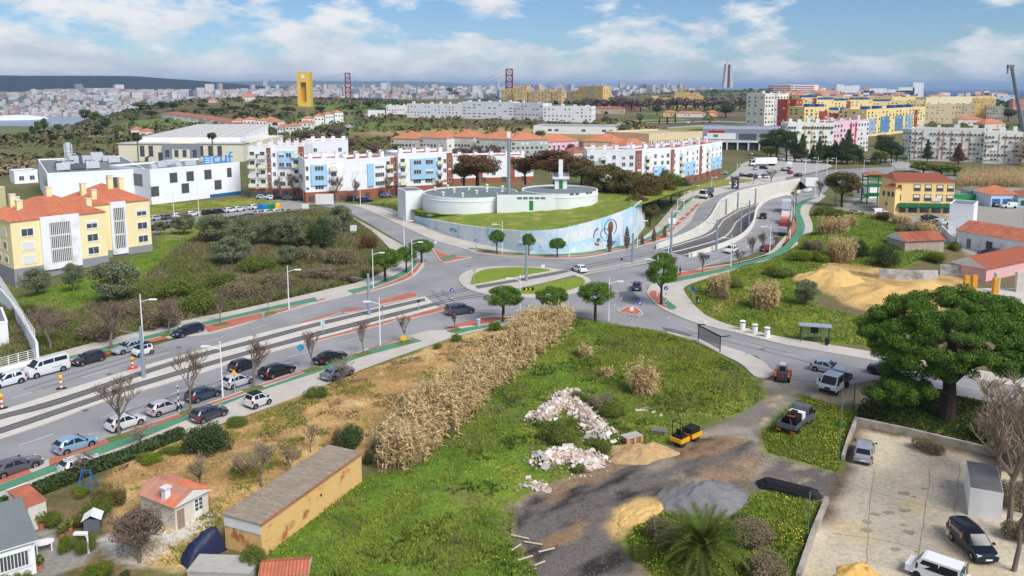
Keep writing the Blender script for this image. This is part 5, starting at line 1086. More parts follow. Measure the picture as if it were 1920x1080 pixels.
def city(name,n,fx,fy,hf,hr,wr,dens=None,kind='stuff'):
 mb=MB();k=0
 while k<n:
  X,Y=fx(),fy();Z=hf(X,Y)
  if Z<SEA-1 or (dens and rs.rand()>dens(X,Y)):k+=.2;continue
  wd,dp,hh=rs.uniform(*wr),rs.uniform(*wr),rs.uniform(*hr)*(1.0 if rs.rand()>.06 else 2.2)
  mb.cbox((X,Y,Z-4),(wd,dp,hh+4),int(rs.choice(6,p=(.36,.2,.14,.14,.12,.04))),rs.uniform(0,1));k+=1
 return tag(part(name,mb,CITYM),kind=kind)
zb=lambda X,Y:float(h_bank(np.array([X]),np.array([Y]))[0]);zm=lambda X,Y:max(zb(X,Y),float(h_mons(np.array([X]),np.array([Y]))[0]))
city('distant_city',1500,lambda:rs.uniform(-2600,-1150),lambda:2560+abs(rs.randn())*420,zb,(5,14),(8,22))
city('distant_city',500,lambda:rs.uniform(-2300,-900),lambda:rs.uniform(3400,4400),zm,(8,20),(16,44),lambda X,Y:.6)
city('distant_city',3400,lambda:rs.uniform(-1600,1300),lambda:rs.uniform(3300,8200),zb,(9,24),(12,42))
city('distant_city',46,lambda:rs.uniform(-1900,900),lambda:rs.uniform(5500,8600),zb,(22,46),(16,34))
pv_=PY(728,158,6000);mb=MB();mb.cbox((pv_.x,pv_.y,-40),(28,28,40+ZT(6000,153.5)));tag(part('office_tower',mb,CITYM[3]),'slim grey blue tower standing above the far city skyline','tower')
mu=PY(30,233,2560);mb=MB();mb.lathe([(90,SEA),(80,SEA+6),(40,SEA+11),(.1,SEA+13)],24,c=(mu.x,mu.y));tag(part('riverside_hall',mb,WHITE),'low white curved hall on the far river bank','building')
 # vegetation
def leafm(name,c,c2=None,isl=.35,sc=1.2):return mat(name,S(*c),.75,.10,sc,island=isl,spec=.2,rgb2=S(*c2) if c2 else None,scale2=sc,thr=.5,soft=.15)
BARK=mat('bark',S(70,58,50),.95,.15,3);BARKG=mat('grey_bark',S(124,112,102),.95,.15,3);TWIG=mat('twig',S(126,108,94),.95,.1,1,island=.25);TWIGP=mat('pale_twig',S(150,132,114),.95,.1,1,island=.2)
LM=dict(pine=leafm('pine_needles',(104,134,44),(76,108,38)),round=leafm('dark_leaf',(78,94,54),(62,78,46)),olive=leafm('olive_leaf',(128,134,102),(104,114,80)),brown=leafm('winter_leaf',(112,92,54),(96,98,52)),
          rust=leafm('rusty_leaf',(116,84,60),(98,76,52)),cyp=leafm('cypress_leaf',(40,54,34)),bush=leafm('bush_leaf',(112,124,52),(90,106,44)),lime=leafm('lime_leaf',(126,138,44),(98,116,40)),hill=leafm('hill_brush',(112,102,70),(94,92,58)),grey=leafm('bare_brush',(142,126,102),(120,114,80)),purple=leafm('bare_crown',(132,112,104),(112,98,86)),citrus=leafm('citrus_leaf',(116,128,40),(80,104,36)))
def leaves(rs,n,lobes,leaf,shell=.45,tilt=.8,tri=False,droop=0):
 vol=np.array([l[3]*l[4]*l[5] for l in lobes])**(2/3);k=rs.choice(len(lobes),n,p=vol/vol.sum());Lb=np.array(lobes)[k]
 d=rs.randn(n,3);d/=np.linalg.norm(d,axis=1)[:,None];r=1-shell*rs.rand(n)**1.6
 p=Lb[:,:3]+d*r[:,None]*Lb[:,3:]
 nn=d+rs.randn(n,3)*tilt;nn/=np.linalg.norm(nn,axis=1)[:,None]
 a=np.cross(nn,rs.randn(n,3));a/=np.linalg.norm(a,axis=1)[:,None];b=np.cross(nn,a)
 s=leaf*(.6+.8*rs.rand(n))[:,None];b=b*.62
 V=np.stack([p-a*s,p-b*s,p+a*s,p+b*s],1).reshape(-1,3);return V,np.arange(n*4).reshape(n,4)
def lobes_for(kind,rs):
 L=[]
 if kind=='pine':
  for i in range(70):
   a=rs.rand()*6.28;c=rs.uniform(-.75,1);r=.37*math.sqrt(max(.05,1-c*c))*(.75+.3*rs.rand());L.append((r*math.cos(a),r*math.sin(a),.70+c*.23,.085+.04*rs.rand(),.085+.04*rs.rand(),.075))
 elif kind=='cyp':
  for i in range(9):z=.12+.1*i;r=.42*(1-abs(i-3)/8);L.append((0,0,z,r,r,.1))
 elif kind=='conifer':
  for i in range(12):
   z=.2+.07*i;r=.42*(1.06-z)
   for j in range(3):a=rs.rand()*6.28;L.append((r*.5*math.cos(a),r*.5*math.sin(a),z,r*.6+.04,r*.6+.04,.07))
 elif kind=='bush':
  for i in range(16):a=rs.rand()*6.28;r=.33*rs.rand()**.5;L.append((r*math.cos(a),r*math.sin(a),.25+.4*rs.rand()*(1-r*1.6),.17,.17,.26))
 else:
  lo=.40 if kind !='olive' else .16
  for i in range(30):
   a=rs.rand()*6.28;c=rs.uniform(-1,1);r=.32*math.sqrt(max(.05,1-c*c))*(.6+.5*rs.rand());L.append((r*math.cos(a),r*math.sin(a),(lo+1)/2+c*(1-lo)*.36,.12+.06*rs.rand(),.12+.06*rs.rand(),.11))
 return L
TREEC={}
def tree_mesh(kind,lod,var,shape):
 k=(kind,lod,var,shape)
 if k in TREEC:return TREEC[k]
 rs=np.random.RandomState(abs(hash((len(kind),ord(kind[0]),ord(kind[-1]),lod,var))) % 99999);n,lf={0:(420,.066),1:(2000,.034),2:(9000,.0165)}[lod];lf*=.8 if shape=='pine' and lod==2 else 1;n=int(n*(1.5 if shape=='pine' and lod==2 else 1))
 V,Fc=leaves(rs,n,lobes_for(shape,rs),lf);crown=bigmesh('crown',V,Fc,LM[kind])
 m=MB();sides=5 if lod<2 else 8
 if shape=='pine':
  m.tube([(0,0,-.02),(.015,.01,.25),(0,.01,.55)],[.045,.034,.022],sides)
  for i in range(7):a=i*.9;m.tube([(0,0,.36+.03*i),(.15*math.cos(a),.15*math.sin(a),.52+.02*i),(.3*math.cos(a),.3*math.sin(a),.6)],[.02,.014,.008],4)
 elif shape in ('bush',):m.tube([(0,0,-.05),(0,0,.3)],[.05,.03],4)
 else:
  m.tube([(0,0,-.02),(.012,0,.28),(0,.01,.6)],[.032,.026,.012],sides)
  if shape !='cyp':
   for i in range(6):a=i*1.1;m.tube([(0,0,.28+.04*i),(.24*math.cos(a),.24*math.sin(a),.56+.05*i)],[.016,.006],4)
 TREEC[k]=(crown,m.mesh('trunk',BARKG if kind in ('olive','grey') else BARK));return TREEC[k]
def bare_mesh(var,lod,spread=.8,twig=None,up=.45):
 k=('bare',var,lod,spread,twig.name if twig else '')
 if k in TREEC:return TREEC[k]
 rs=random.Random(var*7+1);m=MB();t=MB();q=[(Vector((0,0,-.02)),Vector((rs.uniform(-.06,.06),rs.uniform(-.06,.06),1)),.30,.022,0)];mx=5 if lod else 3
 while q:
  p,d,ln,r,lv=q.pop();d=d.normalized();e=p+d*ln
  if lv<3:m.tube([p,p+d*ln*.5+Vector((rs.uniform(-1,1),rs.uniform(-1,1),0))*ln*.06,e],[r,r*.85,r*.66],5 if lv<2 else 3,cap=False)
  else:
   n=d.cross(Vector((rs.uniform(-1,1),rs.uniform(-1,1),rs.uniform(-1,1)))).normalized()*max(r,.0028);t.face([p-n,p+n,e+n*.4,e-n*.4])
  if lv<mx:
   for i in range(rs.randint(3,4) if lv else 5):
    a=rs.uniform(0,6.28);v=Vector((math.cos(a),math.sin(a),0))*spread*rs.uniform(.6,1.25)+Vector((0,0,up))+d*.75
    q.append((p+d*ln*rs.uniform(.55,1) if lv else p+d*ln*rs.uniform(.75,1),v,ln*rs.uniform(.58,.82) if lv else rs.uniform(.16,.26),r*.6,lv+1))
 h_=max(v[2] for v in t.v);w_=2*np.percentile([math.hypot(v[0],v[1]) for v in t.v],97)
 for mm in (m,t):mm.v=[(x/w_,y/w_,z/h_) for x,y,z in mm.v]
 TREEC[k]=(t.mesh('branches',twig or TWIG),m.mesh('trunk',BARKG));return TREEC[k]
_tc=[0]
def tree(kind,px,py,wpx,top,label,group=None,cat='tree',lod=None,name=None,z=None,shape=None,spread=.8,twig=None):
 p=G(px,py) if z is None else P(px,py,z);Ht=max(.6,ZT(p.y,top)-p.z);W=wpx/PXM(p.y,p.z)/(.92 if kind !='bare' else 1);_tc[0]+=1;v=_tc[0]
 if lod is None:lod=0 if wpx<24 else 1 if wpx<48 else 2
 root=thing(name or {'pine':'stone_pine','cyp':'cypress','olive':'olive_tree','bare':'bare_tree','bush':'shrub','lime':'shrub'}.get(kind,'tree'),label,cat,p,v*2.4 % 6.28,group,(W,W,Ht))
 if kind=='bare':c,t=bare_mesh(v % 4,1 if wpx>14 else 0,spread,twig)
 else:c,t=tree_mesh(kind,lod,v % 3,shape or {'pine':'pine','cyp':'cyp','bush':'bush','lime':'bush','grey':'bush','citrus':'bush'}.get(kind,'round' if kind !='olive' else 'olive'))
 link('crown' if kind !='bare' else 'branches',c,root);link('trunk',t,root);return root
ORD='first second third fourth fifth sixth seventh eighth ninth tenth eleventh twelfth thirteenth fourteenth fifteenth sixteenth seventeenth eighteenth nineteenth twentieth'.split()
for px,py,wd,top,lb in ((945,604,76,536,'stone pine with leaning trunk between the roundabout and the bare reeds'),(1035,598,68,537,'stone pine whose trunk is hidden by the reed tops south of the roundabout'),(1116,602,73,527,'stone pine on the grass corner right of the reed bed'),(1240,572,65,486,'large dense stone pine on the red paving by the footway bend'),(1243,522,47,473,'smaller stone pine just behind the dense one at the footway bend'),(723,529,68,466,'broadest of three stone pines at the north-west corner'),(762,512,44,462,'middle of three stone pines at the north-west corner'),(790,494,50,448,'stone pine at the mouth of the side street by the red traffic island'),(932,477,33,430,'small round pine before the painted bicycle on the mural'),(991,480,28,437,'small pine before the mural, middle of three'),(1045,484,35,446,'small flat pine before the mural, right of three')):
 tree('pine',px,py,wd,top,lb,'stone pines round the roundabout',lod=2,name='stone_pine')
T_='bare street trees of the avenue'
for px,py,wd,top,lb in ((224,818,82,702,'broad bare tree in the pit behind the white hatchback'),(358,770,62,645,'tall thin bare tree behind the blue grey hatchback'),(475,728,80,628,'broad bare tree between silver hatchback and black estate car'),(585,692,34,618,'slender bare tree between black estate and black saloon'),(681,663,32,597,'small bare tree in the grass pit right of the black saloon'),(758,642,28,585,'small tree with brown leaves behind the yellow sign'),(853,618,22,580,'thin small tree before the dark people carrier'),(210,656,72,556,'bare tree in the pit above the silver estate car'),(317,626,46,558,'bare tree left of the navy estate car'),(414,608,30,543,'bare tree on the red paving of the upper pavement'),(503,587,22,538,'thin bare sapling near the lamp post on the upper pavement'),(94,660,70,572,'grey bare tree beside the white fence')):
 tree('bare',px,py,wd,top,lb,T_,spread=.6 if wd<40 else .8)
for px,py,wd,top,lb in ((265,842,62,796,'low pollarded bare tree behind the end of the hedge'),(156,898,52,842,'pollarded bare tree in front of the white coupe on the footway'),(376,922,66,838,'gnarled bare fruit tree behind the small tiled house'),(583,850,34,792,'small bare fruit tree ringed with white stones'),(640,722,56,672,'stubby bare tree in front of the grey saloon'),(492,915,84,826,'spreading bare shrub beside the ochre shed'),(545,890,60,838,'bare bush on the dry field above the ochre shed'),(458,900,70,850,'low bare bush between tiled house and dry field')):
 tree('bare',px,py,wd,top,lb,'pruned bare trees of the allotment',spread=1.0,twig=TWIGP,cat='tree')
for i,(px,py,wd,top) in enumerate(((1890,1000,190,700),(1935,930,180,690),(1900,1070,150,790),(1872,900,120,740),(1915,960,130,760))):
 tree('bare',px,py,wd,top,('leafless tree leaning over the container, nearest the black van','leafless tree at the right edge behind the container','leafless tree at the lower right corner behind the white pickup','leafless tree at the yard wall corner behind the container','leafless tree between container and black van at the right edge')[i],'leafless trees by the yard',spread=1.1,twig=TWIGP)
T_='bare saplings of the east avenue'
for i,(px,py,wd,top) in enumerate(((1411,486,26,440),(1434,478,26,430),(1317,512,24,470),(1386,497,26,468),(1453,465,18,440),(1474,452,18,405),(1262,520,18,480),(1484,428,14,398),(1490,405,14,372),(1494,385,22,352),(1536,370,24,337),(1446,341,26,318),(1375,356,22,326),(1412,345,18,322))):
 tree('bare',px,py,wd,top,ORD[i]+' bare sapling along the east avenue, counted from the roundabout',T_,spread=.5)
for i,(px,py,wd,top) in enumerate(((1143,474,12,424),(1175,467,15,425),(1204,460,10,440),(1226,454,12,428),(1246,446,10,424))):
 tree('purple',px,py,wd,top,ORD[i]+' slim purple brown tree in the red paving right of the mural','slim trees before the mural',shape='cyp',lod=1)
bp=G(1775,787);bpt=thing('stone_pine','huge spreading stone pine above the walled yard on the right','tree',bp);rs=np.random.RandomState(12)
LB=[]
for i in range(330):
 a=rs.rand()*6.28;c=rs.uniform(-.75,1);r=math.sqrt(max(.03,1-c*c))*rs.uniform(.8,1.02);s=.55+.45*rs.rand();LB.append((1.0+r*9.6*math.cos(a),1.5+r*7.4*math.sin(a),9.0+c*(4.6 if c>0 else 4.2)+rs.randn()*.2,s*1.25,s*1.25,s*.8))
for i in range(46):LB.append((-6.0+rs.randn()*1.4,-1+rs.randn()*1.3,4.4+rs.randn()*1.0,.8,.8,.6))
V,Fc=leaves(rs,250000,LB,.088,.6,.85);link('crown',bigmesh('crown',V,Fc,leafm('big_pine_needles',(98,128,44),(72,104,38),.25,1.0)),bpt)
m=MB();m.tube([(0,0,-.3),(.1,0,2.5),(.0,.2,5.5),(.2,.4,9)],[.95,.72,.6,.4],10)
for i in range(11):a=i*.62;m.tube([(0,.1,4.0+.35*(i % 5)),(3.2*math.cos(a),2.6*math.sin(a),7+.2*(i % 3)),(7*math.cos(a),5.6*math.sin(a),9.3)],[.34,.24,.1],6)
m.tube([(0,0,3),(-3,-1,4),(-6.5,-2,4.4)],[.3,.22,.1],6);part('trunk',m,BARK,bpt)
for px,py,wd,top,lb,k in ((70,553,68,502,'small olive tree at the corner of the yellow house','olive'),(138,546,48,492,'little olive tree in front of the balcony screen','olive'),(218,572,102,486,'large grey green olive tree on the lawn edge','olive'),(436,500,78,440,'round olive tree in the middle of the scrub slope','olive'),(540,503,42,458,'small round olive bush low on the scrub slope','olive'),(405,460,76,398,'olive tree at the lower edge of the car park','olive'),(462,468,70,402,'dense olive tree behind the round one','olive'),(512,466,70,404,'olive tree in the middle of the hedge below the car park','olive'),(560,470,66,398,'grey olive tree right of the hedge middle','olive'),(600,470,60,390,'dark green bush among the olives below the containers','round'),(640,440,58,383,'olive tree at the right end by the street','olive'),(620,455,54,400,'lower olive in front of the right end one','olive'),(345,440,48,398,'olive with pale trunk at the car park corner','olive'),(302,440,30,414,'small olive by the corner of the yellow house','olive'),
 (110,620,66,575,'brown leafless thicket beside the lower lawn','grey'),(40,600,60,560,'green bramble bush inside the white fence','bush'),(300,615,80,560,'brown leafless thicket on the slope above the pavement','grey'),(180,640,70,590,'grey thicket above the silver estate car','grey'),(250,600,70,555,'brown thicket below the large olive','grey'),(380,585,90,530,'dark bramble mound on the slope','bush'),(340,560,100,505,'wide green brown bramble mound below the lawn','bush'),(450,560,84,520,'brown heath mound on the slope','grey'),(520,545,80,505,'purple brown heath mound on the slope','grey'),(600,525,80,485,'purple brown heath mound near the pines','grey'),(640,500,70,455,'brown heath mound under the side street','grey'),(580,495,60,450,'brown heath mound below the small olive bush','grey'),(690,470,40,430,'reddish scrub at the side street edge','rust'),(715,490,34,455,'dry tuft scrub where the side street meets the pavement','grey'),(480,510,80,470,'mixed scrub mound in the centre of the slope','bush'),(410,540,70,500,'green scrub mound left of the centre of the slope','bush'),(660,530,40,500,'low scrub behind the broad north-west pine','grey')):
 tree(k,px,py,wd,top,lb,'shrubs on the scrub slope','shrub' if k !='olive' else 'tree',lod=2,shape='bush' if k in ('grey','rust','round') else None,name='scrub' if k in ('grey','rust','bush') else None)
T_='brown winter trees behind the water tanks'
for i,(k,px,py,wd,top,z) in enumerate((('rust',895,352,105,288,5),('brown',870,350,60,305,5),('rust',1040,352,130,281,5),('rust',985,345,60,292,5),('brown',1090,356,80,300,5),('brown',1135,398,90,308,None),('brown',1172,404,84,318,None),('brown',1210,412,80,325,None),('brown',1235,395,66,330,None),('bush',1258,380,50,325,None),('brown',1195,430,60,365,None),('round',1275,368,40,333,None),('brown',1218,425,44,380,None),('purple',1248,372,34,318,None))):
 tree(k,px,py,wd,top,ORD[i]+' tree of the brown belt behind the water tanks, counted from the left',T_,z=z,shape='round',lod=2)
for px,py,wd,top,lb,k in ((1578,388,74,322,'big olive brown tree left of the corner cafe','brown'),(1545,405,44,378,'round green bush by the footway bend','bush'),(1562,412,40,382,'round green bush right of the footway bend','bush'),(1610,485,40,440,'dark upright tree in the middle of the green hill','round'),(1660,500,60,448,'dark ragged tree behind the mossy wall','round'),(1755,492,46,466,'yellow green bush beside the ruined house','lime'),(1700,440,50,412,'grey bush on the crown of the green hill','grey'),(1525,470,46,442,'grey bush at the foot of the green hill','grey'),(1500,492,50,462,'yellow flowering bush beside the footway','lime'),(1535,492,50,462,'yellow green bush left of the sand heap','lime'),(1635,480,40,448,'yellow green bush between the dark trees','lime'),(1510,574,54,522,'grey green olive bush on the grass before the sand heap','olive'),(1790,470,30,448,'green bush at the street corner by the ruined house','bush'),(1735,440,44,412,'brown bush on the right of the hill crown','brown'),(1660,415,40,398,'small bush at the hill top behind','brown'),(1370,540,50,515,'dark bramble on the slope by the footway bend','bush'),(1345,560,50,532,'dry bramble behind the walking person','grey'),(1460,520,60,492,'low green bush along the green lane','bush')):
 tree(k,px,py,wd,top,lb,'bushes of the green hill','shrub',lod=2,shape=None if k in ('brown','olive','bush','lime') else 'bush')
T_='dark trees before the pink and white slab'
for i,(k,px,py,wd,top,sh) in enumerate((('round',1456,300,34,242,'round'),('round',1474,302,36,246,'round'),('round',1503,304,28,254,'conifer'),('round',1523,304,16,274,'conifer'),('round',1545,304,22,272,'conifer'),('round',1565,306,30,268,'conifer'),('round',1588,308,36,246,'conifer'),('round',1612,306,20,284,'conifer'),('round',1660,302,36,262,'round'),('round',1680,304,26,275,'round'),('bush',1632,308,26,296,'bush'),('bush',1445,296,30,276,'round'),('round',1438,292,34,252,'round'),('round',1490,303,30,262,'conifer'),('round',1535,306,26,262,'conifer'),('round',1556,306,30,274,'round'),('round',1578,308,34,262,'conifer'),('round',1600,307,30,272,'round'),('round',1672,306,34,268,'round'),('bush',1650,308,30,285,'round'))):
 tree(k,px,py,wd*1.3,top-2,ORD[i]+' dark tree from the left in front of the pink and white slab',T_,shape=sh,lod=2)
for px,py,wd,top,lb,k,sh in ((1738,304,26,262,'tall dark conifer before the long pale slab','round','conifer'),(1797,308,34,270,'brownish conifer before the long pale slab','rust','conifer'),(1730,330,50,303,'bright green bush below the long pale slab, left','bush','round'),(1765,332,60,308,'bright green bush below the long pale slab, middle','bush','round'),(1790,330,40,312,'bright green bush below the long pale slab, right','bush','round'),(1755,228,50,203,'rusty bare tree before the tan blocks','rust','round'),(1772,226,36,208,'second rusty tree before the tan blocks','rust','round'),(1660,275,40,252,'bare tree between pink slab and long pale slab','purple','round'),(1890,228,30,204,'dark tree group under the crane','round','round'),(1700,330,60,316,'low dark bush by the junction in the upper right','bush','bush'),(1560,250,1,249,'','','')):
 if lb:tree(k,px,py,wd,top,lb,None,shape=sh,lod=1)
for px,py,wd,top,lb,k,sh in ((884,219,16,203,'round dark tree before the white housing slabs','round','round'),(1008,192,18,176,'round dark tree before the tan towers','round','round'),(1095,205,1,204,'','',''),(1232,217,24,197,'round dark tree near the road loop','round','round'),(1157,212,7,188,'tall single cypress by the sports hall','cyp','cyp'),(1138,194,10,178,'narrow dark tree left of the sports hall','cyp','cyp'),(1127,200,14,188,'small dark tree before the widest tan tower','round','round'),(1236,234,4,220,'first small cypress of three on the road island','cyp','cyp'),(1251,233,5,219,'second small cypress of three on the road island','cyp','cyp'),(1266,232,4,217,'third small cypress of three on the road island','cyp','cyp'),(1361,221,38,197,'wide dark round tree right of the road loop','round','round'),(1200,230,22,212,'grey olive on the road island','olive','olive'),(1136,229,16,217,'small olive at the left tip of the road island','olive','olive'),(1168,262,32,232,'grey brown tree by the green fence','olive','round'),(1196,252,18,241,'dark round tree right of the green fence','round','round'),(1012,254,24,241,'dark shrub at the left of the white pavilion','bush','bush'),(1320,275,18,262,'green bush at the corner of the slotted hall','bush','round'),(690,286,30,262,'yellow green tree behind the white rows','lime','round'),(745,288,30,270,'dark shrub before the first red roofed block','bush','round'),(785,286,14,267,'small dark tree before the second red roofed block','round','round'),(798,286,14,269,'second small dark tree before the red roofed blocks','round','round'),(770,182,20,172,'dark tree group on the crest, left','round','round'),(782,183,16,173,'dark tree group on the crest, right','round','round'),(843,178,14,164,'dark umbrella tree on the crest','round','round'),(855,179,22,172,'low dark trees on the crest','round','round'),(100,300,24,282,'green pine left of the hospital','bush','conifer')):
 if lb:tree(k,px,py,wd,top,lb,None,shape=sh,lod=1 if wd>14 else 0)
T_='bare tree belt before the tan blocks'
for i in range(20):tree('purple',1082+i*17,206+(i*7 % 5),28+i % 4*3,187-(i*5 % 7)*.8,ORD[i]+' leafless tree from the left in the belt before the tan blocks',T_,shape='round',lod=0)
T_='bare trees before the red roofed blocks'
for i,(px,py,wd) in enumerate(((862,302,36),(893,304,40),(925,305,30),(950,308,26),(1070,300,26),(700,300,34),(650,285,40),(610,285,36),(580,278,40),(630,262,34))):tree('purple',px,py,wd,py-26-i % 3*4,ORD[i]+' leafless tree behind the white and blue rows, counted unevenly from the right' if 0 else ('leafless tree behind the white and blue rows, '+ORD[i]+' of the belt'),T_,shape='round',lod=1)
T_='bare street trees before the white and blue rows'
for i,(px,py,wd,top) in enumerate(((478,366,26,322),(497,368,24,320),(530,372,30,325),(548,374,28,322),(575,376,26,320),(630,382,30,325),(662,380,30,330),(728,372,24,330),(822,368,24,335))):tree('bare',px,py,wd,top,ORD[i]+' bare street tree from the left before the white and blue rows',T_,spread=.7)
rq=random.Random(21);T_='dark trees of the river hill'
for i,(px,py,wd,top) in enumerate(((72,256,16,226),(84,254,18,222),(62,262,14,236),(35,268,16,250),(50,266,14,248),(160,232,26,205),(178,236,26,208),(198,246,24,222),(232,208,34,193),(262,206,36,191),(302,204,24,190),(325,208,26,192),(225,254,28,238),(186,250,22,236),(285,222,30,208),(345,214,24,204),(410,214,36,203),(440,210,34,199),(500,214,40,201),(540,212,30,200),(380,205,26,194),(110,250,20,232),(130,268,24,250),(100,268,22,252),(250,232,24,218),(470,205,30,195),(600,210,24,199),(660,205,30,193),(690,202,24,190),(455,222,30,210))):tree('round' if i % 3 else 'bush',px,py,wd,top,'dark green tree of the river hill, '+ORD[i % 20]+(' of the first lot' if i<20 else ' of the last lot'),T_,shape='round',lod=1)
for i,(px,py,wd,top) in enumerate(((260,308,17,253),(400,310,17,248),(516,250,9,230))):
 p=G(px,py);Ht=ZT(p.y,top)-p.z;pt=thing('palm_tree',('tall fan palm left before the cream warehouse','tall fan palm right before the cream warehouse','small palm among the terrace houses')[i],'palm',p,0,'distant palms');m=MB();m.tube([(0,0,0),(.1,0,Ht*.85)],[.35,.3],6);part('trunk',m,BARKG,pt)
 V,Fc=leaves(np.random.RandomState(i),260,[(0,0,Ht*.9,wd/PXM(p.y)/2,wd/PXM(p.y)/2,Ht*.10)],.55,.8,1.0);link('crown',bigmesh('crown',V,Fc,LM['round']),pt)
 # ground cover: nobody could count it
def scatter(key,n,seed,mask=None):
 rs=np.random.RandomState(seed);pl=Zp[key] if isinstance(key,str) else key;a=np.array(pl);lo,hi=a.min(0),a.max(0);out=np.zeros((0,2))
 while len(out)<n:
  q=lo+rs.rand(n*2,2)*(hi-lo);q=q[q[:,1]>28];k=sdf(pl,q[:,0],q[:,1])>.2
  if mask is not None:k &=rs.rand(len(q))<mask(q[:,0],q[:,1])
  out=np.concatenate([out,q[k]])
 return out[:n],rs
def ground_z(x,y):
 z=h(x,y)-.02;b=np.zeros(len(x))
 for k in ('lot','palmgreen','truckgrass','hill','pinelawn','dry','brush'):b=np.maximum(b,sm(.3,2.5,sdf(Zp[k],x,y)))
 return z+b*(fbm(x,y,4.5,3)*.55+fbm(x,y,1.6,7,2)*.25-.1)*.8
def tufts(name,key,n,hgt,wid,m,seed,blades=3,lean=.5,mask=None,hmul=None,z=None):
 q,rs=scatter(key,n,seed,mask);zz=ground_z(q[:,0],q[:,1]) if z is None else np.full(n,z);V=[];hh=hgt*(.5+rs.rand(n))
 if hmul is not None:hh=hh*hmul(q[:,0],q[:,1])
 for b in range(blades):
  a=rs.rand(n)*6.28;c,s=np.cos(a),np.sin(a);l=lean*rs.randn(n)*hh;l2=lean*rs.randn(n)*hh;ww=wid*(.6+.8*rs.rand(n))
  base=np.stack([q[:,0]+rs.randn(n)*wid,q[:,1]+rs.randn(n)*wid,zz-.03],1);d=np.stack([c*ww,s*ww,0*c],1);tip=base+np.stack([l,l2,hh],1)
  V+=[base-d,base+d,tip]
 V=np.stack(V,1).reshape(-1,3);return tag(link(name,bigmesh(name,V,np.arange(len(V)).reshape(-1,3),m)),kind='stuff')
GRS=leafm('grass_blade',(142,160,62),(96,122,42),.4,.35);GRY=leafm('grass_yellow',(152,156,70),(124,136,54),.3,.4);DRYG=leafm('dry_grass',(206,174,120),(172,140,92),.3,.4);WEED=leafm('dead_weed',(128,116,90),(112,104,74),.3,.6);DKG=leafm('dark_weed',(60,84,32),(48,70,28),.3,.6)
pm=lambda sc,sd,a,b:(lambda x,y:sm(a,b,fbm(x,y,sc,sd)))
tufts('grass','lot',52000,.17,.035,GRS,1,3,.6,lambda x,y:.35+.65*sm(.35,.6,fbm(x,y,5,77)),lambda x,y:.5+1.1*fbm(x,y,3.2,78))
tufts('grass','lot',16000,.3,.04,GRY,2,3,.5,pm(6,41,.5,.62));tufts('weeds','lot',3200,.4,.03,WEED,3,3,.35,pm(4.5,43,.54,.64));tufts('weeds','lot',3500,.28,.06,DKG,4,3,.6,pm(3.5,44,.55,.66))
for k,n in (('truckgrass',7000),('palmgreen',7000),('hill',24000),('pinelawn',7000),('lawn',9000)):tufts('grass',k,n,.22 if k !='hill' else .35,.06,GRS if k !='pinelawn' else DKG,5,3,.5)
for k,n in (('truckgrass',2600),('palmgreen',2400),('hill',9000),('lawn',1500),('hgrass',3000)):tufts('grass',k,n,.26,.07,GRY,6,3,.5,pm(3,45,.42,.6))
tufts('dry_grass','dry',20000,.15,.04,DRYG,7,3,.6,lambda x,y:.3+.7*sm(.4,.6,fbm(x,y,3,46)));tufts('weeds','dry',3000,.3,.06,GRY,8,3,.6,pm(5,71,.58,.7));tufts('weeds','dry',2500,.25,.06,WEED,18,3,.6,pm(2.5,72,.58,.7))
tufts('scrub','brush',34000,.8,.07,LM['grey'],9,3,.7,None,lambda x,y:.35+1.3*fbm(x,y,7,47));tufts('scrub','brush',40000,.7,.08,LM['bush'],10,3,.8,pm(7,49,.38,.54),lambda x,y:.4+1.2*fbm(x,y,5,48))
for k,sd in (('truckgrass',51),('palmgreen',52),('lot',53)):
 q,rs=scatter(k,260 if k !='lot' else 420,sd,pm(3,54,.5,.7));z=ground_z(q[:,0],q[:,1])+.22;s=.035;V=np.stack([np.stack([q[:,0]+a*s,q[:,1]+b*s,z+c*s],1) for a,b,c in ((-1,-1,0),(1,-1,0),(1,1,1),(-1,1,1))],1).reshape(-1,3)
 tag(link('yellow_flowers',bigmesh('yellow_flowers',V,np.arange(len(V)).reshape(-1,4),mat('petal_yellow',S(226,204,40),.7,.1,3))),kind='stuff')
REED=leafm('dry_reed',(212,188,138),(176,150,106),.35,.55)
def reeds(name,poly,n,hgt,seed,label=None,cat=None,group=None):
 q,rs=scatter(poly,n,seed);V=[];q=q[rs.rand(n)<.22+sm(-.3,2.6,sdf(poly,q[:,0],q[:,1])+(fbm(q[:,0],q[:,1],3,67)-.5)*4)] if label is None else q;n=len(q);zz=h(q[:,0],q[:,1]);hh=hgt*(.55+.6*rs.rand(n))*(.55+.9*fbm(q[:,0],q[:,1],2.2,66));lx,ly=rs.randn(n)*.16*hh,rs.randn(n)*.16*hh
 b0=np.stack([q[:,0],q[:,1],zz-.1],1);tp=b0+np.stack([lx,ly,hh],1);a=rs.rand(n)*6.28;d=np.stack([np.cos(a),np.sin(a),0*a],1)*.022
 T=[b0-d,b0+d,tp]
 for k in range(7):
  f=rs.uniform(.25,1.0,n)[:,None];p=b0+(tp-b0)*f;a=rs.rand(n)*6.28;ln=rs.uniform(.35,.8,n);o=np.stack([np.cos(a)*ln,np.sin(a)*ln,rs.uniform(-.45,.35,n)],1);sd=np.stack([-np.sin(a),np.cos(a),.3+0*a],1)*.06
  T+=[p-sd,p+sd,p+o]
 V=np.stack(T,1).reshape(-1,3);o=link(name,bigmesh(name,V,np.arange(len(V)).reshape(-1,3),REED));return tag(o,label,cat,group) if label else tag(o,kind='stuff')
reeds('reed_bed',PX([(965,620),(1090,604),(1075,630),(1000,695),(935,748),(880,806),(812,872),(760,896),(700,896),(690,850),(735,800),(820,735),(895,680),(940,640)]),1100,2.4,62)
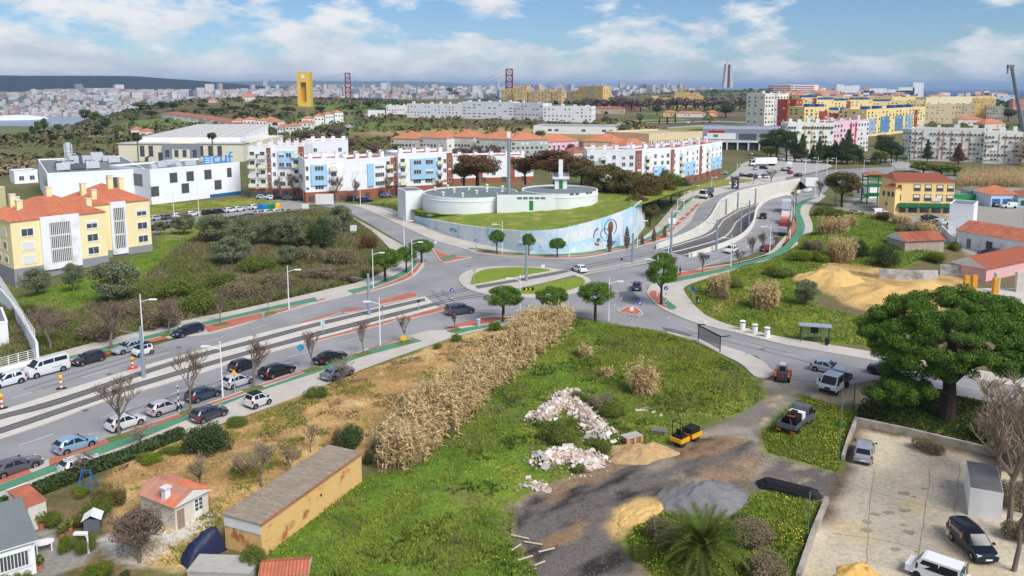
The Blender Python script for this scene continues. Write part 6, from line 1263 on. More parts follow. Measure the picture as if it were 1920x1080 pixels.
reeds('reed_bed',PX([(990,604),(1080,602),(1065,622),(985,690),(925,740),(868,800),(805,862),(760,884),(706,888),(700,850),(745,800),(830,735),(905,680),(950,640)]),11500,3.2,61)
def clump(px,py,wpx,top,n,label,sd):
 p=G(px,py);r=wpx/PXM(p.y)/2;reeds('reed_clump',[(p.x+r*math.cos(a),p.y+r*.8*math.sin(a)) for a in np.linspace(0,6.0,12)],n,max(1,(ZT(p.y,top)-p.z))*.92,sd,label,'reeds','reed clumps')
for i,(px,py,wd,top,n,lb) in enumerate(((1205,742,46,684,700,'round tan reed clump standing alone in the green field'),(1136,708,20,690,160,'small reed tuft behind the rubble heap'),(1095,672,24,645,160,'thin reed tuft in the upper green field'),(1432,580,52,526,800,'big round reed clump on the grass beside the sand track'),(1345,556,40,515,380,'reed clump behind the walking person'),(1575,492,50,445,800,'reed clump left of the dark upright tree'),(1560,440,60,402,700,'reed clump on the left flank of the green hill'),(1735,452,46,418,700,'reed clump at the right end of the hill crown'),(1690,420,40,402,400,'reed clump on the hill crest below the cafe'),(1650,412,40,398,400,'reeds on the hill crest left of the cafe car park'),(1590,424,36,402,300,'low reeds on the hill behind the left flank'))):clump(px,py,wd,top,n,lb,80+i)
reeds('reed_bed',PX([(1790,350),(1925,352),(1925,332),(1800,330)]),3500,4.0,97)
def hill_scrub(name,n,fx,fy,sz,m,seed):
 rs=np.random.RandomState(seed);X,Y=fx(rs,n),fy(rs,n);Z=h(X,Y);k=(Z>-58) & (fbm(X,Y,130,seed)>.44);X,Y,Z=X[k],Y[k],Z[k];n=len(X);K=9
 P0=np.repeat(np.stack([X,Y,Z],1),K,0);s=np.repeat(sz*(.5+rs.rand(n)),K)[:,None];d=rs.randn(n*K,3);d/=np.linalg.norm(d,axis=1)[:,None];d[:,2]=abs(d[:,2])
 p=P0+d*s;a=np.cross(d,rs.randn(n*K,3));a/=np.linalg.norm(a,axis=1)[:,None];b=np.cross(d,a);V=np.stack([p-a*s*.55,p-b*s*.5,p+a*s*.55,p+b*s*.5],1).reshape(-1,3)
 tag(link(name,bigmesh(name,V,np.arange(len(V)).reshape(-1,4),m)),kind='stuff')
U=lambda a,b:(lambda rs,n:rs.uniform(a,b,n))
hill_scrub('hill_scrub',2600,U(-820,-120),U(520,1700),3.0,LM['hill'],5);hill_scrub('hill_scrub',2200,U(-820,-120),U(520,1700),3.0,LM['round'],6);hill_scrub('hill_scrub',3000,U(-520,-200),U(330,700),1.8,LM['grey'],7);hill_scrub('hill_scrub',1600,U(-480,-170),U(330,700),2.0,LM['hill'],8)
hill_scrub('field_scrub',1500,U(-200,60),U(420,640),1.5,LM['brown'],9);hill_scrub('plateau_trees',1500,U(-100,1500),U(1400,2600),5,LM['round'],11);hill_scrub('plateau_trees',1200,U(200,1600),U(700,1900),3.5,LM['bush'],12);hill_scrub('field_scrub',900,U(-150,120),U(640,1100),2.2,LM['brown'],13)
def hedge(label,px,wd,hh,n,m=None,name='hedge',cat='hedge'):
 ln=wl(px,k=6);L_=[(x,y,hh*.5,wd,wd,hh*.55) for x,y in ln];V,Fc=leaves(np.random.RandomState(n),n,L_,.13,.4,.8);return tag(link(name,bigmesh(name,V,Fc,m or LM['round'])),label,cat)
hedge('long dark green clipped hedge along the lower footway',[(-60,985),(0,962),(70,930),(125,908),(180,885),(235,866),(290,843),(337,824)],.6,1.3,15000)
for px,py,wd,top,lb,k in ((390,850,96,776,'dark bushy olive tree at the end of the hedge','round'),(653,838,60,784,'round dark bush beside the ochre shed','round'),(768,765,44,730,'dark round citrus bush on the dry field','round'),(592,748,50,716,'green shrub at the footway edge right of the white city car','bush'),(926,622,30,596,'citrus shrub at the corner below the leaning pine','citrus'),(856,640,28,624,'yellow flowering shrub at the footway corner','citrus'),(820,655,20,640,'small green shrub near the footway corner','bush'),(280,870,60,845,'pale green agave bed in front of the hedge','lime'),(320,855,50,832,'green agave bed right of the hedge middle','bush'),(445,800,50,776,'agave and shrubs at the footway edge','bush'),(185,965,60,925,'green garden shrub behind the kennel','bush'),(150,930,40,908,'yellow green shrub by the blue swing','lime'),(125,1035,36,995,'round citrus bush beside the terrace','citrus'),(160,1035,40,990,'green shrub by the garden lamp','bush'),(185,1085,66,1045,'citrus tree at the lower edge of the garden','citrus'),(10,1090,40,1062,'citrus bush before the barred window','citrus'),(45,1095,44,1066,'second citrus bush before the barred window','citrus'),(235,1085,26,1066,'dark small shrub on the gravel path edge','round'),(100,985,40,948,'mixed shrub beside the small tiled shed','bush'),(205,950,66,900,'brown bushy shrub behind the garden lamp','brown'),(150,985,40,955,'brown shrub left of the kennel','brown'),(475,1070,56,1005,'green creeper on the end wall of the ochre shed','bush'),(1250,1020,80,955,'grey leafless shrub left of the palm','grey'),(1410,1020,90,965,'grey leafless shrub right of the palm','grey'),(1440,1085,90,1020,'grey shrub at the bottom right of the palm','grey'),(1205,1050,40,1010,'low green shrub left below the palm','bush'),(1395,985,50,955,'green bush behind the palm','bush'),(690,870,24,838,'dark shrub between ochre shed and reeds','round'),(1890,870,90,800,'brown leafless thicket at the upper right corner of the yard','grey'),(1900,950,70,890,'brown leafless thicket right of the container','grey'),(1905,1010,60,960,'brown leafless thicket right of the black van','grey'),(1740,845,60,815,'low green brown scrub under the huge pine','grey'),(1860,830,70,770,'olive grey scrub right of the pine trunk','olive')):
 tree(k,px,py,wd,top,lb,None,'shrub',lod=2,name='shrub',shape='bush' if k in ('round','brown','grey') else None)
rose=tree('bare',262,1055,118,952,'wide purple brown leafless tree over the garden path',None,spread=1.3)
tree('purple',262,1052,104,962,'dry brown foliage tree standing in the garden gravel',None,shape='round',lod=2)
PALM=leafm('palm_frond',(92,104,38),(70,88,32),.25,1.5);pp=G(1316,1078);pr=thing('palm_tree','big green date palm with arching fronds at the lower edge','palm',pp)
m=MB();m.tube([(0,0,-.2),(0,0,2.0)],[.5,.45],10);part('trunk',m,BARK,pr)
def frond(ln,el,sd):
 rs=random.Random(sd);m=MB();pts=[];p=Vector((0,0,0));e=el
 for i in range(15):pts.append(p.copy());p=p+Vector((math.cos(e),0,math.sin(e)))*ln/14;e-=.085+.045*(1-el/1.5)
 m.tube(pts,[.05-.003*i for i in range(15)],3)
 for i in range(1,14):
  for k in range(3):
   f=k/3;b=pts[i].lerp(pts[min(i+1,14)],f);d=(pts[min(i+1,14)]-pts[i]).normalized();l=.55*math.sin(PI*(i+f+1)/16)+.12
   for s in (-1,1):t=b+Vector((d.x*.6,s*.6,d.z*.6+.3+rs.uniform(-.15,.15)))*l;m.face([b-d*.035,b+d*.035,t])
 return m.mesh('frond',PALM)
FR=[frond(3.7,1.48,1),frond(4.0,1.25,2),frond(4.2,1.0,3),frond(4.0,.65,4),frond(3.4,.2,5)]
for i in range(64):o=link('frond',FR[min(4,i*5//64)],pr,(0,0,1.95),i*2.4)
for px,py in ((224,819),(358,771),(475,729),(585,693),(681,664),(758,643),(853,619),(210,657),(317,627),(414,608),(503,588)):
 c=P(px,py,ZT1);u=Vector((.68,.73));n_v=Vector((-.73,.68));flat('tree_pit',[tuple(Vector(c[:2])+u*a+n_v*b) for a,b in ((-1.2,-.7),(1.2,-.7),(1.2,.7),(-1.2,.7))],ZT1+.006,mat('g_tree_pit',S(104,116,60),.95,.3,5,bump=.5))
 # vehicles
CT=dict(
 hatch=dict(st=[(1.95,.32,.52,.58,.62,.66,.58),(1.82,.22,.68,.72,.78,.80,.70),(1.15,.2,.82,.87,.82,.84,.74),(.88,.2,.88,.93,.82,.84,.74),(.10,.2,.90,1.43,.83,.85,.60),(-.7,.2,.93,1.48,.83,.85,.61),(-1.45,.2,.96,1.42,.82,.84,.58),(-1.82,.22,.97,1.02,.80,.82,.68),(-1.94,.34,.74,.80,.72,.76,.66)],c=(3,4,6,7),wb=(1.22,-1.25),wr=.31,pil=(-.42,)),
 estate=dict(st=[(2.28,.32,.52,.58,.62,.68,.6),(2.12,.22,.66,.70,.80,.84,.74),(1.3,.2,.80,.86,.86,.88,.78),(.95,.2,.87,.92,.86,.88,.78),(.15,.2,.89,1.40,.87,.89,.62),(-.8,.2,.91,1.44,.87,.89,.63),(-1.85,.2,.94,1.38,.86,.88,.60),(-2.2,.22,.95,1.0,.84,.86,.72),(-2.3,.34,.72,.78,.76,.80,.7)],c=(3,4,6,7),wb=(1.38,-1.38),wr=.33,pil=(-.35,-1.3)),
 saloon=dict(st=[(2.32,.32,.52,.58,.62,.68,.6),(2.16,.22,.66,.70,.80,.84,.74),(1.3,.2,.80,.85,.86,.88,.78),(.9,.2,.86,.91,.86,.88,.78),(.05,.2,.88,1.39,.87,.89,.61),(-.6,.2,.90,1.42,.87,.89,.62),(-1.1,.2,.92,1.36,.86,.88,.59),(-1.75,.22,.96,1.02,.86,.88,.72),(-2.22,.24,.92,.99,.82,.84,.72),(-2.34,.36,.74,.80,.74,.78,.68)],c=(3,4,6,7),wb=(1.40,-1.40),wr=.33,pil=(-.4,)),
 mpv=dict(st=[(2.2,.34,.56,.62,.64,.70,.6),(2.08,.22,.76,.80,.82,.86,.74),(1.55,.2,.92,.98,.88,.90,.78),(1.25,.2,.97,1.02,.88,.90,.78),(.45,.2,1.0,1.62,.88,.90,.66),(-.8,.2,1.02,1.70,.88,.90,.68),(-1.95,.2,1.04,1.62,.87,.89,.66),(-2.2,.22,1.02,1.08,.85,.88,.74),(-2.28,.34,.76,.82,.78,.82,.72)],c=(3,4,6,7),wb=(1.40,-1.40),wr=.33,pil=(-.15,-1.3)),
 city=dict(st=[(1.28,.34,.58,.64,.60,.64,.54),(1.2,.22,.76,.80,.72,.74,.62),(.98,.2,.88,.93,.76,.78,.68),(.82,.2,.93,.97,.76,.78,.68),(.25,.2,.95,1.48,.77,.79,.58),(-.4,.2,.97,1.54,.77,.79,.58),(-.95,.2,.98,1.46,.76,.78,.56),(-1.2,.22,.96,1.02,.74,.76,.64),(-1.3,.34,.74,.80,.68,.72,.62)],c=(3,4,6,7),wb=(.86,-.86),wr=.29,pil=(-.35,)),
 van=dict(st=[(2.55,.36,.62,.68,.72,.80,.7),(2.45,.24,.95,1.0,.90,.94,.82),(2.0,.22,1.15,1.20,.95,.97,.86),(1.85,.22,1.2,1.25,.95,.97,.86),(1.15,.22,1.25,2.05,.96,.98,.78),(-.5,.22,1.28,2.15,.96,.98,.80),(-2.4,.22,1.28,2.12,.96,.98,.80),(-2.5,.24,1.28,2.0,.95,.97,.78),(-2.56,.4,.9,1.1,.92,.95,.85)],c=(3,4,7,8),wb=(1.65,-1.6),wr=.34,pil=(.75,-.6),vw=1),
 smallvan=dict(st=[(2.2,.34,.56,.62,.66,.72,.62),(2.08,.22,.78,.82,.84,.88,.76),(1.45,.2,.95,1.0,.89,.91,.8),(1.2,.2,1.0,1.05,.89,.91,.8),(.5,.2,1.03,1.68,.90,.92,.68),(-.6,.2,1.05,1.80,.90,.92,.72),(-2.05,.2,1.05,1.74,.89,.91,.70),(-2.18,.22,1.04,1.6,.88,.90,.70),(-2.24,.36,.8,.95,.84,.87,.76)],c=(3,4,7,8),wb=(1.38,-1.38),wr=.33,pil=(.1,),cargo=1))
CT['suv']=dict(CT['mpv'])
def car_body(T):
 m=MB();st=T['st'];K=len(st);prof=lambda s:[(s[4]*.93,s[1]),(s[4],s[1]+.12),(s[5]*1.0,(s[1]+s[2])/2),(s[5]*.985,s[2]),(s[6],s[3]-.03),(s[6]*.82,s[3]+.015),(s[6]*.4,s[3]+.04),(0,s[3]+.045)]
 rings=[]
 for s in st:
  p=prof(s);ring=[(s[0],y,z) for y,z in p]+[(s[0],-y,z) for y,z in p[-2::-1]];n=len(m.v);m.v+=ring;rings.append((n,len(ring)))
 for i in range(K-1):
  a,k=rings[i];b,_=rings[i+1]
  for j in range(k-1):m.f.append((a+j,b+j,b+j+1,a+j+1));m.m.append(0)
  m.f.append((a+k-1,b+k-1,b,a));m.m.append(1)
 a,k=rings[0];m.f.append(tuple(a+j for j in range(k)));m.m.append(0);a,k=rings[-1];m.f.append(tuple(a+j for j in range(k))[::-1]);m.m.append(0)
 for x in T['wb']: # dark arches and sills
  yb=max(s[5] for s in st)+.004
  for sd in (-1,1):
   pts=[(x+(T['wr']+.075)*math.cos(t),sd*yb,T['wr']+(T['wr']+.075)*math.sin(t)) for t in np.linspace(-.35,PI+.35,12)];m.face(pts if sd<0 else pts[::-1],1)
 return m
def surf(T,x,t,sd): # point on the side glass at x, t = 0 belt .. 1 roof
 st=T['st']
 for i in range(len(st)-1):
  if st[i+1][0]<=x<=st[i][0]:f=(st[i][0]-x)/(st[i][0]-st[i+1][0]);s=[a+(b-a)*f for a,b in zip(st[i],st[i+1])];break
 w=s[5]*.985+(s[6]-s[5]*.985)*t;return (x,sd*(w+.012),s[2]+(s[3]-.03-s[2])*t)
PAINTS={}
def car_proto(ty):
 T=CT[ty];st=T['st'];a,b,c,d=(st[i] for i in T['c']);P_={};body=car_body(T).mesh('body',[paint('car_paint_base',(.5,.5,.5)),BLACK],38);kids=[]
 m=MB();z=lambda s,k:s[3]+k
 m.face([(a[0]+.02,a[6]*.93,z(a,.045)),(a[0]+.02,-a[6]*.93,z(a,.045)),(b[0]+.06,-b[6]*.88,z(b,.0)),(b[0]+.06,b[6]*.88,z(b,.0))]);kids.append(('windscreen',m.mesh('windscreen',CGLASS),(0,0,0)))
 m=MB();m.face([(c[0]-.05,c[6]*.86,z(c,-.02)),(c[0]-.05,-c[6]*.86,z(c,-.02)),(d[0]-.03,-d[6]*.9,z(d,.08)),(d[0]-.03,d[6]*.9,z(d,.08))]);kids.append(('rear_window',m.mesh('rear_window',CGLASS),(0,0,0)))
 x0,x1=a[0]-.28,d[0]+.3;cuts=[x0]+list(T['pil'])+[x1]
 if T.get('cargo'):cuts=[x0,T['pil'][0]]
 xr0,xr1=b[0]-.06,c[0]+.10
 for sd in (-1,1):
  for i in range(len(cuts)-1):
   p,q=cuts[i]-.045*(i>0),cuts[i+1]+.045;t0=.12 if not T.get('vw') else .3
   pts=[surf(T,p,t0,sd),surf(T,q,t0,sd),surf(T,max(q,xr1),.9,sd),surf(T,min(p,xr0),.9,sd)]
   m=MB();m.face(pts if sd>0 else pts[::-1]);kids.append(('side_window',m.mesh('side_window',CGLASS),(0,0,0)))
 f0,f1,r1,r0=st[1],st[0],st[-2],st[-1];
 for sd in (-1,1):
  m=MB();m.box(f0[0]-.16,sd*f0[5]*.78-.17,.58 if f0[2]<.7 else .66,f0[0]+.05,sd*f0[5]*.78+.17,f0[2]+.05);kids.append(('headlight',m.mesh('headlight',CLEARL),(0,0,0)))
  m=MB();zt=r1[2];m.box(r1[0]-.075,sd*r1[5]*.9-.09,zt-.32,r1[0]+.12,sd*r1[5]*.9+.09,zt+(.05 if ty !='saloon' else-.05));kids.append(('tail_light',m.mesh('tail_light',REDL),(0,0,0)))
  m=MB();m.box(a[0]-.22,sd*(a[5]+.02)-.0,a[2]+.08,a[0]-.06,sd*(a[5]+.2),a[2]+.22);kids.append(('mirror',m.mesh('mirror',BLACK),(0,0,0)))
 for x,nm in ((f1[0]+.012,'number_plate'),(r0[0]-.012,'number_plate')):m=MB();m.box(x-.012,-.26,.42,x+.012,.26,.54);kids.append((nm,m.mesh(nm,FRAMEW),(0,0,0)))
 m=MB();m.box(f1[0]-.05,-.45,.26,f1[0]+.006,.45,.40);kids.append(('grille',m.mesh('grille',BLACK),(0,0,0)))
 w=MB();r=T['wr'];w.lathe([(r*.6,-.1),(r*.96,-.1),(r,-.06),(r,.07),(r*.96,.1),(r*.66,.1),(r*.6,.07)],16,ax='y');wm=w.mesh('wheel',TYRE,40)
 k=MB();k.lathe([(r*.66,.075),(r*.5,.10),(.03,.09)],12,ax='y')
 for j in range(5):t=j*1.2566;k.box(-.035,.09,.05,.035,.108,r*.6);
 rm=k.mesh('rim',RIM,40);return body,kids,wm,rm,T,max(s[5] for s in st)
PROTO={}
CARS={}
def car(ty,pos,ang,rgb,label,group=None,cat='car',name=None,lite=False,z=None,sc=1.0,metal=.25):
 if ty not in PROTO:PROTO[ty]=car_proto(ty)
 body,kids,wm,rm,T,hw=PROTO[ty];p=G(*pos) if z is None else P(pos[0],pos[1],z);zz=p.z if z is None else z
 if z is None:zz=max(p.z,ZR)
 root=thing(name or {'van':'parked_van','smallvan':'parked_van'}.get(ty,'parked_car'),label,cat,(p.x,p.y,zz),ang,group,sc)
 o=link('body',body,root);o.material_slots[0].link='OBJECT';o.material_slots[0].material=paint('car_paint_%d_%d_%d' % rgb,S(*rgb),.28,metal)
 for nm,me,lc in kids:
  if lite and nm in ('mirror','number_plate','grille'):continue
  link(nm,me,root)
 for x in T['wb']:
  for sd in (-1,1):
   q=link('wheel',wm,root,(x,sd*(hw-.09),T['wr']),0 if sd>0 else PI)
   if not lite:link('rim',rm,q)
 return root
def hd(a,b):d=P(*b)-P(*a);return math.atan2(d.y,d.x)
AE=hd((33,837),(583,660));AW=hd((400,620),(60,712))
WH,SV,BK,NV,GY,BG,LB=(236,238,240),(188,194,202),(26,27,32),(26,36,62),(92,96,108),(58,72,88),(142,178,208)
g='cars parked along the lower side of the avenue'
car('saloon',(30,884),AE,(98,94,106),'dusky grey saloon parked at the lower left edge',g,z=ZR);car('hatch',(142,842),AE,LB,'light blue hatchback parked beside the red paving',g,z=ZR);car('hatch',(236,800),AE,WH,'white hatchback parked behind the broad bare tree',g,z=ZR)
car('hatch',(310,772),AE,(196,190,196),'boxy silver hatchback with roof rails left of the striped post',g,z=ZR);car('hatch',(382,747),AE,BG,'rounded blue grey hatchback behind the tall thin bare tree',g,z=ZR,sc=1.03);car('hatch',(447,722),AE,(206,208,214),'silver hatchback behind the white lamp post and yellow sign',g,z=ZR)
car('estate',(521,702),AE,BK,'black estate car parked left of the blue round sign',g,z=ZPV,sc=1.04);car('saloon',(620,677),AE,(22,22,28),'black saloon parked between the two slender bare trees',g,z=ZPV,sc=1.02);car('hatch',(458,692),AE,(46,48,58),'dark hatchback driving behind the broad bare tree',None,z=ZR,name='moving_car')
g='cars standing on the lower footway'
car('saloon',(634,706),AE,(128,136,148),'grey saloon standing on the footway behind a stubby tree',g,z=ZPV,sc=.98);r_=car('city',(484,760),AE,WH,'small white city car with black roof on the footway',g,z=ZPV,sc=1.05);car('hatch',(393,784),AE,(72,76,90),'dark grey hatchback on the footway above the bushy olive',g,z=ZPV,sc=1.03);car('hatch',(154,880),AE,WH,'white coupe on the footway in front of the pollarded tree',g,z=ZPV)
g='cars parked along the upper side of the avenue'
car('hatch',(12,722),AW,WH,'white crossover parked at the left edge of the avenue',g,z=ZR,sc=1.08)
vn=car('van',(88,700),AW,WH,'white minibus with dark side windows on the upper side of the avenue',g,z=ZR,cat='van',metal=0);car('hatch',(167,680),AW,(54,52,62),'dark grey hatchback parked between minibus and silver estate',g,z=ZR,sc=1.02);car('estate',(243,658),AW,(172,180,192),'silver estate car partly hidden by the grey tram mast',g,z=ZR)
s1=car('city',(268,665),AW,WH,'tiny white and black two seat car beside the tram mast',g,z=ZR);car('estate',(352,627),AW,NV,'navy blue estate car at the start of the red paving',g,z=ZR,sc=1.02)
for o,w_ in ((r_,.56),(s1,.56)):
 e=MB();e.box(-.95,-w_,1.50,.2,w_,1.60);part('black_roof',e,BLACK,o)
car('mpv',(863,588),hd((838,590),(890,583)),(70,80,100),'dark blue people carrier entering the roundabout',None,z=ZR,name='moving_car',sc=1.05)
car('hatch',(1086,509),hd((1101,514),(1071,502)),WH,'white hatchback crossing the tram tracks at the roundabout',None,z=ZR,name='moving_car');car('hatch',(1194,542),hd((1192,547),(1194,500)),(54,60,92),'dark blue hatchback seen from behind entering the roundabout',None,z=ZR,name='moving_car')
car('hatch',(1371,473),hd((1371,473),(1290,497)),WH,'white hatchback coming down the lower carriageway of the east avenue',None,z=ZR,name='moving_car',sc=1.05);car('suv',(1431,409),hd((1431,409),(1441,385)),(40,40,48),'dark car seen from behind climbing the east avenue',None,z=ZR,name='moving_car');car('estate',(1438,469),hd((1425,474),(1455,462)),(150,28,44),'dark red car parked at the bay end of the east avenue',None,z=ZR)
g='cars in the village street'
for ty,p,a,c,lb in (('saloon',(1606,402),-.2,(150,144,140),'beige grey saloon at the bend left of the corner cafe'),('smallvan',(1650,402),.1,WH,'white small van in front of the yellow wing'),('saloon',(1743,411),.2,(34,36,44),'black saloon parked below the green awnings'),('smallvan',(1764,422),.5,WH,'white pickup van nose out by the white cube house'),('smallvan',(1891,390),PI,WH,'white delivery van before the lilac house'),('estate',(1861,387),1.7,(84,90,100),'grey car before the blue garage doors'),('estate',(1855,477),2.9,(24,28,40),'black car parked in front of the long white cottage'),('hatch',(1897,481),2.9,(206,210,216),'pale silver car parked at the right end of the cottage'),('saloon',(1664,704),hd((1640,698),(1680,706)),NV,'navy car half hidden behind the huge stone pine'),('saloon',(1796,392),.3,(60,64,70),'dark car beside the green container hut')):
 car(ty,p,a,c,lb,g,'van' if ty=='smallvan' else 'car',lite=True)
g='cars in the hospital car park'
for i,(x,y,c) in enumerate(((293,413,SV),(314,411,GY),(334,409,WH),(361,405,WH),(391,402,BK),(411,400,NV),(431,398,WH),(448,396,WH),(392,420,GY),(411,418,(120,124,134)),(435,415,(70,84,112)),(453,413,NV),(470,409,GY),(478,392,WH),(489,403,SV),(503,402,WH),(287,432,BK),(305,429,(60,50,50)),(325,424,GY),(540,400,SV),(520,401,WH))):
 car('hatch',(x,y),1.0 if i<8 else .9,c,('silver|grey|white|bright white|black|navy|white|pearl white|grey|mid grey|slate blue|navy|grey|white|silver|white|black|brownish black|grey|silver|white'.split('|')[i])+' car in the hospital car park, '+('back row, ' if i<8 else 'front rows, ')+ORD[i if i<8 else i-8]+' listed from the left',g,lite=True)
g='cars before the brick shop fronts'
for i,(x,y,c) in enumerate(((492,373,SV),(510,374,WH),(524,374,BK),(542,375,GY),(559,376,BK),(575,376,BK),(663,377,(30,40,44)),(687,379,(36,50,110)),(724,370,(120,140,170)))):car('suv' if i in (6,7) else 'hatch',(x,y),.15,c,ORD[i]+' car from the left in the street before the brick shop fronts',g,lite=True)
g='cars on the square behind the east avenue'
for i,(x,y,c) in enumerate(((1395,331,BK),(1408,332,NV),(1420,334,WH),(1430,333,GY),(1440,334,WH),(1416,318,SV),(1432,317,BK),(1473,321,(50,70,120)),(1482,326,(176,40,50)),(1496,331,(40,40,60)),(1355,327,SV),(1460,300,WH))):car('hatch',(x,y),i*.9,c,('black|navy|white|grey|pale|silver|charcoal|blue|red|dark|light silver|small white'.split('|')[i])+' car on the square behind the east avenue',g,lite=True)
g='cars far off on the road loop'
for i,(x,y,c) in enumerate(((1290,231,WH),(1299,229,BK),(1318,231,GY),(1330,230,BK),(1345,228,SV),(1404,233,NV),(1408,291,SV),(1635,300,NV),(1645,299,WH))):car('hatch',(x,y),i*1.3,c,('white|black|grey|dark|silver|navy|pale silver|dark blue|bright white'.split('|')[i])+' distant car '+('on the road loop by the small cypresses' if i<6 else 'on the ramp by the shopping centre' if i==6 else 'beside the pink slab'),g,lite=True)
yc=hd((1612,878),(1622,828));car('mpv',(1620,856),yc,(176,182,194),'silver estate car seen from behind on the walled concrete yard',None,sc=.98);car('hatch',(1551,697),hd((1528,693),(1580,703)),(184,192,206),'silver hatchback at the junction behind the white crew truck',None,z=ZR,sc=1.03)
bv=car('smallvan',(1822,1032),hd((1785,996),(1858,1066)),(30,34,48),'black van with white and orange stripes on the concrete yard',None,'van',name='company_van')
OR=mat('van_orange',S(226,150,60),.4,.03,2);Tv=CT['smallvan']
for nm,pts,m_ in (('stripe',[(-2.1,.25),(-2.1,.7),(-1.95,1.5),(-1.85,1.5),(-1.95,.75),(-1.6,.25)],FRAMEW),('stripe',[(-1.8,.5),(-1.5,.25),(-1.3,.25),(-1.75,1.0),(-1.75,1.45),(-1.85,1.45),(-1.9,.8)],OR),('triangle',[(-.25,1.0),(.05,1.0),(-.1,1.55)],OR)):
 for sd in (-1,1):
  V=[(x,sd*(.925 if zz_<1.04 else .925-(zz_-1.04)*.30),zz_) for x,zz_ in pts];e=MB();e.face(V if sd>0 else V[::-1]);part(nm,e,m_,bv)
def lettering(parent,body,size,loc,rot,m,name='lettering'):
 c=bpy.data.curves.new(name,'FONT');c.body=body;c.size=size;c.align_x='CENTER';c.extrude=.004;c.materials.append(m);dg=bpy.data.objects.new(name,c);COL.objects.link(dg);bpy.context.view_layer.update();me=bpy.data.meshes.new_from_object(dg.evaluated_get(bpy.context.evaluated_depsgraph_get()));bpy.data.objects.remove(dg);o=link(name,me,parent,loc);o.rotation_euler=rot;return o
lettering(bv,'BLINDS SEGUR',.24,(-.95,-.90,1.18),(R_(73),0,0),FRAMEW);lettering(vn,'Transporte',.26,(-.9,.985,.8),(R_(90),0,PI),mat('print_blue',S(60,80,110),.6,.05,2))
def wheels(root,pts,r,wd=.24):
 for x,y in pts:
  e=MB();e.lathe([(r*.55,-wd/2),(r,-wd/2),(r,wd/2),(r*.55,wd/2)],16,ax='y');q=part('wheel',e,TYRE,root,(x,y,r),smooth=40)
  e=MB();e.lathe([(.02,-wd/2+.02),(r*.56,-wd/2+.02),(r*.56,wd/2-.02),(.02,wd/2-.02)],10,ax='y');part('rim',e,RIM,q)
def cab(root,x0,x1,wd,z0,zb,z1,m,hood=.3,dbl=False):
 e=MB();pr=[(x1,z0),(x1,z0+.55),(x1-.08,zb),(x1-.45-hood*.4,z1-.06),(x1-.75-hood*.3,z1),(x0,z1),(x0,z0)];n=len(pr)
 A=[(x,-wd/2+(.0 if z<=zb else .10),z) for x,z in pr];B=[(x,wd/2-(.0 if z<=zb else .10),z) for x,z in pr]
 e.face(A);e.face(B[::-1])
 for i in range(n):j=(i+1) % n;e.face([A[j],A[i],B[i],B[j]])
 c=part('cab',e,m,root)
 e=MB();e.face([(x1-.07,-wd/2+.12,zb+.05),(x1-.07,wd/2-.12,zb+.05),(x1-.42-hood*.4,wd/2-.18,z1-.12),(x1-.42-hood*.4,-wd/2+.18,z1-.12)]);o=part('windscreen',e,CGLASS,c,(.02,0,.01))
 for sd in (-1,1):
  for a,b in (((x0+.15,x1-.6-hood*.4),) if not dbl else ((x0+.15,(x0+x1)/2-.35),((x0+x1)/2-.2,x1-.6-hood*.4))):
   y0,y1=sd*(wd/2-.055),sd*(wd/2-.085);e=MB();V=[(a,y0+sd*.03,zb+.02),(b+.3,y0+sd*.03,zb+.02),(b,y1+sd*.03,z1-.15),(a,y1+sd*.03,z1-.15)];e.face(V if sd<0 else V[::-1]);part('side_window',e,CGLASS,c)
  e=MB();e.box(x1-.5,sd*(wd/2+.04),zb,x1-.38,sd*(wd/2+.24),zb+.4);part('mirror',e,BLACK,c)
  e=MB();e.box(x1-.06,sd*wd*.36-.2,z0+.32,x1+.02,sd*wd*.36+.2,z0+.56);part('headlight',e,CLEARL,c)
 e=MB();e.box(x1-.08,-wd/2+.02,z0-.2,x1+.06,wd/2-.02,z0+.22);part('bumper',e,BLACK,c);return c
def bed(root,x0,x1,wd,z,hh,m,floor=True):
 e=MB();e.box(x0,-wd/2,z-.12,x1,wd/2,z);part('load_floor',e,BLACK,root)
 for a,b,c_,d in ((x0,-wd/2,x1,-wd/2+.06),(x0,wd/2-.06,x1,wd/2),(x0,-wd/2+.061,x0+.06,wd/2-.061),(x1-.06,-wd/2+.061,x1,wd/2-.061)):e=MB();e.box(a,b,z+.001,c_,d,z+hh);part('drop_side',e,m,root)
 e=MB();e.box(x0,-.35,z-.35,x1+1.5,.35,z-.121);part('chassis',e,BLACK,root)
DG=paint('truck_grey',S(92,96,100),.45);WT=paint('truck_white',S(238,240,242),.4);ORG=paint('machine_orange',S(226,118,70),.5);YLW=paint('machine_yellow',S(240,178,24),.45)
p=G(1491,806);tr=thing('flatbed_truck','dark grey tipper truck loaded with a black machine and white tank on the green patch','truck',p,hd((1470,822),(1515,785)))
bed(tr,-2.7,.9,2.1,1.05,.5,DG);cab(tr,1.0,2.7,2.0,.6,1.45,2.35,DG,0);wheels(tr,[(1.9,-.85),(1.9,.85),(-1.5,-.85),(-1.5,.85)],.4,.3)
e=MB();e.box(-1.5,-.6,1.06,.0,.5,2.0);e.box(-1.3,-.3,2.0,-.3,.3,2.35);e.tube([(-2.2,-.4,1.1),(-1.6,0,1.7),(-1.2,.3,2.4)],.12,6);part('black_machine',e,BLACK,tr);e=MB();e.box(.05,-.7,1.06,.85,.8,1.95);part('white_tank',e,FRAMEW,tr);e=MB();e.box(-1.7,-.4,2.0,-1.1,.3,2.06);part('red_cover',e,mat('dull_red',S(150,60,50),.7,.1,2),tr)
for s in (-1,1):e=MB();e.box(-2.78,s*.75-.25,.72,-2.71,s*.75+.25,.88);part('tail_light',e,mat('amber_red',S(214,90,40),.4,.05,2),tr)
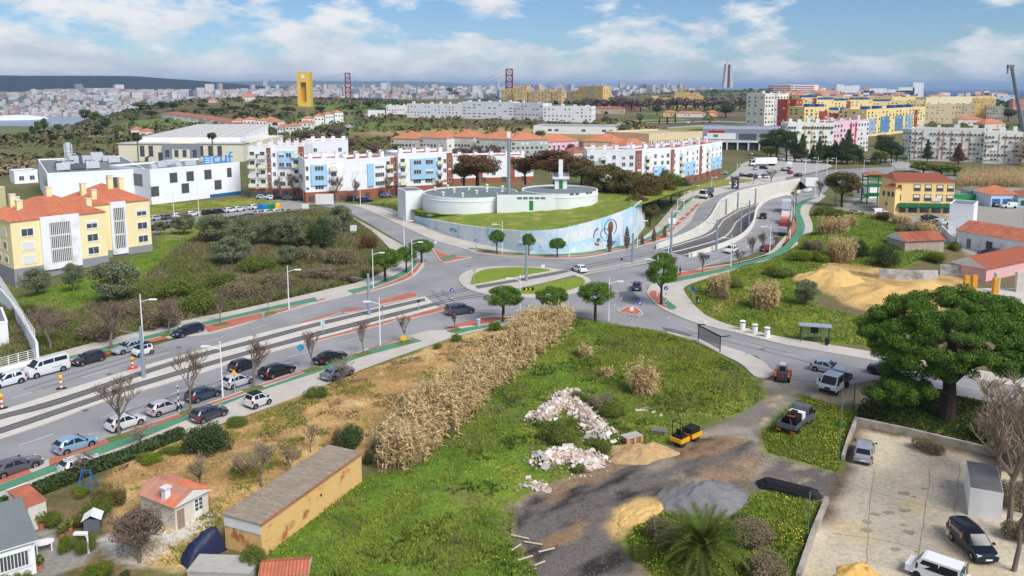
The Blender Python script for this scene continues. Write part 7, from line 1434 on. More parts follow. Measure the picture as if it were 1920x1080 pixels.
p=G(1566,730);tr=thing('crew_truck','white double cab truck with open driver door and dark flat bed','truck',p,hd((1592,715),(1552,744)))
bed(tr,-2.9,-.2,2.0,.95,.45,mat('bed_brown',S(92,82,76),.7,.1,2));cab(tr,-.1,2.6,1.95,.5,1.3,2.25,WT,.9,True);wheels(tr,[(1.8,-.82),(1.8,.82),(-1.6,-.82),(-1.6,.82)],.36,.26)
e=MB();e.box(0,0,.55,1.0,.06,1.35);e.box(0,0,1.35,.07,.06,2.0);e.box(.75,0,1.35,.82,.06,2.0);e.box(0,0,2.0,.82,.06,2.07);part('open_door',e,WT,tr,(1.45,-.98,0),-2.0);e=MB();e.box(2.56,-.35,.75,2.62,.35,1.0);part('grille',e,BLACK,tr)
p=G(1760,1088);tr=thing('pickup','small white pickup with framed rear window at the lower edge of the yard','pickup',p,hd((1790,1062),(1725,1050))-.35,None,.92)
cab(tr,-1.6,1.9,1.7,.35,.98,1.85,WT,.5,True);e=MB();e.box(1.6,-.84,.36,2.35,.84,.92);part('bonnet',e,WT,tr);e=MB();e.box(-2.1,-.84,.36,-1.61,.84,.9);part('load_box',e,WT,tr);e=MB();e.box(-1.66,-.6,1.1,-1.605,.6,1.6);part('rear_window',e,CGLASS,tr)
e=MB()
for y in (-.8,-.3,.3,.8):e.box(-1.85,y-.02,.9,-1.80,y+.02,1.85)
e.box(-1.85,-.8,1.82,-1.80,.8,1.87);part('rear_rack',e,DPOLE,tr);wheels(tr,[(1.45,-.75),(1.45,.75),(-1.3,-.75),(-1.3,.75)],.31,.2)
p=G(1467,712);sk=thing('skid_steer_loader','orange skid steer loader seen from behind on the gravel junction','loader',p,hd((1464,722),(1472,690)))
e=MB();e.box(-1.3,-.55,.45,.9,.55,1.15);e.box(-1.4,-.6,.4,-1.25,.6,1.2,0);part('chassis',e,mat('machine_grey',S(70,72,76),.6,.1,2),sk);e=MB();e.box(-.7,-.48,1.151,.7,.48,2.05);part('cab',e,mat('cab_grey',S(120,126,130),.5,.05,2),sk);e=MB();e.box(-.73,-.36,1.35,-.71,.36,1.9);part('rear_window',e,CGLASS,sk);e=MB();e.box(-.6,-.4,2.051,.5,.4,2.12);part('cab_roof',e,mat('cab_pale',S(200,200,196),.5,.05,2),sk)
for s in (-1,1):e=MB();e.box(-1.35,s*.78-.14,.8,-.75,s*.78+.14,1.5);e.box(-1.3,s*.78-.1,1.3,1.5,s*.78+.1,1.5);e.box(1.3,s*.78-.1,.4,1.5,s*.78+.1,1.31);part('lift_arm',e,ORG,sk)
e=MB();e.box(1.45,-.95,.1,2.1,.95,.7);part('bucket',e,MATS['machine_grey'],sk);e=MB();e.box(-1.42,-.2,.8,-1.405,.2,1.05);part('red_reflector',e,REDL,sk);wheels(sk,[(.6,-.78),(.6,.78),(-.6,-.78),(-.6,.78)],.42,.3)
p=G(1286,830);ro_=thing('road_roller','yellow and black tandem road roller with roll bar beside the dark gravel','roller',p,hd((1270,834),(1305,818)))
for x in (-1.1,1.1):e=MB();e.lathe([(.05,-.6),(.42,-.6),(.45,-.55),(.45,.55),(.42,.6),(.05,.6)],20,ax='y');part('drum',e,mat('drum_steel',S(84,78,74),.45,.1,2,metal=.5),ro_,(x,0,.45),smooth=40)
for x0,x1 in ((-1.75,-.3),(.1,1.75)):e=MB();e.box(x0,-.72,.55,x1,.72,.95);part('frame',e,YLW,ro_)
e=MB();e.box(.15,-.55,.951,1.6,.55,1.5);part('bonnet',e,BLACK,ro_);e=MB();e.box(-1.6,-.55,.951,-.5,.55,1.25);part('platform',e,BLACK,ro_);e=MB();e.box(-1.2,-.3,1.251,-.7,.3,1.4);e.box(-1.3,-.3,1.4,-1.2,.3,1.8);part('seat',e,BLACK,ro_);e=MB();e.tube([(-.3,0,1.2),(-.45,0,1.75)],.04,6);part('steering_column',e,BLACK,ro_)
e=MB()
for y in (-.6,.6):e.tube([(-1.5,y,.95),(-1.5,y,2.6)],.045,6)
e.tube([(-1.5,-.6,2.6),(-1.5,.6,2.6)],.045,6)
for y in (-.6,.6):e.tube([(-.2,y,.95),(-.2,y,2.45),(-1.5,y,2.6)],.04,6)
part('roll_bar',e,BLACK,ro_)
def lorry(label,pos,ang,L,m,body,bh=2.6,grp='lorries',tank=False,z=0.03):
 p=P(pos[0],pos[1],z);t=thing('lorry',label,'lorry',p,ang,grp);cab(t,L/2-2.1,L/2,2.3,.7,1.7,3.0,m,0);e=MB();e.box(-L/2,-.5,.7,L/2-2.2,.5,1.05);part('chassis',e,BLACK,t)
 e=MB()
 if tank:e.lathe([(.01,-L/2),(1.1,-L/2+.05),(1.1,L/2-2.4),(.01,L/2-2.35)],18);e.v=[(c,a,b+2.15) for a,b,c in e.v]
 else:e.box(-L/2,-1.2,1.051,L/2-2.25,1.2,1.05+bh)
 part('tank' if tank else 'load_body',e,body,t,smooth=40 if tank else None);wheels(t,[(L/2-1.1,-1),(L/2-1.1,1),(-L/2+1.4,-1),(-L/2+1.4,1),(-L/2+2.5,-1),(-L/2+2.5,1)],.5,.3);return t
lorry('white cab lorry with dark steel tank coming down the upper carriageway',(1325,371),hd((1338,366),(1314,374)),8.5,WT,mat('tank_steel',S(96,104,116),.4,.05,1,metal=.4),tank=True)
ev=hd((1470,432),(1476,392));lorry('grey lorry with pale rounded cover at the head of the parked row',(1474,396),ev,8,DG,mat('tarp_grey',S(196,200,206),.7,.05,1),2.4)
lorry('lorry with orange machine on its bed in the middle of the parked row',(1472,418),ev,6.5,WT,mat('load_orange',S(214,104,66),.6,.1,1),.5);lorry('small red and grey lorry at the near end of the parked row',(1469,440),ev,5.6,paint('lorry_red',S(150,40,44),.4),mat('load_grey',S(150,152,156),.6,.1,1),.9)
lorry('white articulated lorry on the square behind the trees',(1430,311),hd((1452,311),(1404,312)),13,WT,WHITE,2.7);lorry('white lorry tractor unit on the square',(1480,316),1.2,6,WT,WHITE2,1.2)
 # street furniture
def gzp(px,py):p=G(px,py);return p
def lamp(px,py,top,sd,label,g='white street lamps',arm=1.6):
 p=G(px,py);Hh=ZT(p.y,top)-p.z;t=thing('street_lamp',label,'street lamp',p,0,g);e=MB();e.tube([(0,0,0),(0,0,Hh)],[.10,.06],6);part('pole',e,WPOLE,t)
 e=MB();z=Hh*.9;e.tube([(0,0,z-.3),(sd*arm*.5,0,z),(sd*arm,0,z+.08)],.045,5);part('arm',e,WPOLE,t);e=MB();e.box(sd*arm-.5,-.18,z+.0,sd*arm+.5,.18,z+.16);part('lamp_head',e,FRAMEW,t)
for px,py,top,sd,lb in ((418,746,640,-1,'white lamp post beside the silver hatchback on the lower pavement'),(270,664,551,1,'white lamp post rising behind the grey tram mast at the silver estate'),(542,582,498,1,'white lamp post on the upper red paving'),(713,650,557,-1,'white lamp post on the lower red paving left of the yellow sign'),(700,543,467,1,'white lamp post in front of the broadest corner pine'),(773,515,448,1,'white lamp post between two corner pines'),(758,463,409,1,'white lamp post at the side street by the far corner pine'),(942,476,415,-1,'white lamp post beside the first small mural pine'),(1067,483,422,1,'white lamp post right of the small flat mural pine'),(1141,604,520,1,'white lamp post right of the pine on the grass corner'),(975,600,514,-1,'white lamp post behind the leaning pine'),(1253,476,455,-1,'white lamp post top at the start of the trench wall'),(1232,556,479,-1,'white lamp post inside the large dense pine'),(1370,502,440,-1,'white lamp post on the lower footway near the white hatchback'),(1195,463,409,1,'white lamp post at the end of the mural wall'),(1257,446,391,1,'first lamp post up the green lane of the upper carriageway'),(1269,417,372,1,'second lamp post up the green lane of the upper carriageway'),(1282,396,355,1,'third lamp post up the green lane of the upper carriageway'),(1300,378,345,1,'fourth lamp post up the green lane of the upper carriageway'),(1334,357,330,1,'fifth lamp post up the upper carriageway'),(1443,475,420,-1,'lamp post by the dark red parked car'),(1481,448,395,-1,'lamp post beside the small red lorry'),(1488,415,361,-1,'lamp post beside the row of parked lorries'),(1528,371,340,-1,'lamp post at the top of the green lane'),(1381,343,305,1,'tall lamp post beside the blue totem'),(327,417,360,-1,'lamp post in the hospital car park, left'),(373,405,343,-1,'lamp post in the hospital car park, right'),(570,378,335,1,'lamp post by the brick shop fronts'),(676,386,335,1,'lamp post at the upper end of the side street')):
 lamp(px,py,top,sd,lb,arm=1.7 if py>440 else 1.5)
for i,x in enumerate((1484,1509,1533,1550,1567,1619,1510,1530,1672,1701)):lamp(x,322+(i*5 % 9)-(i>5)*0,296+(i*5 % 9)-4,1 if i % 2 else-1,ORD[i]+' distant lamp post of the junction in the upper right','distant lamp posts')
MAST=mat('mast_grey',S(138,152,166),.5,.06,1)
for i,(px,py,top,z) in enumerate(((270,709,612,None),(692,592,513,None),(987,528,459,None),(1186,492,437,None),(1258,476,396,None),(1343,472,412,0),(1388,446,396,-2),(1403,440,376,-2.6),(1361,402,373,0),(1383,393,360,0),(1416,383,353,0))):
 p=G(px,py) if z is None else P(px,py,z);Hh=ZT(p.y,top)-p.z;t=thing('catenary_mast','grey tram line mast '+('between minibus and silver estate','in the tram reservation before the corner pines','on the roundabout island','at the tram crossing right of the white hatchback','at the start of the trench wall','beside the lower trench parapet','leaning thick in the trench, left of a pair','in the trench, right of a pair','on the trench wall top, first','on the trench wall top, second','on the trench wall top, third')[i],'mast',p,0,'tram masts')
 e=MB();e.tube([(0,0,0),(0,0,Hh)],[.27,.2],8);part('pole',e,MAST,t);e=MB();e.box(-.45,-.45,0,.45,.45,.12);part('base',e,CONC,t);e=MB();e.tube([(0,0,Hh*.86),(-2.6,0,Hh*.92)],.05,5);part('bracket',e,MAST,t)
p=P(954,398,4.2);Hh=ZT(p.y,247)-p.z;t=thing('lattice_mast','very tall thin grey mast in front of the water tanks','mast',p);e=MB();e.tube([(0,0,0),(0,0,Hh)],[.48,.36],8);part('pole',e,MAST,t);e=MB();e.box(-.4,-.4,Hh-1.6,.4,.4,Hh);part('antenna',e,WPOLE,t)
BLUES=mat('sign_board_blue',S(28,84,170),.5,.04,2);YELS=mat('sign_yellow',S(244,196,30),.5,.04,2);STR=mat('stripe_black',(.02,.02,.02),.6,.05,2);ORS=mat('stripe_orange',S(226,90,30),.5,.05,2)
def sign(px,py,top,label,plate,m=BLUES,r=.38,stripe=STR,back=False,name='road_sign',num=None):
 p=G(px,py);Hh=max(1.2,ZT(p.y,top)-p.z);t=thing(name,label,'sign',p,0);e=MB();k=8;hp=Hh-r
 for i in range(k):e.lathe([(.06,hp*i/k),(.06,hp*(i+1)/k-.001)],6,m=(i % 2) if stripe else 0)
 part('post',e,[FRAMEW if stripe else STEEL,stripe or STEEL],t);e=MB()
 if plate=='disc':e.lathe([(r,-.10),(r,-.07)],16,ax='y');e.v=[(a,b,c+hp) for a,b,c in e.v]
 elif plate=='tri':e.prism([(-r,hp-r*.6),(r,hp-r*.6),(0,hp+r)],0,.03);e.v=[(a,-.07-c,b) for a,b,c in e.v]
 else:e.box(-r,-.10,hp-r,r,-.07,hp+r)
 q=part('plate',e,m,t)
 if plate=='disc' and m is BLUES:e=MB();e.face([(-.2,-.105,hp-.18),(-.08,-.105,hp-.22),(.14,-.105,hp+.02),(.22,-.105,hp-.06),(.22,-.105,hp+.2),(-.02,-.105,hp+.2),(.06,-.105,hp+.1)]);part('arrow',e,FRAMEW,q)
 return t
for a in ((848,577,540,'blue keep-right disc on a striped post left of the dark people carrier','disc'),(1248,575,536,'blue roundabout disc on a striped post under the large dense pine','disc'),(1198,595,564,'blue keep-right disc on the orange striped post of the traffic island','disc',BLUES,.38,ORS),(893,473,448,'blue disc sign before the mural wall at the side street','disc'),(1326,502,478,'blue square sign on a striped post by the lower carriageway','sq'),(565,690,645,'round blue sign on a dark post between the black cars','disc',mat('sign_cyan',S(70,160,200),.5,.05,2),.45,None),(757,644,628,'yellow round sign in front of the brown leaved sapling','disc',YELS,.42,None),(441,737,692,'yellow warning sign behind the silver hatchback','tri',YELS,.42,None),(817,466,452,'small white sign on the tip of the red corner island','sq',FRAMEW,.25),(1369,352,341,'white sign beside the blue totem','sq',FRAMEW,.4,None),(1184,604,575,'white plate sign on the traffic island','sq',FRAMEW,.3),(889,536,503,'pale sign seen from the side on the roundabout island left end','sq',STEEL,.3,None),(1018,507,496,'white low sign on the far edge of the island','sq',FRAMEW,.35,None),(336,773,722,'black and white striped marker post by the silver hatchback with rails','sq',FRAMEW,.08),(1299,563,538,'blue sign on a grey post behind the walking person','sq',BLUES,.35,None),(1253,612,594,'thin striped marker post near the zebra crossing','sq',FRAMEW,.08),(785,585,562,'small black tram signal on the reservation','sq',STR,.2,None),(1165,503,484,'dark tram signal at the crossing','sq',STR,.2,None),(494,605,585,'grey sign with blue top above the upper lane','sq',STEEL,.25,None),(606,627,602,'pale blue bin sign in the tram reservation','sq',LTB,.3,None),(652,581,555,'thin grey tram signal left of the mast','sq',STEEL,.12,None),(718,610,574,'thin dark tram signal right of the lamp','sq',STR,.12,None),(1322,616,605,'small white plate beside the black frame','sq',FRAMEW,.2,None)):sign(*a)
p=G(991,547);t=thing('chevron_board','low black board with yellow chevrons on the island lawn','sign',p);e=MB();e.box(-1.0,0,.2,1.0,.06,.8);part('board',e,STR,t)
for x in (-.7,.0):e=MB();e.face([(x,-.01,.25),(x+.25,-.01,.25),(x+.6,-.01,.5),(x+.25,-.01,.75),(x,-.01,.75),(x+.3,-.01,.5)]);part('chevron',e,YELS,t)
for i,(px,py) in enumerate(((249,693),(115,729),(4,766))):
 t=thing('work_beacon',('striped beacon with orange base and yellow lamp beside the tram mast','yellow lamp beacon with fallen dark base on the upper carriageway','striped beacon with yellow lamp at the left edge')[i],'beacon',G(px,py),.4);e=MB()
 for k in range(4):e.lathe([(.13,.15+k*.3),(.13,.449+k*.3)],8,m=k % 2)
 part('post',e,[FRAMEW,ORS],t);e=MB();e.box(-.55,-.3,0,.55,.3,.3 if i==0 else .08);part('foot',e,mat('safety_red',S(230,60,36),.5,.05,2) if i==0 else BLACK,t);e=MB();e.lathe([(.2,1.36),(.22,1.5),(.16,1.7),(.01,1.74)],8);part('lamp',e,YELS,t)
for i,(px,py) in enumerate(((1392,619),(1415,626),(1438,632))):
 t=thing('waste_column',('left','middle','right')[i]+' of three white underground waste bins on the footway','waste bin',P(px,py,ZPV),0,'underground waste bins');e=MB();e.lathe([(.42,0),(.42,1.25),(.5,1.26),(.5,1.4),(.2,1.55)],12);part('column',e,FRAMEW,t,smooth=40);e=MB();e.box(-1.2,-.9,0.002,1.2,.9,.04);part('lid',e,PAVEW,t);e=MB();e.lathe([(.515,1.28),(.515,1.4)],12);part('band',e,BLACK,t)
t=thing('bus_shelter','glass bus shelter with pale flat roof on the footway right of the bins','bus shelter',P(1527,641,ZPV),-.25);e=MB();e.box(-2.2,-.7,2.35,2.2,.8,2.5);part('roof',e,STEEL,t);e=MB()
for x in (-1.9,1.9):
 for y in (-.4,.7):e.tube([(x,y,0),(x,y,2.35)],.05,5)
part('post',e,DPOLE,t);e=MB();e.box(-1.85,.68,.3,1.85,.70,2.1);part('glass_wall',e,mat('shelter_glass',S(120,140,120),.1,.05,1,alpha=.35),t);e=MB();e.box(-.5,.6,1.1,.5,.66,2.0);part('poster',e,STR,t);e=MB();e.box(-1,.2,.4,1,.55,.48);part('bench',e,DPOLE,t)
t=thing('litter_bin','black litter bin at the right end of the bus shelter','bin',P(1550,647,ZPV));e=MB();e.lathe([(.22,0),(.28,.9),(.3,.95),(.1,1.05)],10);part('body',e,BLACK,t)
t=thing('litter_bin','pale blue round bin on the red paving left of the citrus shrub','bin',P(897,611,ZPV));e=MB();e.lathe([(.26,0),(.28,.9),(.36,.95),(.3,1.1)],10);part('body',e,mat('bin_blue',S(170,196,214),.5,.05,2),t)
a,b=G(1309,640),G(1350,662);L_,rz=frame_ab(a,b);t=thing('advert_frame','black framed roadside shelter panel standing over the grass edge','panel',a,rz);e=MB()
for x in (0,L_):e.tube([(x,0,0),(x,0,2.3)],.07,5)
e.box(-.3,-.1,2.3,L_+.2,.1,2.42);e.box(-.3,.1,2.3,-.18,1.2,2.42);e.box(L_+.1,.1,2.3,L_+.22,1.4,2.42);part('frame',e,STR,t);e=MB();e.box(.1,-.02,.5,L_-.1,.02,2.25);part('glass',e,mat('panel_glass',S(120,124,128),.15,.05,1,alpha=.45),t)
t=thing('tram_stop_totem','blue tram stop totem bearing the number 3 on the upper pavement','sign',P(1378,354,ZPV));e=MB();e.box(-1.3,-.3,0,1.3,.3,4.0);part('board',e,mat('totem_blue',S(52,70,104),.5,.05,1),t);lettering(t,'3',3.6,(0,-.31,.75),(PI/2,0,0),FRAMEW)
def billboard(px,py,wd,hh,z0,label,m=FRAMEW,rz=0):
 t=thing('billboard',label,'sign',G(px,py),rz);e=MB()
 for x in (-wd*.35,wd*.35):e.box(x-.08,.05,0,x+.08,.2,z0+hh)
 part('post',e,STEEL,t);e=MB();e.box(-wd/2,-.05,z0,wd/2,.05,z0+hh);part('board',e,m,t)
billboard(609,386,5.4,3.2,.5,'pale grey billboard back at the upper end of the scrub slope',WHITE2,.1);billboard(663,440,1.6,2.0,.4,'small white notice board on the grass by the side street');billboard(1521,362,4.2,3.0,2.4,'white road information board at the top of the green lane');billboard(573,396,2.0,1.6,.6,'white board behind the last olive of the car park');billboard(1260,428,2.0,1.5,1.2,'pale sign board by the green lane')
for i,(x,c) in enumerate(((489,(30,110,190)),(498,(40,130,180)),(506,(40,140,80)),(513,(36,120,70)),(521,(240,190,40)))):t=thing('recycling_container',('blue','paler blue','green','dark green','yellow')[i]+' recycling container at the car park edge','container',G(x,392),0,'recycling containers');e=MB();e.box(-.7,-.6,.1,.7,.6,1.3);e.lathe([(.7,1.301),(.45,1.7),(.1,1.75)],8);part('body',e,mat('bin_%d' % i,S(*c),.5,.05,1),t)
def person(px,py,ang,label,coat,legs,bag=False,z=ZPV):
 t=thing('person',label,'person',P(px,py,z),ang)
 def skin(name,V,E,R,m,root=0):
  me=bpy.data.meshes.new(name);me.from_pydata(V,E,[]);me.materials.append(m);o=link(name,me,t);md=o.modifiers.new('skin','SKIN');me.skin_vertices.new() if not me.skin_vertices else None
  for i,r in enumerate(R):me.skin_vertices[0].data[i].radius=(r,r)
  me.skin_vertices[0].data[root].use_root=True;s=o.modifiers.new('sub','SUBSURF');s.levels=1;s.render_levels=1;return o
 V=[(0,0,.95),(0,0,1.2),(.02,0,1.45),(.03,0,1.56),(.05,0,1.68),(.04,0,1.78),(0,.19,1.43),(.02,.27,1.15),(.14,.25,.92),(0,-.19,1.43),(-.05,-.27,1.15),(.04,-.27,.9),(.0,.1,.9),(.14,.11,.5),(.10,.11,.08),(.26,.11,.04),(0,-.1,.9),(-.1,-.11,.5),(-.26,-.11,.1),(-.14,-.11,.04)]
 E=[(0,1),(1,2),(2,3),(3,4),(4,5),(2,6),(6,7),(7,8),(2,9),(9,10),(10,11),(0,12),(12,13),(13,14),(14,15),(0,16),(16,17),(17,18),(18,19)]
 skin('body',V,E,[.12,.12,.1,.055,.095,.07,.06,.045,.035,.06,.045,.035,.085,.06,.045,.03,.085,.06,.045,.03],mat('skin_tone',S(200,150,124),.6,.05,3))
 skin('jacket',[V[i] for i in (0,1,2,6,7,9,10)]+[(.10,.25,1.0),(.02,-.27,.98)],[(0,1),(1,2),(2,3),(3,4),(4,7),(2,5),(5,6),(6,8)],[.17,.165,.15,.085,.065,.085,.065,.055,.055],coat)
 skin('trousers',[V[i] for i in (0,12,13,14,16,17,18)],[(0,1),(1,2),(2,3),(0,4),(4,5),(5,6)],[.15,.11,.08,.065,.11,.08,.065],legs)
 e=MB();e.lathe([(.105,1.68),(.11,1.76),(.07,1.83),(.01,1.845)],10,c=(.03,0));part('hair',e,mat('dark_hair',S(40,32,28),.8,.1,5),t)
 if bag:e=MB();e.lathe([(.02,.3),(.17,.4),(.15,.7),(.03,.88)],8,c=(.06,-.33));tag(link('carrier_bag',e.mesh('carrier_bag',FRAMEW),None,P(px,py,z),ang),'white carrier bag held by the walker beside the green hill','bag')
person(1307,571,2.4,'person in dark clothes walking on the footway with a white bag',mat('coat_black',S(34,34,40),.8,.1,3),mat('jeans_dark',S(60,66,84),.8,.1,3),True)
person(1275,516,.3,'person in black standing by the red paving right of the large dense pine',MATS['coat_black'],MATS['coat_black'])
 # lower left: shed, cottage, garden
OCH=mat('ochre_render',S(226,186,120),.9,.06,1.5,rgb2=S(176,112,76),scale2=.6,thr=.60,soft=.05);FIB=mat('fibre_cement',S(150,138,122),.95,.16,3,.12,.8,island=.12)
a,b=P(492,1046),P(679,903);L,rz=frame_ab(a,b);Hs=ZT(b.y,847);D=(a-P(410,1038)).length
t=thing('shed','long ochre shed with peeling walls and grey corrugated roof','shed',a,rz);e=MB();e.box(0,0,-.5,L,D,Hs-.12);part('wall',e,OCH,t);e=MB();e.box(-.15,-.12,Hs-.119,L+.1,D+.12,Hs-.03);ro=part('roof',e,FIB,t);e=MB();n=int(L/.26)
for i in range(n):
 x=L*(i+.5)/n
 for j in range(4):y0,y1=-.1+j*D/4,-.1+(j+1)*D/4+.15;z=Hs+.01*(j % 2);e.face([(x-.11,y0,z-.03),(x,y0,z+.05),(x,y1,z+.05),(x-.11,y1,z-.03)]);e.face([(x,y0,z+.05),(x+.11,y0,z-.03),(x+.11,y1,z-.03),(x,y1,z+.05)])
part('roof_sheets',e,FIB,ro,kind='stuff');e=MB();e.box(-.06,.02,Hs-1.0,-.01,D-.02,Hs-.15);part('white_band',e,WHITE2,t);e=MB();e.lathe([(.13,-.03),(.13,.05)],8,ax='y');part('vent_hole',e,STR,t,(L*.55,0,Hs*.55))
e=MB();e.box(-.16,-.16,Hs-.2,L+.12,-.121,Hs-.02);part('eave_tiles',e,TILEO,t)
a,b=P(330,999),P(392,966);t,L,D=block('cottage','small whitewashed cottage with half orange half faded tiled roof',a,b,4.4,2.3,mat('old_whitewash',S(214,208,194),.95,.1,2),'house',z=0,roof=None)
hip_roof(t,L,D,2.3,.75,.3,mat('mixed_tiles',S(206,118,84),.85,.16,1.2,rgb2=S(176,128,110),scale2=.3,thr=.5,soft=.05,island=.1),rib=.26,gable=True);e=MB();panel(e,'f',L,D,L*.56,L*.78,.05,2.15,.06);dr=part('door',e,FRAMEW,t)
for i in range(6):e=MB();panel(e,'f',L,D,L*.585+(i % 2)*.4,L*.585+.3+(i % 2)*.4,1.0+(i//2)*.36,1.28+(i//2)*.36,.075);part('pane',e,GLASS,dr)
e=MB();panel(e,'f',L,D,L*.06,L*.26,.05,1.8,.05);part('plank_door',e,mat('weathered_door',S(150,132,112),.9,.1,2),t);chimney(t,.3,1.4,2.2,3.4,.5)
a,b=P(56,998),P(90,984);t,L,D=block('wash_house','tiny white wash house with tiled edge and one small window',a,b,3.4,2.2,MATS['old_whitewash'],'house',z=0,roof=None);e=MB();e.face([(-.1,-.1,2.21),(L+.1,-.1,2.21),(L+.1,D+.1,2.7),(-.1,D+.1,2.7)]);e.box(-.1,D-.1,2.2,L+.1,D+.1,2.7,1);part('roof',e,[TILEO,WHITE2],t);window(t,'l',L,D,D*.5,.9,.9,.8,surround=.08,fm=FRAMEG)
a,b=P(-50,1112),P(69,1074);t,L,D=block('bungalow','white bungalow with flat grey roof and a barred window, cut by the frame',a,b,7.0,2.7,WHITE,'house',z=0,roof=None);e=MB();e.face([(-.3,-.3,2.71),(L+.3,-.3,2.71),(L+.3,D+.3,3.0),(-.3,D+.3,3.0)]);e.face([(-.3,-.3,2.6),(L+.3,-.3,2.6),(L+.3,-.3,2.71),(-.3,-.3,2.71)],1);part('roof',e,[GREYROOF,WHITE2],t)
o=window(t,'f',L,D,L*.66,.9,1.9,1.2,surround=.12);e=MB();panel(e,'f',L,D,L*.66-1.1,L*.66+1.1,2.1,2.4,.2);part('shutter_box',e,FRAMEW,t)
for k in range(9):e=MB();x=L*.66-.9+k*.225;e.box(x-.025,-.14,.9,x+.025,-.1,2.1);part('window_bar',e,FRAMEW,t)
t=thing('garden_table','white plastic garden table on the grey terrace','table',P(84,1032),.5);e=MB();e.prism([(.75*math.cos(k*PI/4+.39),.55*math.sin(k*PI/4+.39)) for k in range(8)],.68,.74,bottom=True);part('tabletop',e,FRAMEW,t)
for x,y in ((-.5,-.35),(.5,-.35),(-.5,.35),(.5,.35)):e=MB();e.box(x-.04,y-.04,0,x+.04,y+.04,.68);part('leg',e,FRAMEW,t)
for i,(px,py,r) in enumerate(((79,990,.32),(116,1008,.25),(74,1068,.26),(132,995,.22),(152,985,.2))):t=thing('flower_pot',('big terracotta pot with a pale plant by the wash house','terracotta pot with dark plant on the terrace edge','terracotta pot at the bungalow corner','small terracotta pot among garden shrubs','small terracotta pot near the kennel')[i],'pot',P(px,py));e=MB();e.lathe([(r*.7,0),(r,r*1.6),(r*1.1,r*1.7),(r*.8,r*1.65)],10);part('pot',e,TILE,t);V,Fc=leaves(np.random.RandomState(i),120,[(0,0,r*3,r*1.5,r*1.5,r*1.5)],.12);link('plant',bigmesh('plant',V,Fc,LM['bush']),t)
t=thing('dog_kennel','small grey kennel with white gable roof in the garden','kennel',P(175,990),.3);e=MB();e.box(-.6,-.6,0,.6,.6,1.0);part('wall',e,mat('kennel_grey',S(96,104,112),.8,.1,2),t);e=MB();e.face([(-.75,-.75,.98),(.0,-.75,1.45),(.0,.75,1.45),(-.75,.75,.98)]);e.face([(0,-.75,1.45),(.75,-.75,.98),(.75,.75,.98),(0,.75,1.45)]);part('roof',e,FRAMEW,t)
lamp(166,1037,998,-1,'small white garden lamp with twin head beside the terrace',None,.5)
t=thing('swing_frame','blue metal swing frame in front of the hedge','swing',P(164,917));e=MB()
for x in (-.7,.7):
 for y in (-.6,.6):e.tube([(x,y,0),(x*.5,0,1.8)],.05,5)
e.tube([(-.45,0,1.8),(.45,0,1.8)],.05,5);e.tube([(-.6,-.4,.6),(.6,-.4,.6)],.04,5);part('frame',e,mat('swing_blue',S(50,110,180),.5,.05,2),t)
t=thing('covered_car','something bulky under a crumpled navy tarpaulin beside the shed end','tarpaulin',P(380,1042),.9);V=[];rs=np.random.RandomState(4);nx,ny=16,10
for j in range(ny):
 for i in range(nx):u,v=i/(nx-1)*2-1,j/(ny-1)*2-1;z=2.2*max(0,1-abs(u)**5)*max(0,1-abs(v)**4)*(.75+.35*u)+.10*rs.randn()*(abs(u)<.95)*(abs(v)<.95);V.append((u*1.7,v*.8,max(.02,z)))
link('tarpaulin',bigmesh('tarpaulin',V,[(j*nx+i,j*nx+i+1,(j+1)*nx+i+1,(j+1)*nx+i) for j in range(ny-1) for i in range(nx-1)],mat('navy_tarp',S(38,44,76),.5,.1,3)),t)
a,b=P(352,1092),P(470,1096);t,L,D=block('lean_to','old grey concrete lean-to roof at the lower edge',a,b,2.2,.9,CONC,'shed',z=0,par=.02,rm=CONC);a,b=P(490,1100),P(575,1094);t,L,D=block('tiled_shed','corner of an orange tiled shed roof at the lower edge',a,b,2.0,.8,WHITE2,'shed',z=0,roof='hip',rm=TILE,rise=.5,rib=.25,over=.2,gable=True)
wallrun('white garden wall running down to the avenue at the left edge',[P(-30,530),P(0,562),P(40,622),P(70,684)],3.0,.3,WHITE);wallrun('low white wall along the footway at the left edge',[P(-40,712),P(0,700),P(72,681)],.7,.2,WHITE)
for nm,A_,B_,n,h0,h1 in (('white upright bar fence on top of the garden wall at the left edge',P(0,562),P(70,684),26,3.0,4.8),('white rail fence along the footway at the left edge',P(-20,706),P(72,681),5,.7,2.0)):
 t=thing('metal_fence',nm,'fence',A_);d=B_-A_
 for k in range(n+1):e=MB();q=d*(k/n);e.box(q.x-.04,q.y-.04,h0,q.x+.04,q.y+.04,h1);part('fence_bar',e,FRAMEW,t)
 for zz in np.linspace(h0+.2,h1,2 if n>9 else 5):e=MB();e.tube([(0,0,zz),(d.x,d.y,zz)],.03,4);part('fence_rail',e,FRAMEW,t)
block('bungalow','corner of a white modern house behind the fence at the left edge',P(-60,660),P(18,648),9,3.4,WHITE,'house',z=0,par=.2)
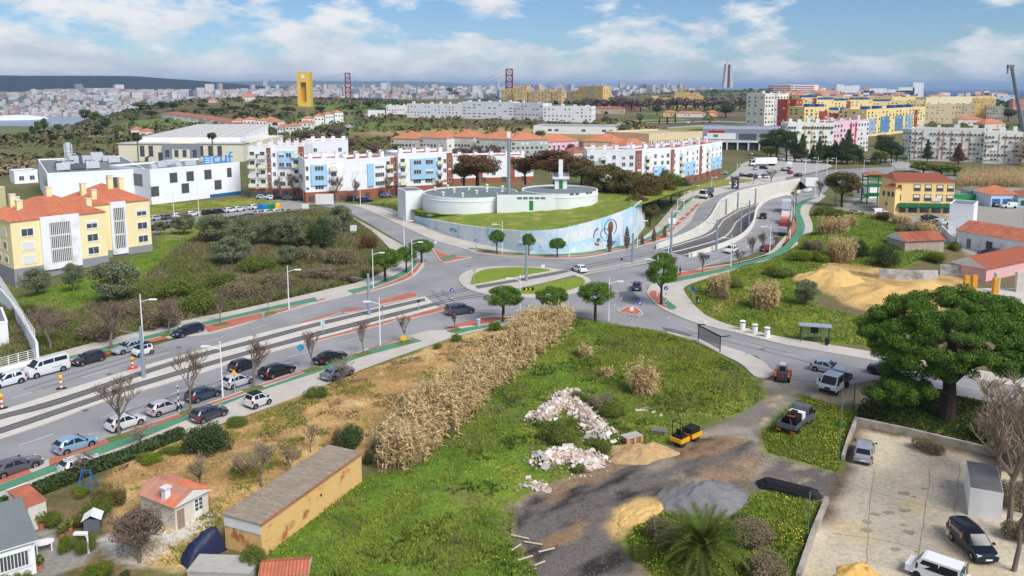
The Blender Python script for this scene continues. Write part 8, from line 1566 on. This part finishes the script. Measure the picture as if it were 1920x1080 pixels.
 # lower right: yard, heaps, rubble
YW=mat('yard_wall',S(176,168,156),.95,.16,1.5,rgb2=S(140,134,124),scale2=.6,thr=.55,soft=.1)
wallrun('low concrete wall along the upper side of the yard',[P(1601,796),P(1700,817),P(1850,853),P(1935,872)],.8,.35,YW);wallrun('low concrete wall on the left of the yard below the dark post',[P(1601,796),P(1588,830),P(1577,865)],.7,.3,YW);wallrun('low concrete kerb wall between palm patch and yard',[P(1546,942),P(1520,1005),P(1492,1088)],.6,.35,YW)
a,b=P(1815,966),P(1877,978);Hc=ZT(a.y,914);t,L,D=block('site_container','white steel site container with dark grey roof, rust flecked',a,b,5.6,Hc,mat('container_white',S(226,226,222),.7,.05,2,rgb2=S(136,84,76),scale2=4,thr=.72,soft=.03),'container',z=0,roof=None);e=MB();e.box(.04,.04,Hc+.001,L-.04,D-.04,Hc+.05);part('roof',e,mat('container_roof',S(104,104,104),.8,.1,1,.1,.5),t)
for lb,px,py,top,m,r in (('tall green post at the grass corner of the yard',1572,866,735,mat('post_green',S(96,124,104),.6,.1,1),.06),('dark post at the corner of the yard wall',1599,792,718,DPOLE,.06),('short rusty green post beside the black strip pile',1514,1010,922,MATS['post_green'],.05),('thin pole by the pavement edge near the silver hatchback',1399,668,658,STEEL,.05),('tall wooden pole behind the green hill',1566,385,332,BARKG,.1),('wooden pole in front of the yellow wing',1661,402,371,BARKG,.1),('utility pole by the long white cottage',1791,470,425,BARKG,.08)):p=G(px,py);e=MB();e.tube([(0,0,0),(0,0,ZT(p.y,top)-p.z)],r,6);tag(link('post',e.mesh('post',m),None,p),lb,'post')
def heap(name,label,px,py,rx,ry,hh,m,rz=0,sd=0,cat='heap',rough=.34,flatten=1.0,twin=False):
 p=G(px,py);rs=np.random.RandomState(sd);x=np.linspace(-1.15,1.15,44);X,Y,Fc=grid(x,x);r=np.sqrt(X*X+Y*Y);an=np.arctan2(Y,X);r=r*(1+.12*np.sin(3*an+sd)+.08*np.sin(5*an))
 Z=hh*np.clip(1-r,0,1)**flatten*(.55+.9*fbm(X*4,Y*4,1.1,sd))+rough*(fbm(X*6,Y*6,1,sd+3)-.5)*(r<1)-.12*(r>.98)
 if twin:Z=Z+.5*hh*gb(X,Y,.45,.1,.35,.4)
 o=link(name,bigmesh(name,np.stack([X*rx,Y*ry,Z],1),Fc,m,False),None,p,rz);tag(o,label,cat);return o
GRV=mat('grey_grit',S(128,126,128),.95,.2,6,.15,.6,bump=.5,bscale=12);SND=mat('sand_yellow',S(212,176,112),.95,.12,4,.1,.6,bump=.4,bscale=10);SND2=mat('sand_brown',S(186,154,110),.95,.2,3,.15,.8,bump=.5,bscale=10)
heap('gravel_heap','grey grit heap behind the palm',1325,940,4.2,3.4,1.7,GRV,.3,3);heap('sand_heap','brown sandy mound left of the road roller',1200,853,3.4,2.2,.9,SND2,.2,5,flatten=.7,twin=True);heap('sand_heap','orange yellow sand heap at the lower edge of the concrete yard',1612,1082,1.9,1.7,1.0,mat('sand_orange',S(224,178,100),.95,.1,4,bump=.4,bscale=10),0,7);heap('sand_heap','tall sand heap at the left end of the sand field',1556,528,7,5,2.7,SND,0,9,flatten=.8);heap('sand_heap','broad low sand mound in front of the mossy wall',1690,562,11,6,2.4,SND,.0,11,flatten=.7,twin=True);heap('sand_heap','yellow sand scatter beside the palm patch',1195,962,2.4,1.6,.35,SND,.7,13,flatten=.6)
a,b=P(1418,905),P(1542,936);L_,rz=frame_ab(a,b);t=thing('pipe_stack','low pile of long black ribbed strips beside the track','pile',a,rz)
for k in range(15):u=(k-7)/7;e=MB();s_=.10*L_*abs(u);e.tube([(s_,u*.95,.08),(s_+.8,u*.95,.12+.55*(1-u*u)),(L_-s_-.8,u*.95,.12+.55*(1-u*u)),(L_-s_,u*.95,.08)],.085,5);part('strip',e,mat('black_strip',(.018,.018,.022),.5,.1,3),t)
e=MB();e.prism([(.6,-.85),(L_-.6,-.85),(L_-.4,0),(L_-.6,.85),(.6,.85),(.4,0)],0,.38);part('core',e,BLACK,t)
STN=[mat('rubble_%d' % i,S(*c),.95,.1,3) for i,c in enumerate(((222,212,202),(214,194,180),(232,228,222),(200,176,160),(188,182,176)))]
def stone_mesh(i):
 rs=np.random.RandomState(i);m=MB();m.cbox((0,0,-.5),(1,1,1));m.v=[tuple(np.array(v)*(.75+.5*rs.rand(3))) for v in m.v];return m.mesh('stone',STN[i % 5])
SM=[stone_mesh(i) for i in range(10)]
def rubble(label,px,py,line,n,wd,hh,sd,body=True):
 p=G(px,py);t=thing('rubble_heap',label,'rubble',p);rs=np.random.RandomState(sd);ln=[G(*q)-p for q in line];pts=spl([(q.x,q.y) for q in ln],8);V=MB()
 for k in range(n*7):
  q=pts[rs.randint(len(pts))];dx,dy=rs.randn(2)*wd*.5;f=max(0,1-math.hypot(dx,dy)/wd/1.3);z=hh*f+ln[0].z*0
  if k<n:o=link('stone',SM[k % 10],t,(q[0]+dx,q[1]+dy,z+.05),rs.rand()*6.28,tuple(rs.uniform(.22,.75)*np.array([1,rs.uniform(.5,1),rs.uniform(.3,.6)])));o.rotation_euler[0]=rs.randn()*.5;o.rotation_euler[1]=rs.randn()*.5
  else:s=rs.uniform(.06,.2);V.cbox((q[0]+dx*1.15,q[1]+dy*1.15,z-.03),(s,s*.7,s*.6),k % 5,rs.rand()*3)
 part('small_stones',V,STN,t,kind='stuff')
 m=MB()
 for i in range(len(pts)-1):a,b=Vector(pts[i]),Vector(pts[i+1]);nn=Vector((-(b-a).y,(b-a).x)).normalized()*wd;m.face([(*(a-nn),-.1),(*(b-nn),-.1),(*b,hh),(*a,hh)]);m.face([(*a,hh),(*b,hh),(*(b+nn),-.1),(*(a+nn),-.1)])
 part('core',m,mat('rubble_dirt',S(176,156,132),.95,.15,3),t);return t
rubble('long curved rubble heap of pinkish white stones in the green field',1065,800,[(1012,795),(1035,775),(1062,762),(1085,775),(1105,800),(1130,826)],240,1.8,1.15,2);rubble('lower rubble heap of white slabs near the dark track',1065,872,[(1020,868),(1045,860),(1070,855),(1085,872),(1110,862)],170,1.6,.85,3);rubble('thin rubble scatter on the upper side of the heap by the dark weeds',1060,755,[(1050,752),(1075,745),(1098,756)],70,1.3,.9,5);rubble('pale stone scatter on the dirt left of the dark track',1000,915,[(985,905),(1010,910),(1025,915)],14,1.0,.04,6);rubble('white stones strewn in the grass right of the heap',1210,775,[(1195,765),(1225,772),(1232,780)],14,1.0,.05,7)
for px,py,wd,top,lb,k in ((1048,828,84,782,'green weed mound on the near side of the long rubble heap','bush'),(1150,780,60,745,'dark green weeds right of the long rubble heap','bush'),(1125,765,56,730,'brown weedy mound behind the rubble','grey'),(1090,758,50,726,'green weeds on the crest of the rubble','bush'),(1130,845,40,820,'low dark weeds below the rubble tail','bush'),(1020,805,36,780,'weeds at the left foot of the rubble','bush')):tree(k,px,py,wd,top,lb,None,'weeds',lod=2,shape='bush',name='weed_mound')
t=thing('timber_block','grey topped timber crate with orange ends on the grass left of the roller','crate',G(1184,830),.5);e=MB();e.box(-.9,-.5,.15,.9,.5,.75);part('core',e,mat('crate_wood',S(150,120,96),.9,.15,3),t);e=MB();e.box(-1,-.6,.751,1,.6,.84);part('lid',e,CONC,t)
for x in (-.85,0,.85):e=MB();e.box(x-.16,-.62,0,x+.16,-.501,.75);part('upright',e,mat('crate_orange',S(206,150,104),.9,.1,3),t)
t=thing('pallet_stack','small stack of grey wooden pallets on the grass behind the roller','pallets',G(1234,814),-.3)
for k in range(3):
 for j in range(5):e=MB();y=-.5+j*.23;e.box(-.8+k*.06,y,.12+k*.2,.8+k*.06,y+.14,.15+k*.2);part('plank',e,mat('grey_plank',S(140,130,120),.95,.15,3),t)
 for x in (-.7,0,.66):e=MB();e.box(x,-.5,k*.2,x+.1,.56,.119+k*.2);part('bearer',e,MATS['grey_plank'],t)
for i,(px,py,l,r) in enumerate(((975,1010,1.6,-.4),(1000,1022,1.5,-.3),(968,1030,1.2,.9),(1025,1035,1.4,.4),(985,1050,1.3,.5),(1012,1060,1.0,.6),(772,935,1.8,.9),(766,930,.8,.9),(778,938,1.7,.92))):e=MB();e.box(-l/2,-.05,.02,l/2,.05,.09);tag(link('board_scrap',e.mesh('board_scrap',mat('pale_wood',S(214,200,176),.9,.1,3)),None,G(px,py)+Vector((0,0,.12)),r),('pale stick among the scraps left of the dark track','pale plank in the grass right of the ochre shed')[i>5],'wood scrap',('scrap sticks left of the track','planks in the grass')[i>5])
q,rs=scatter('gravel',6000,71);z=h(q[:,0],q[:,1]);V=MB()
for k in range(6000):s=rs.uniform(.02,.06);V.cbox((q[k,0],q[k,1],z[k]+.03),(s,s*.8,s*.7),k % 4,rs.rand()*3)
tag(part('gravel',V,[mat('grit_%d' % i,S(*c),.95,.1,2) for i,c in enumerate(((92,86,82),(130,122,116),(80,74,70),(170,158,142)))]),kind='stuff')
for px,py,wd,top,lb in ((1075,800,40,780,'green weeds growing through the middle of the long rubble heap'),(1112,838,36,815,'green weeds on the tail of the long rubble heap'),(1085,885,30,868,'green weeds on the lower rubble heap')):tree('bush',px,py,wd,top,lb,None,'weeds',lod=2,shape='bush',name='weed_mound')
 # air
hm=bpy.data.materials.new('haze_air');hm.use_nodes=True;t=hm.node_tree;t.nodes.clear()
pv=t.nodes.new('ShaderNodeVolumePrincipled');pv.inputs['Color'].default_value=(0.50,0.70,1.0,1);pv.inputs['Density'].default_value=0.000062
pv.inputs['Anisotropy'].default_value=0.0
out=t.nodes.new('ShaderNodeOutputMaterial');t.links.new(pv.outputs[0],out.inputs['Volume'])
mb=MB();mb.box(-61000,-400,-70,71000,71000,240);hz=part('haze',mb,hm);tag(hz,kind='stuff')
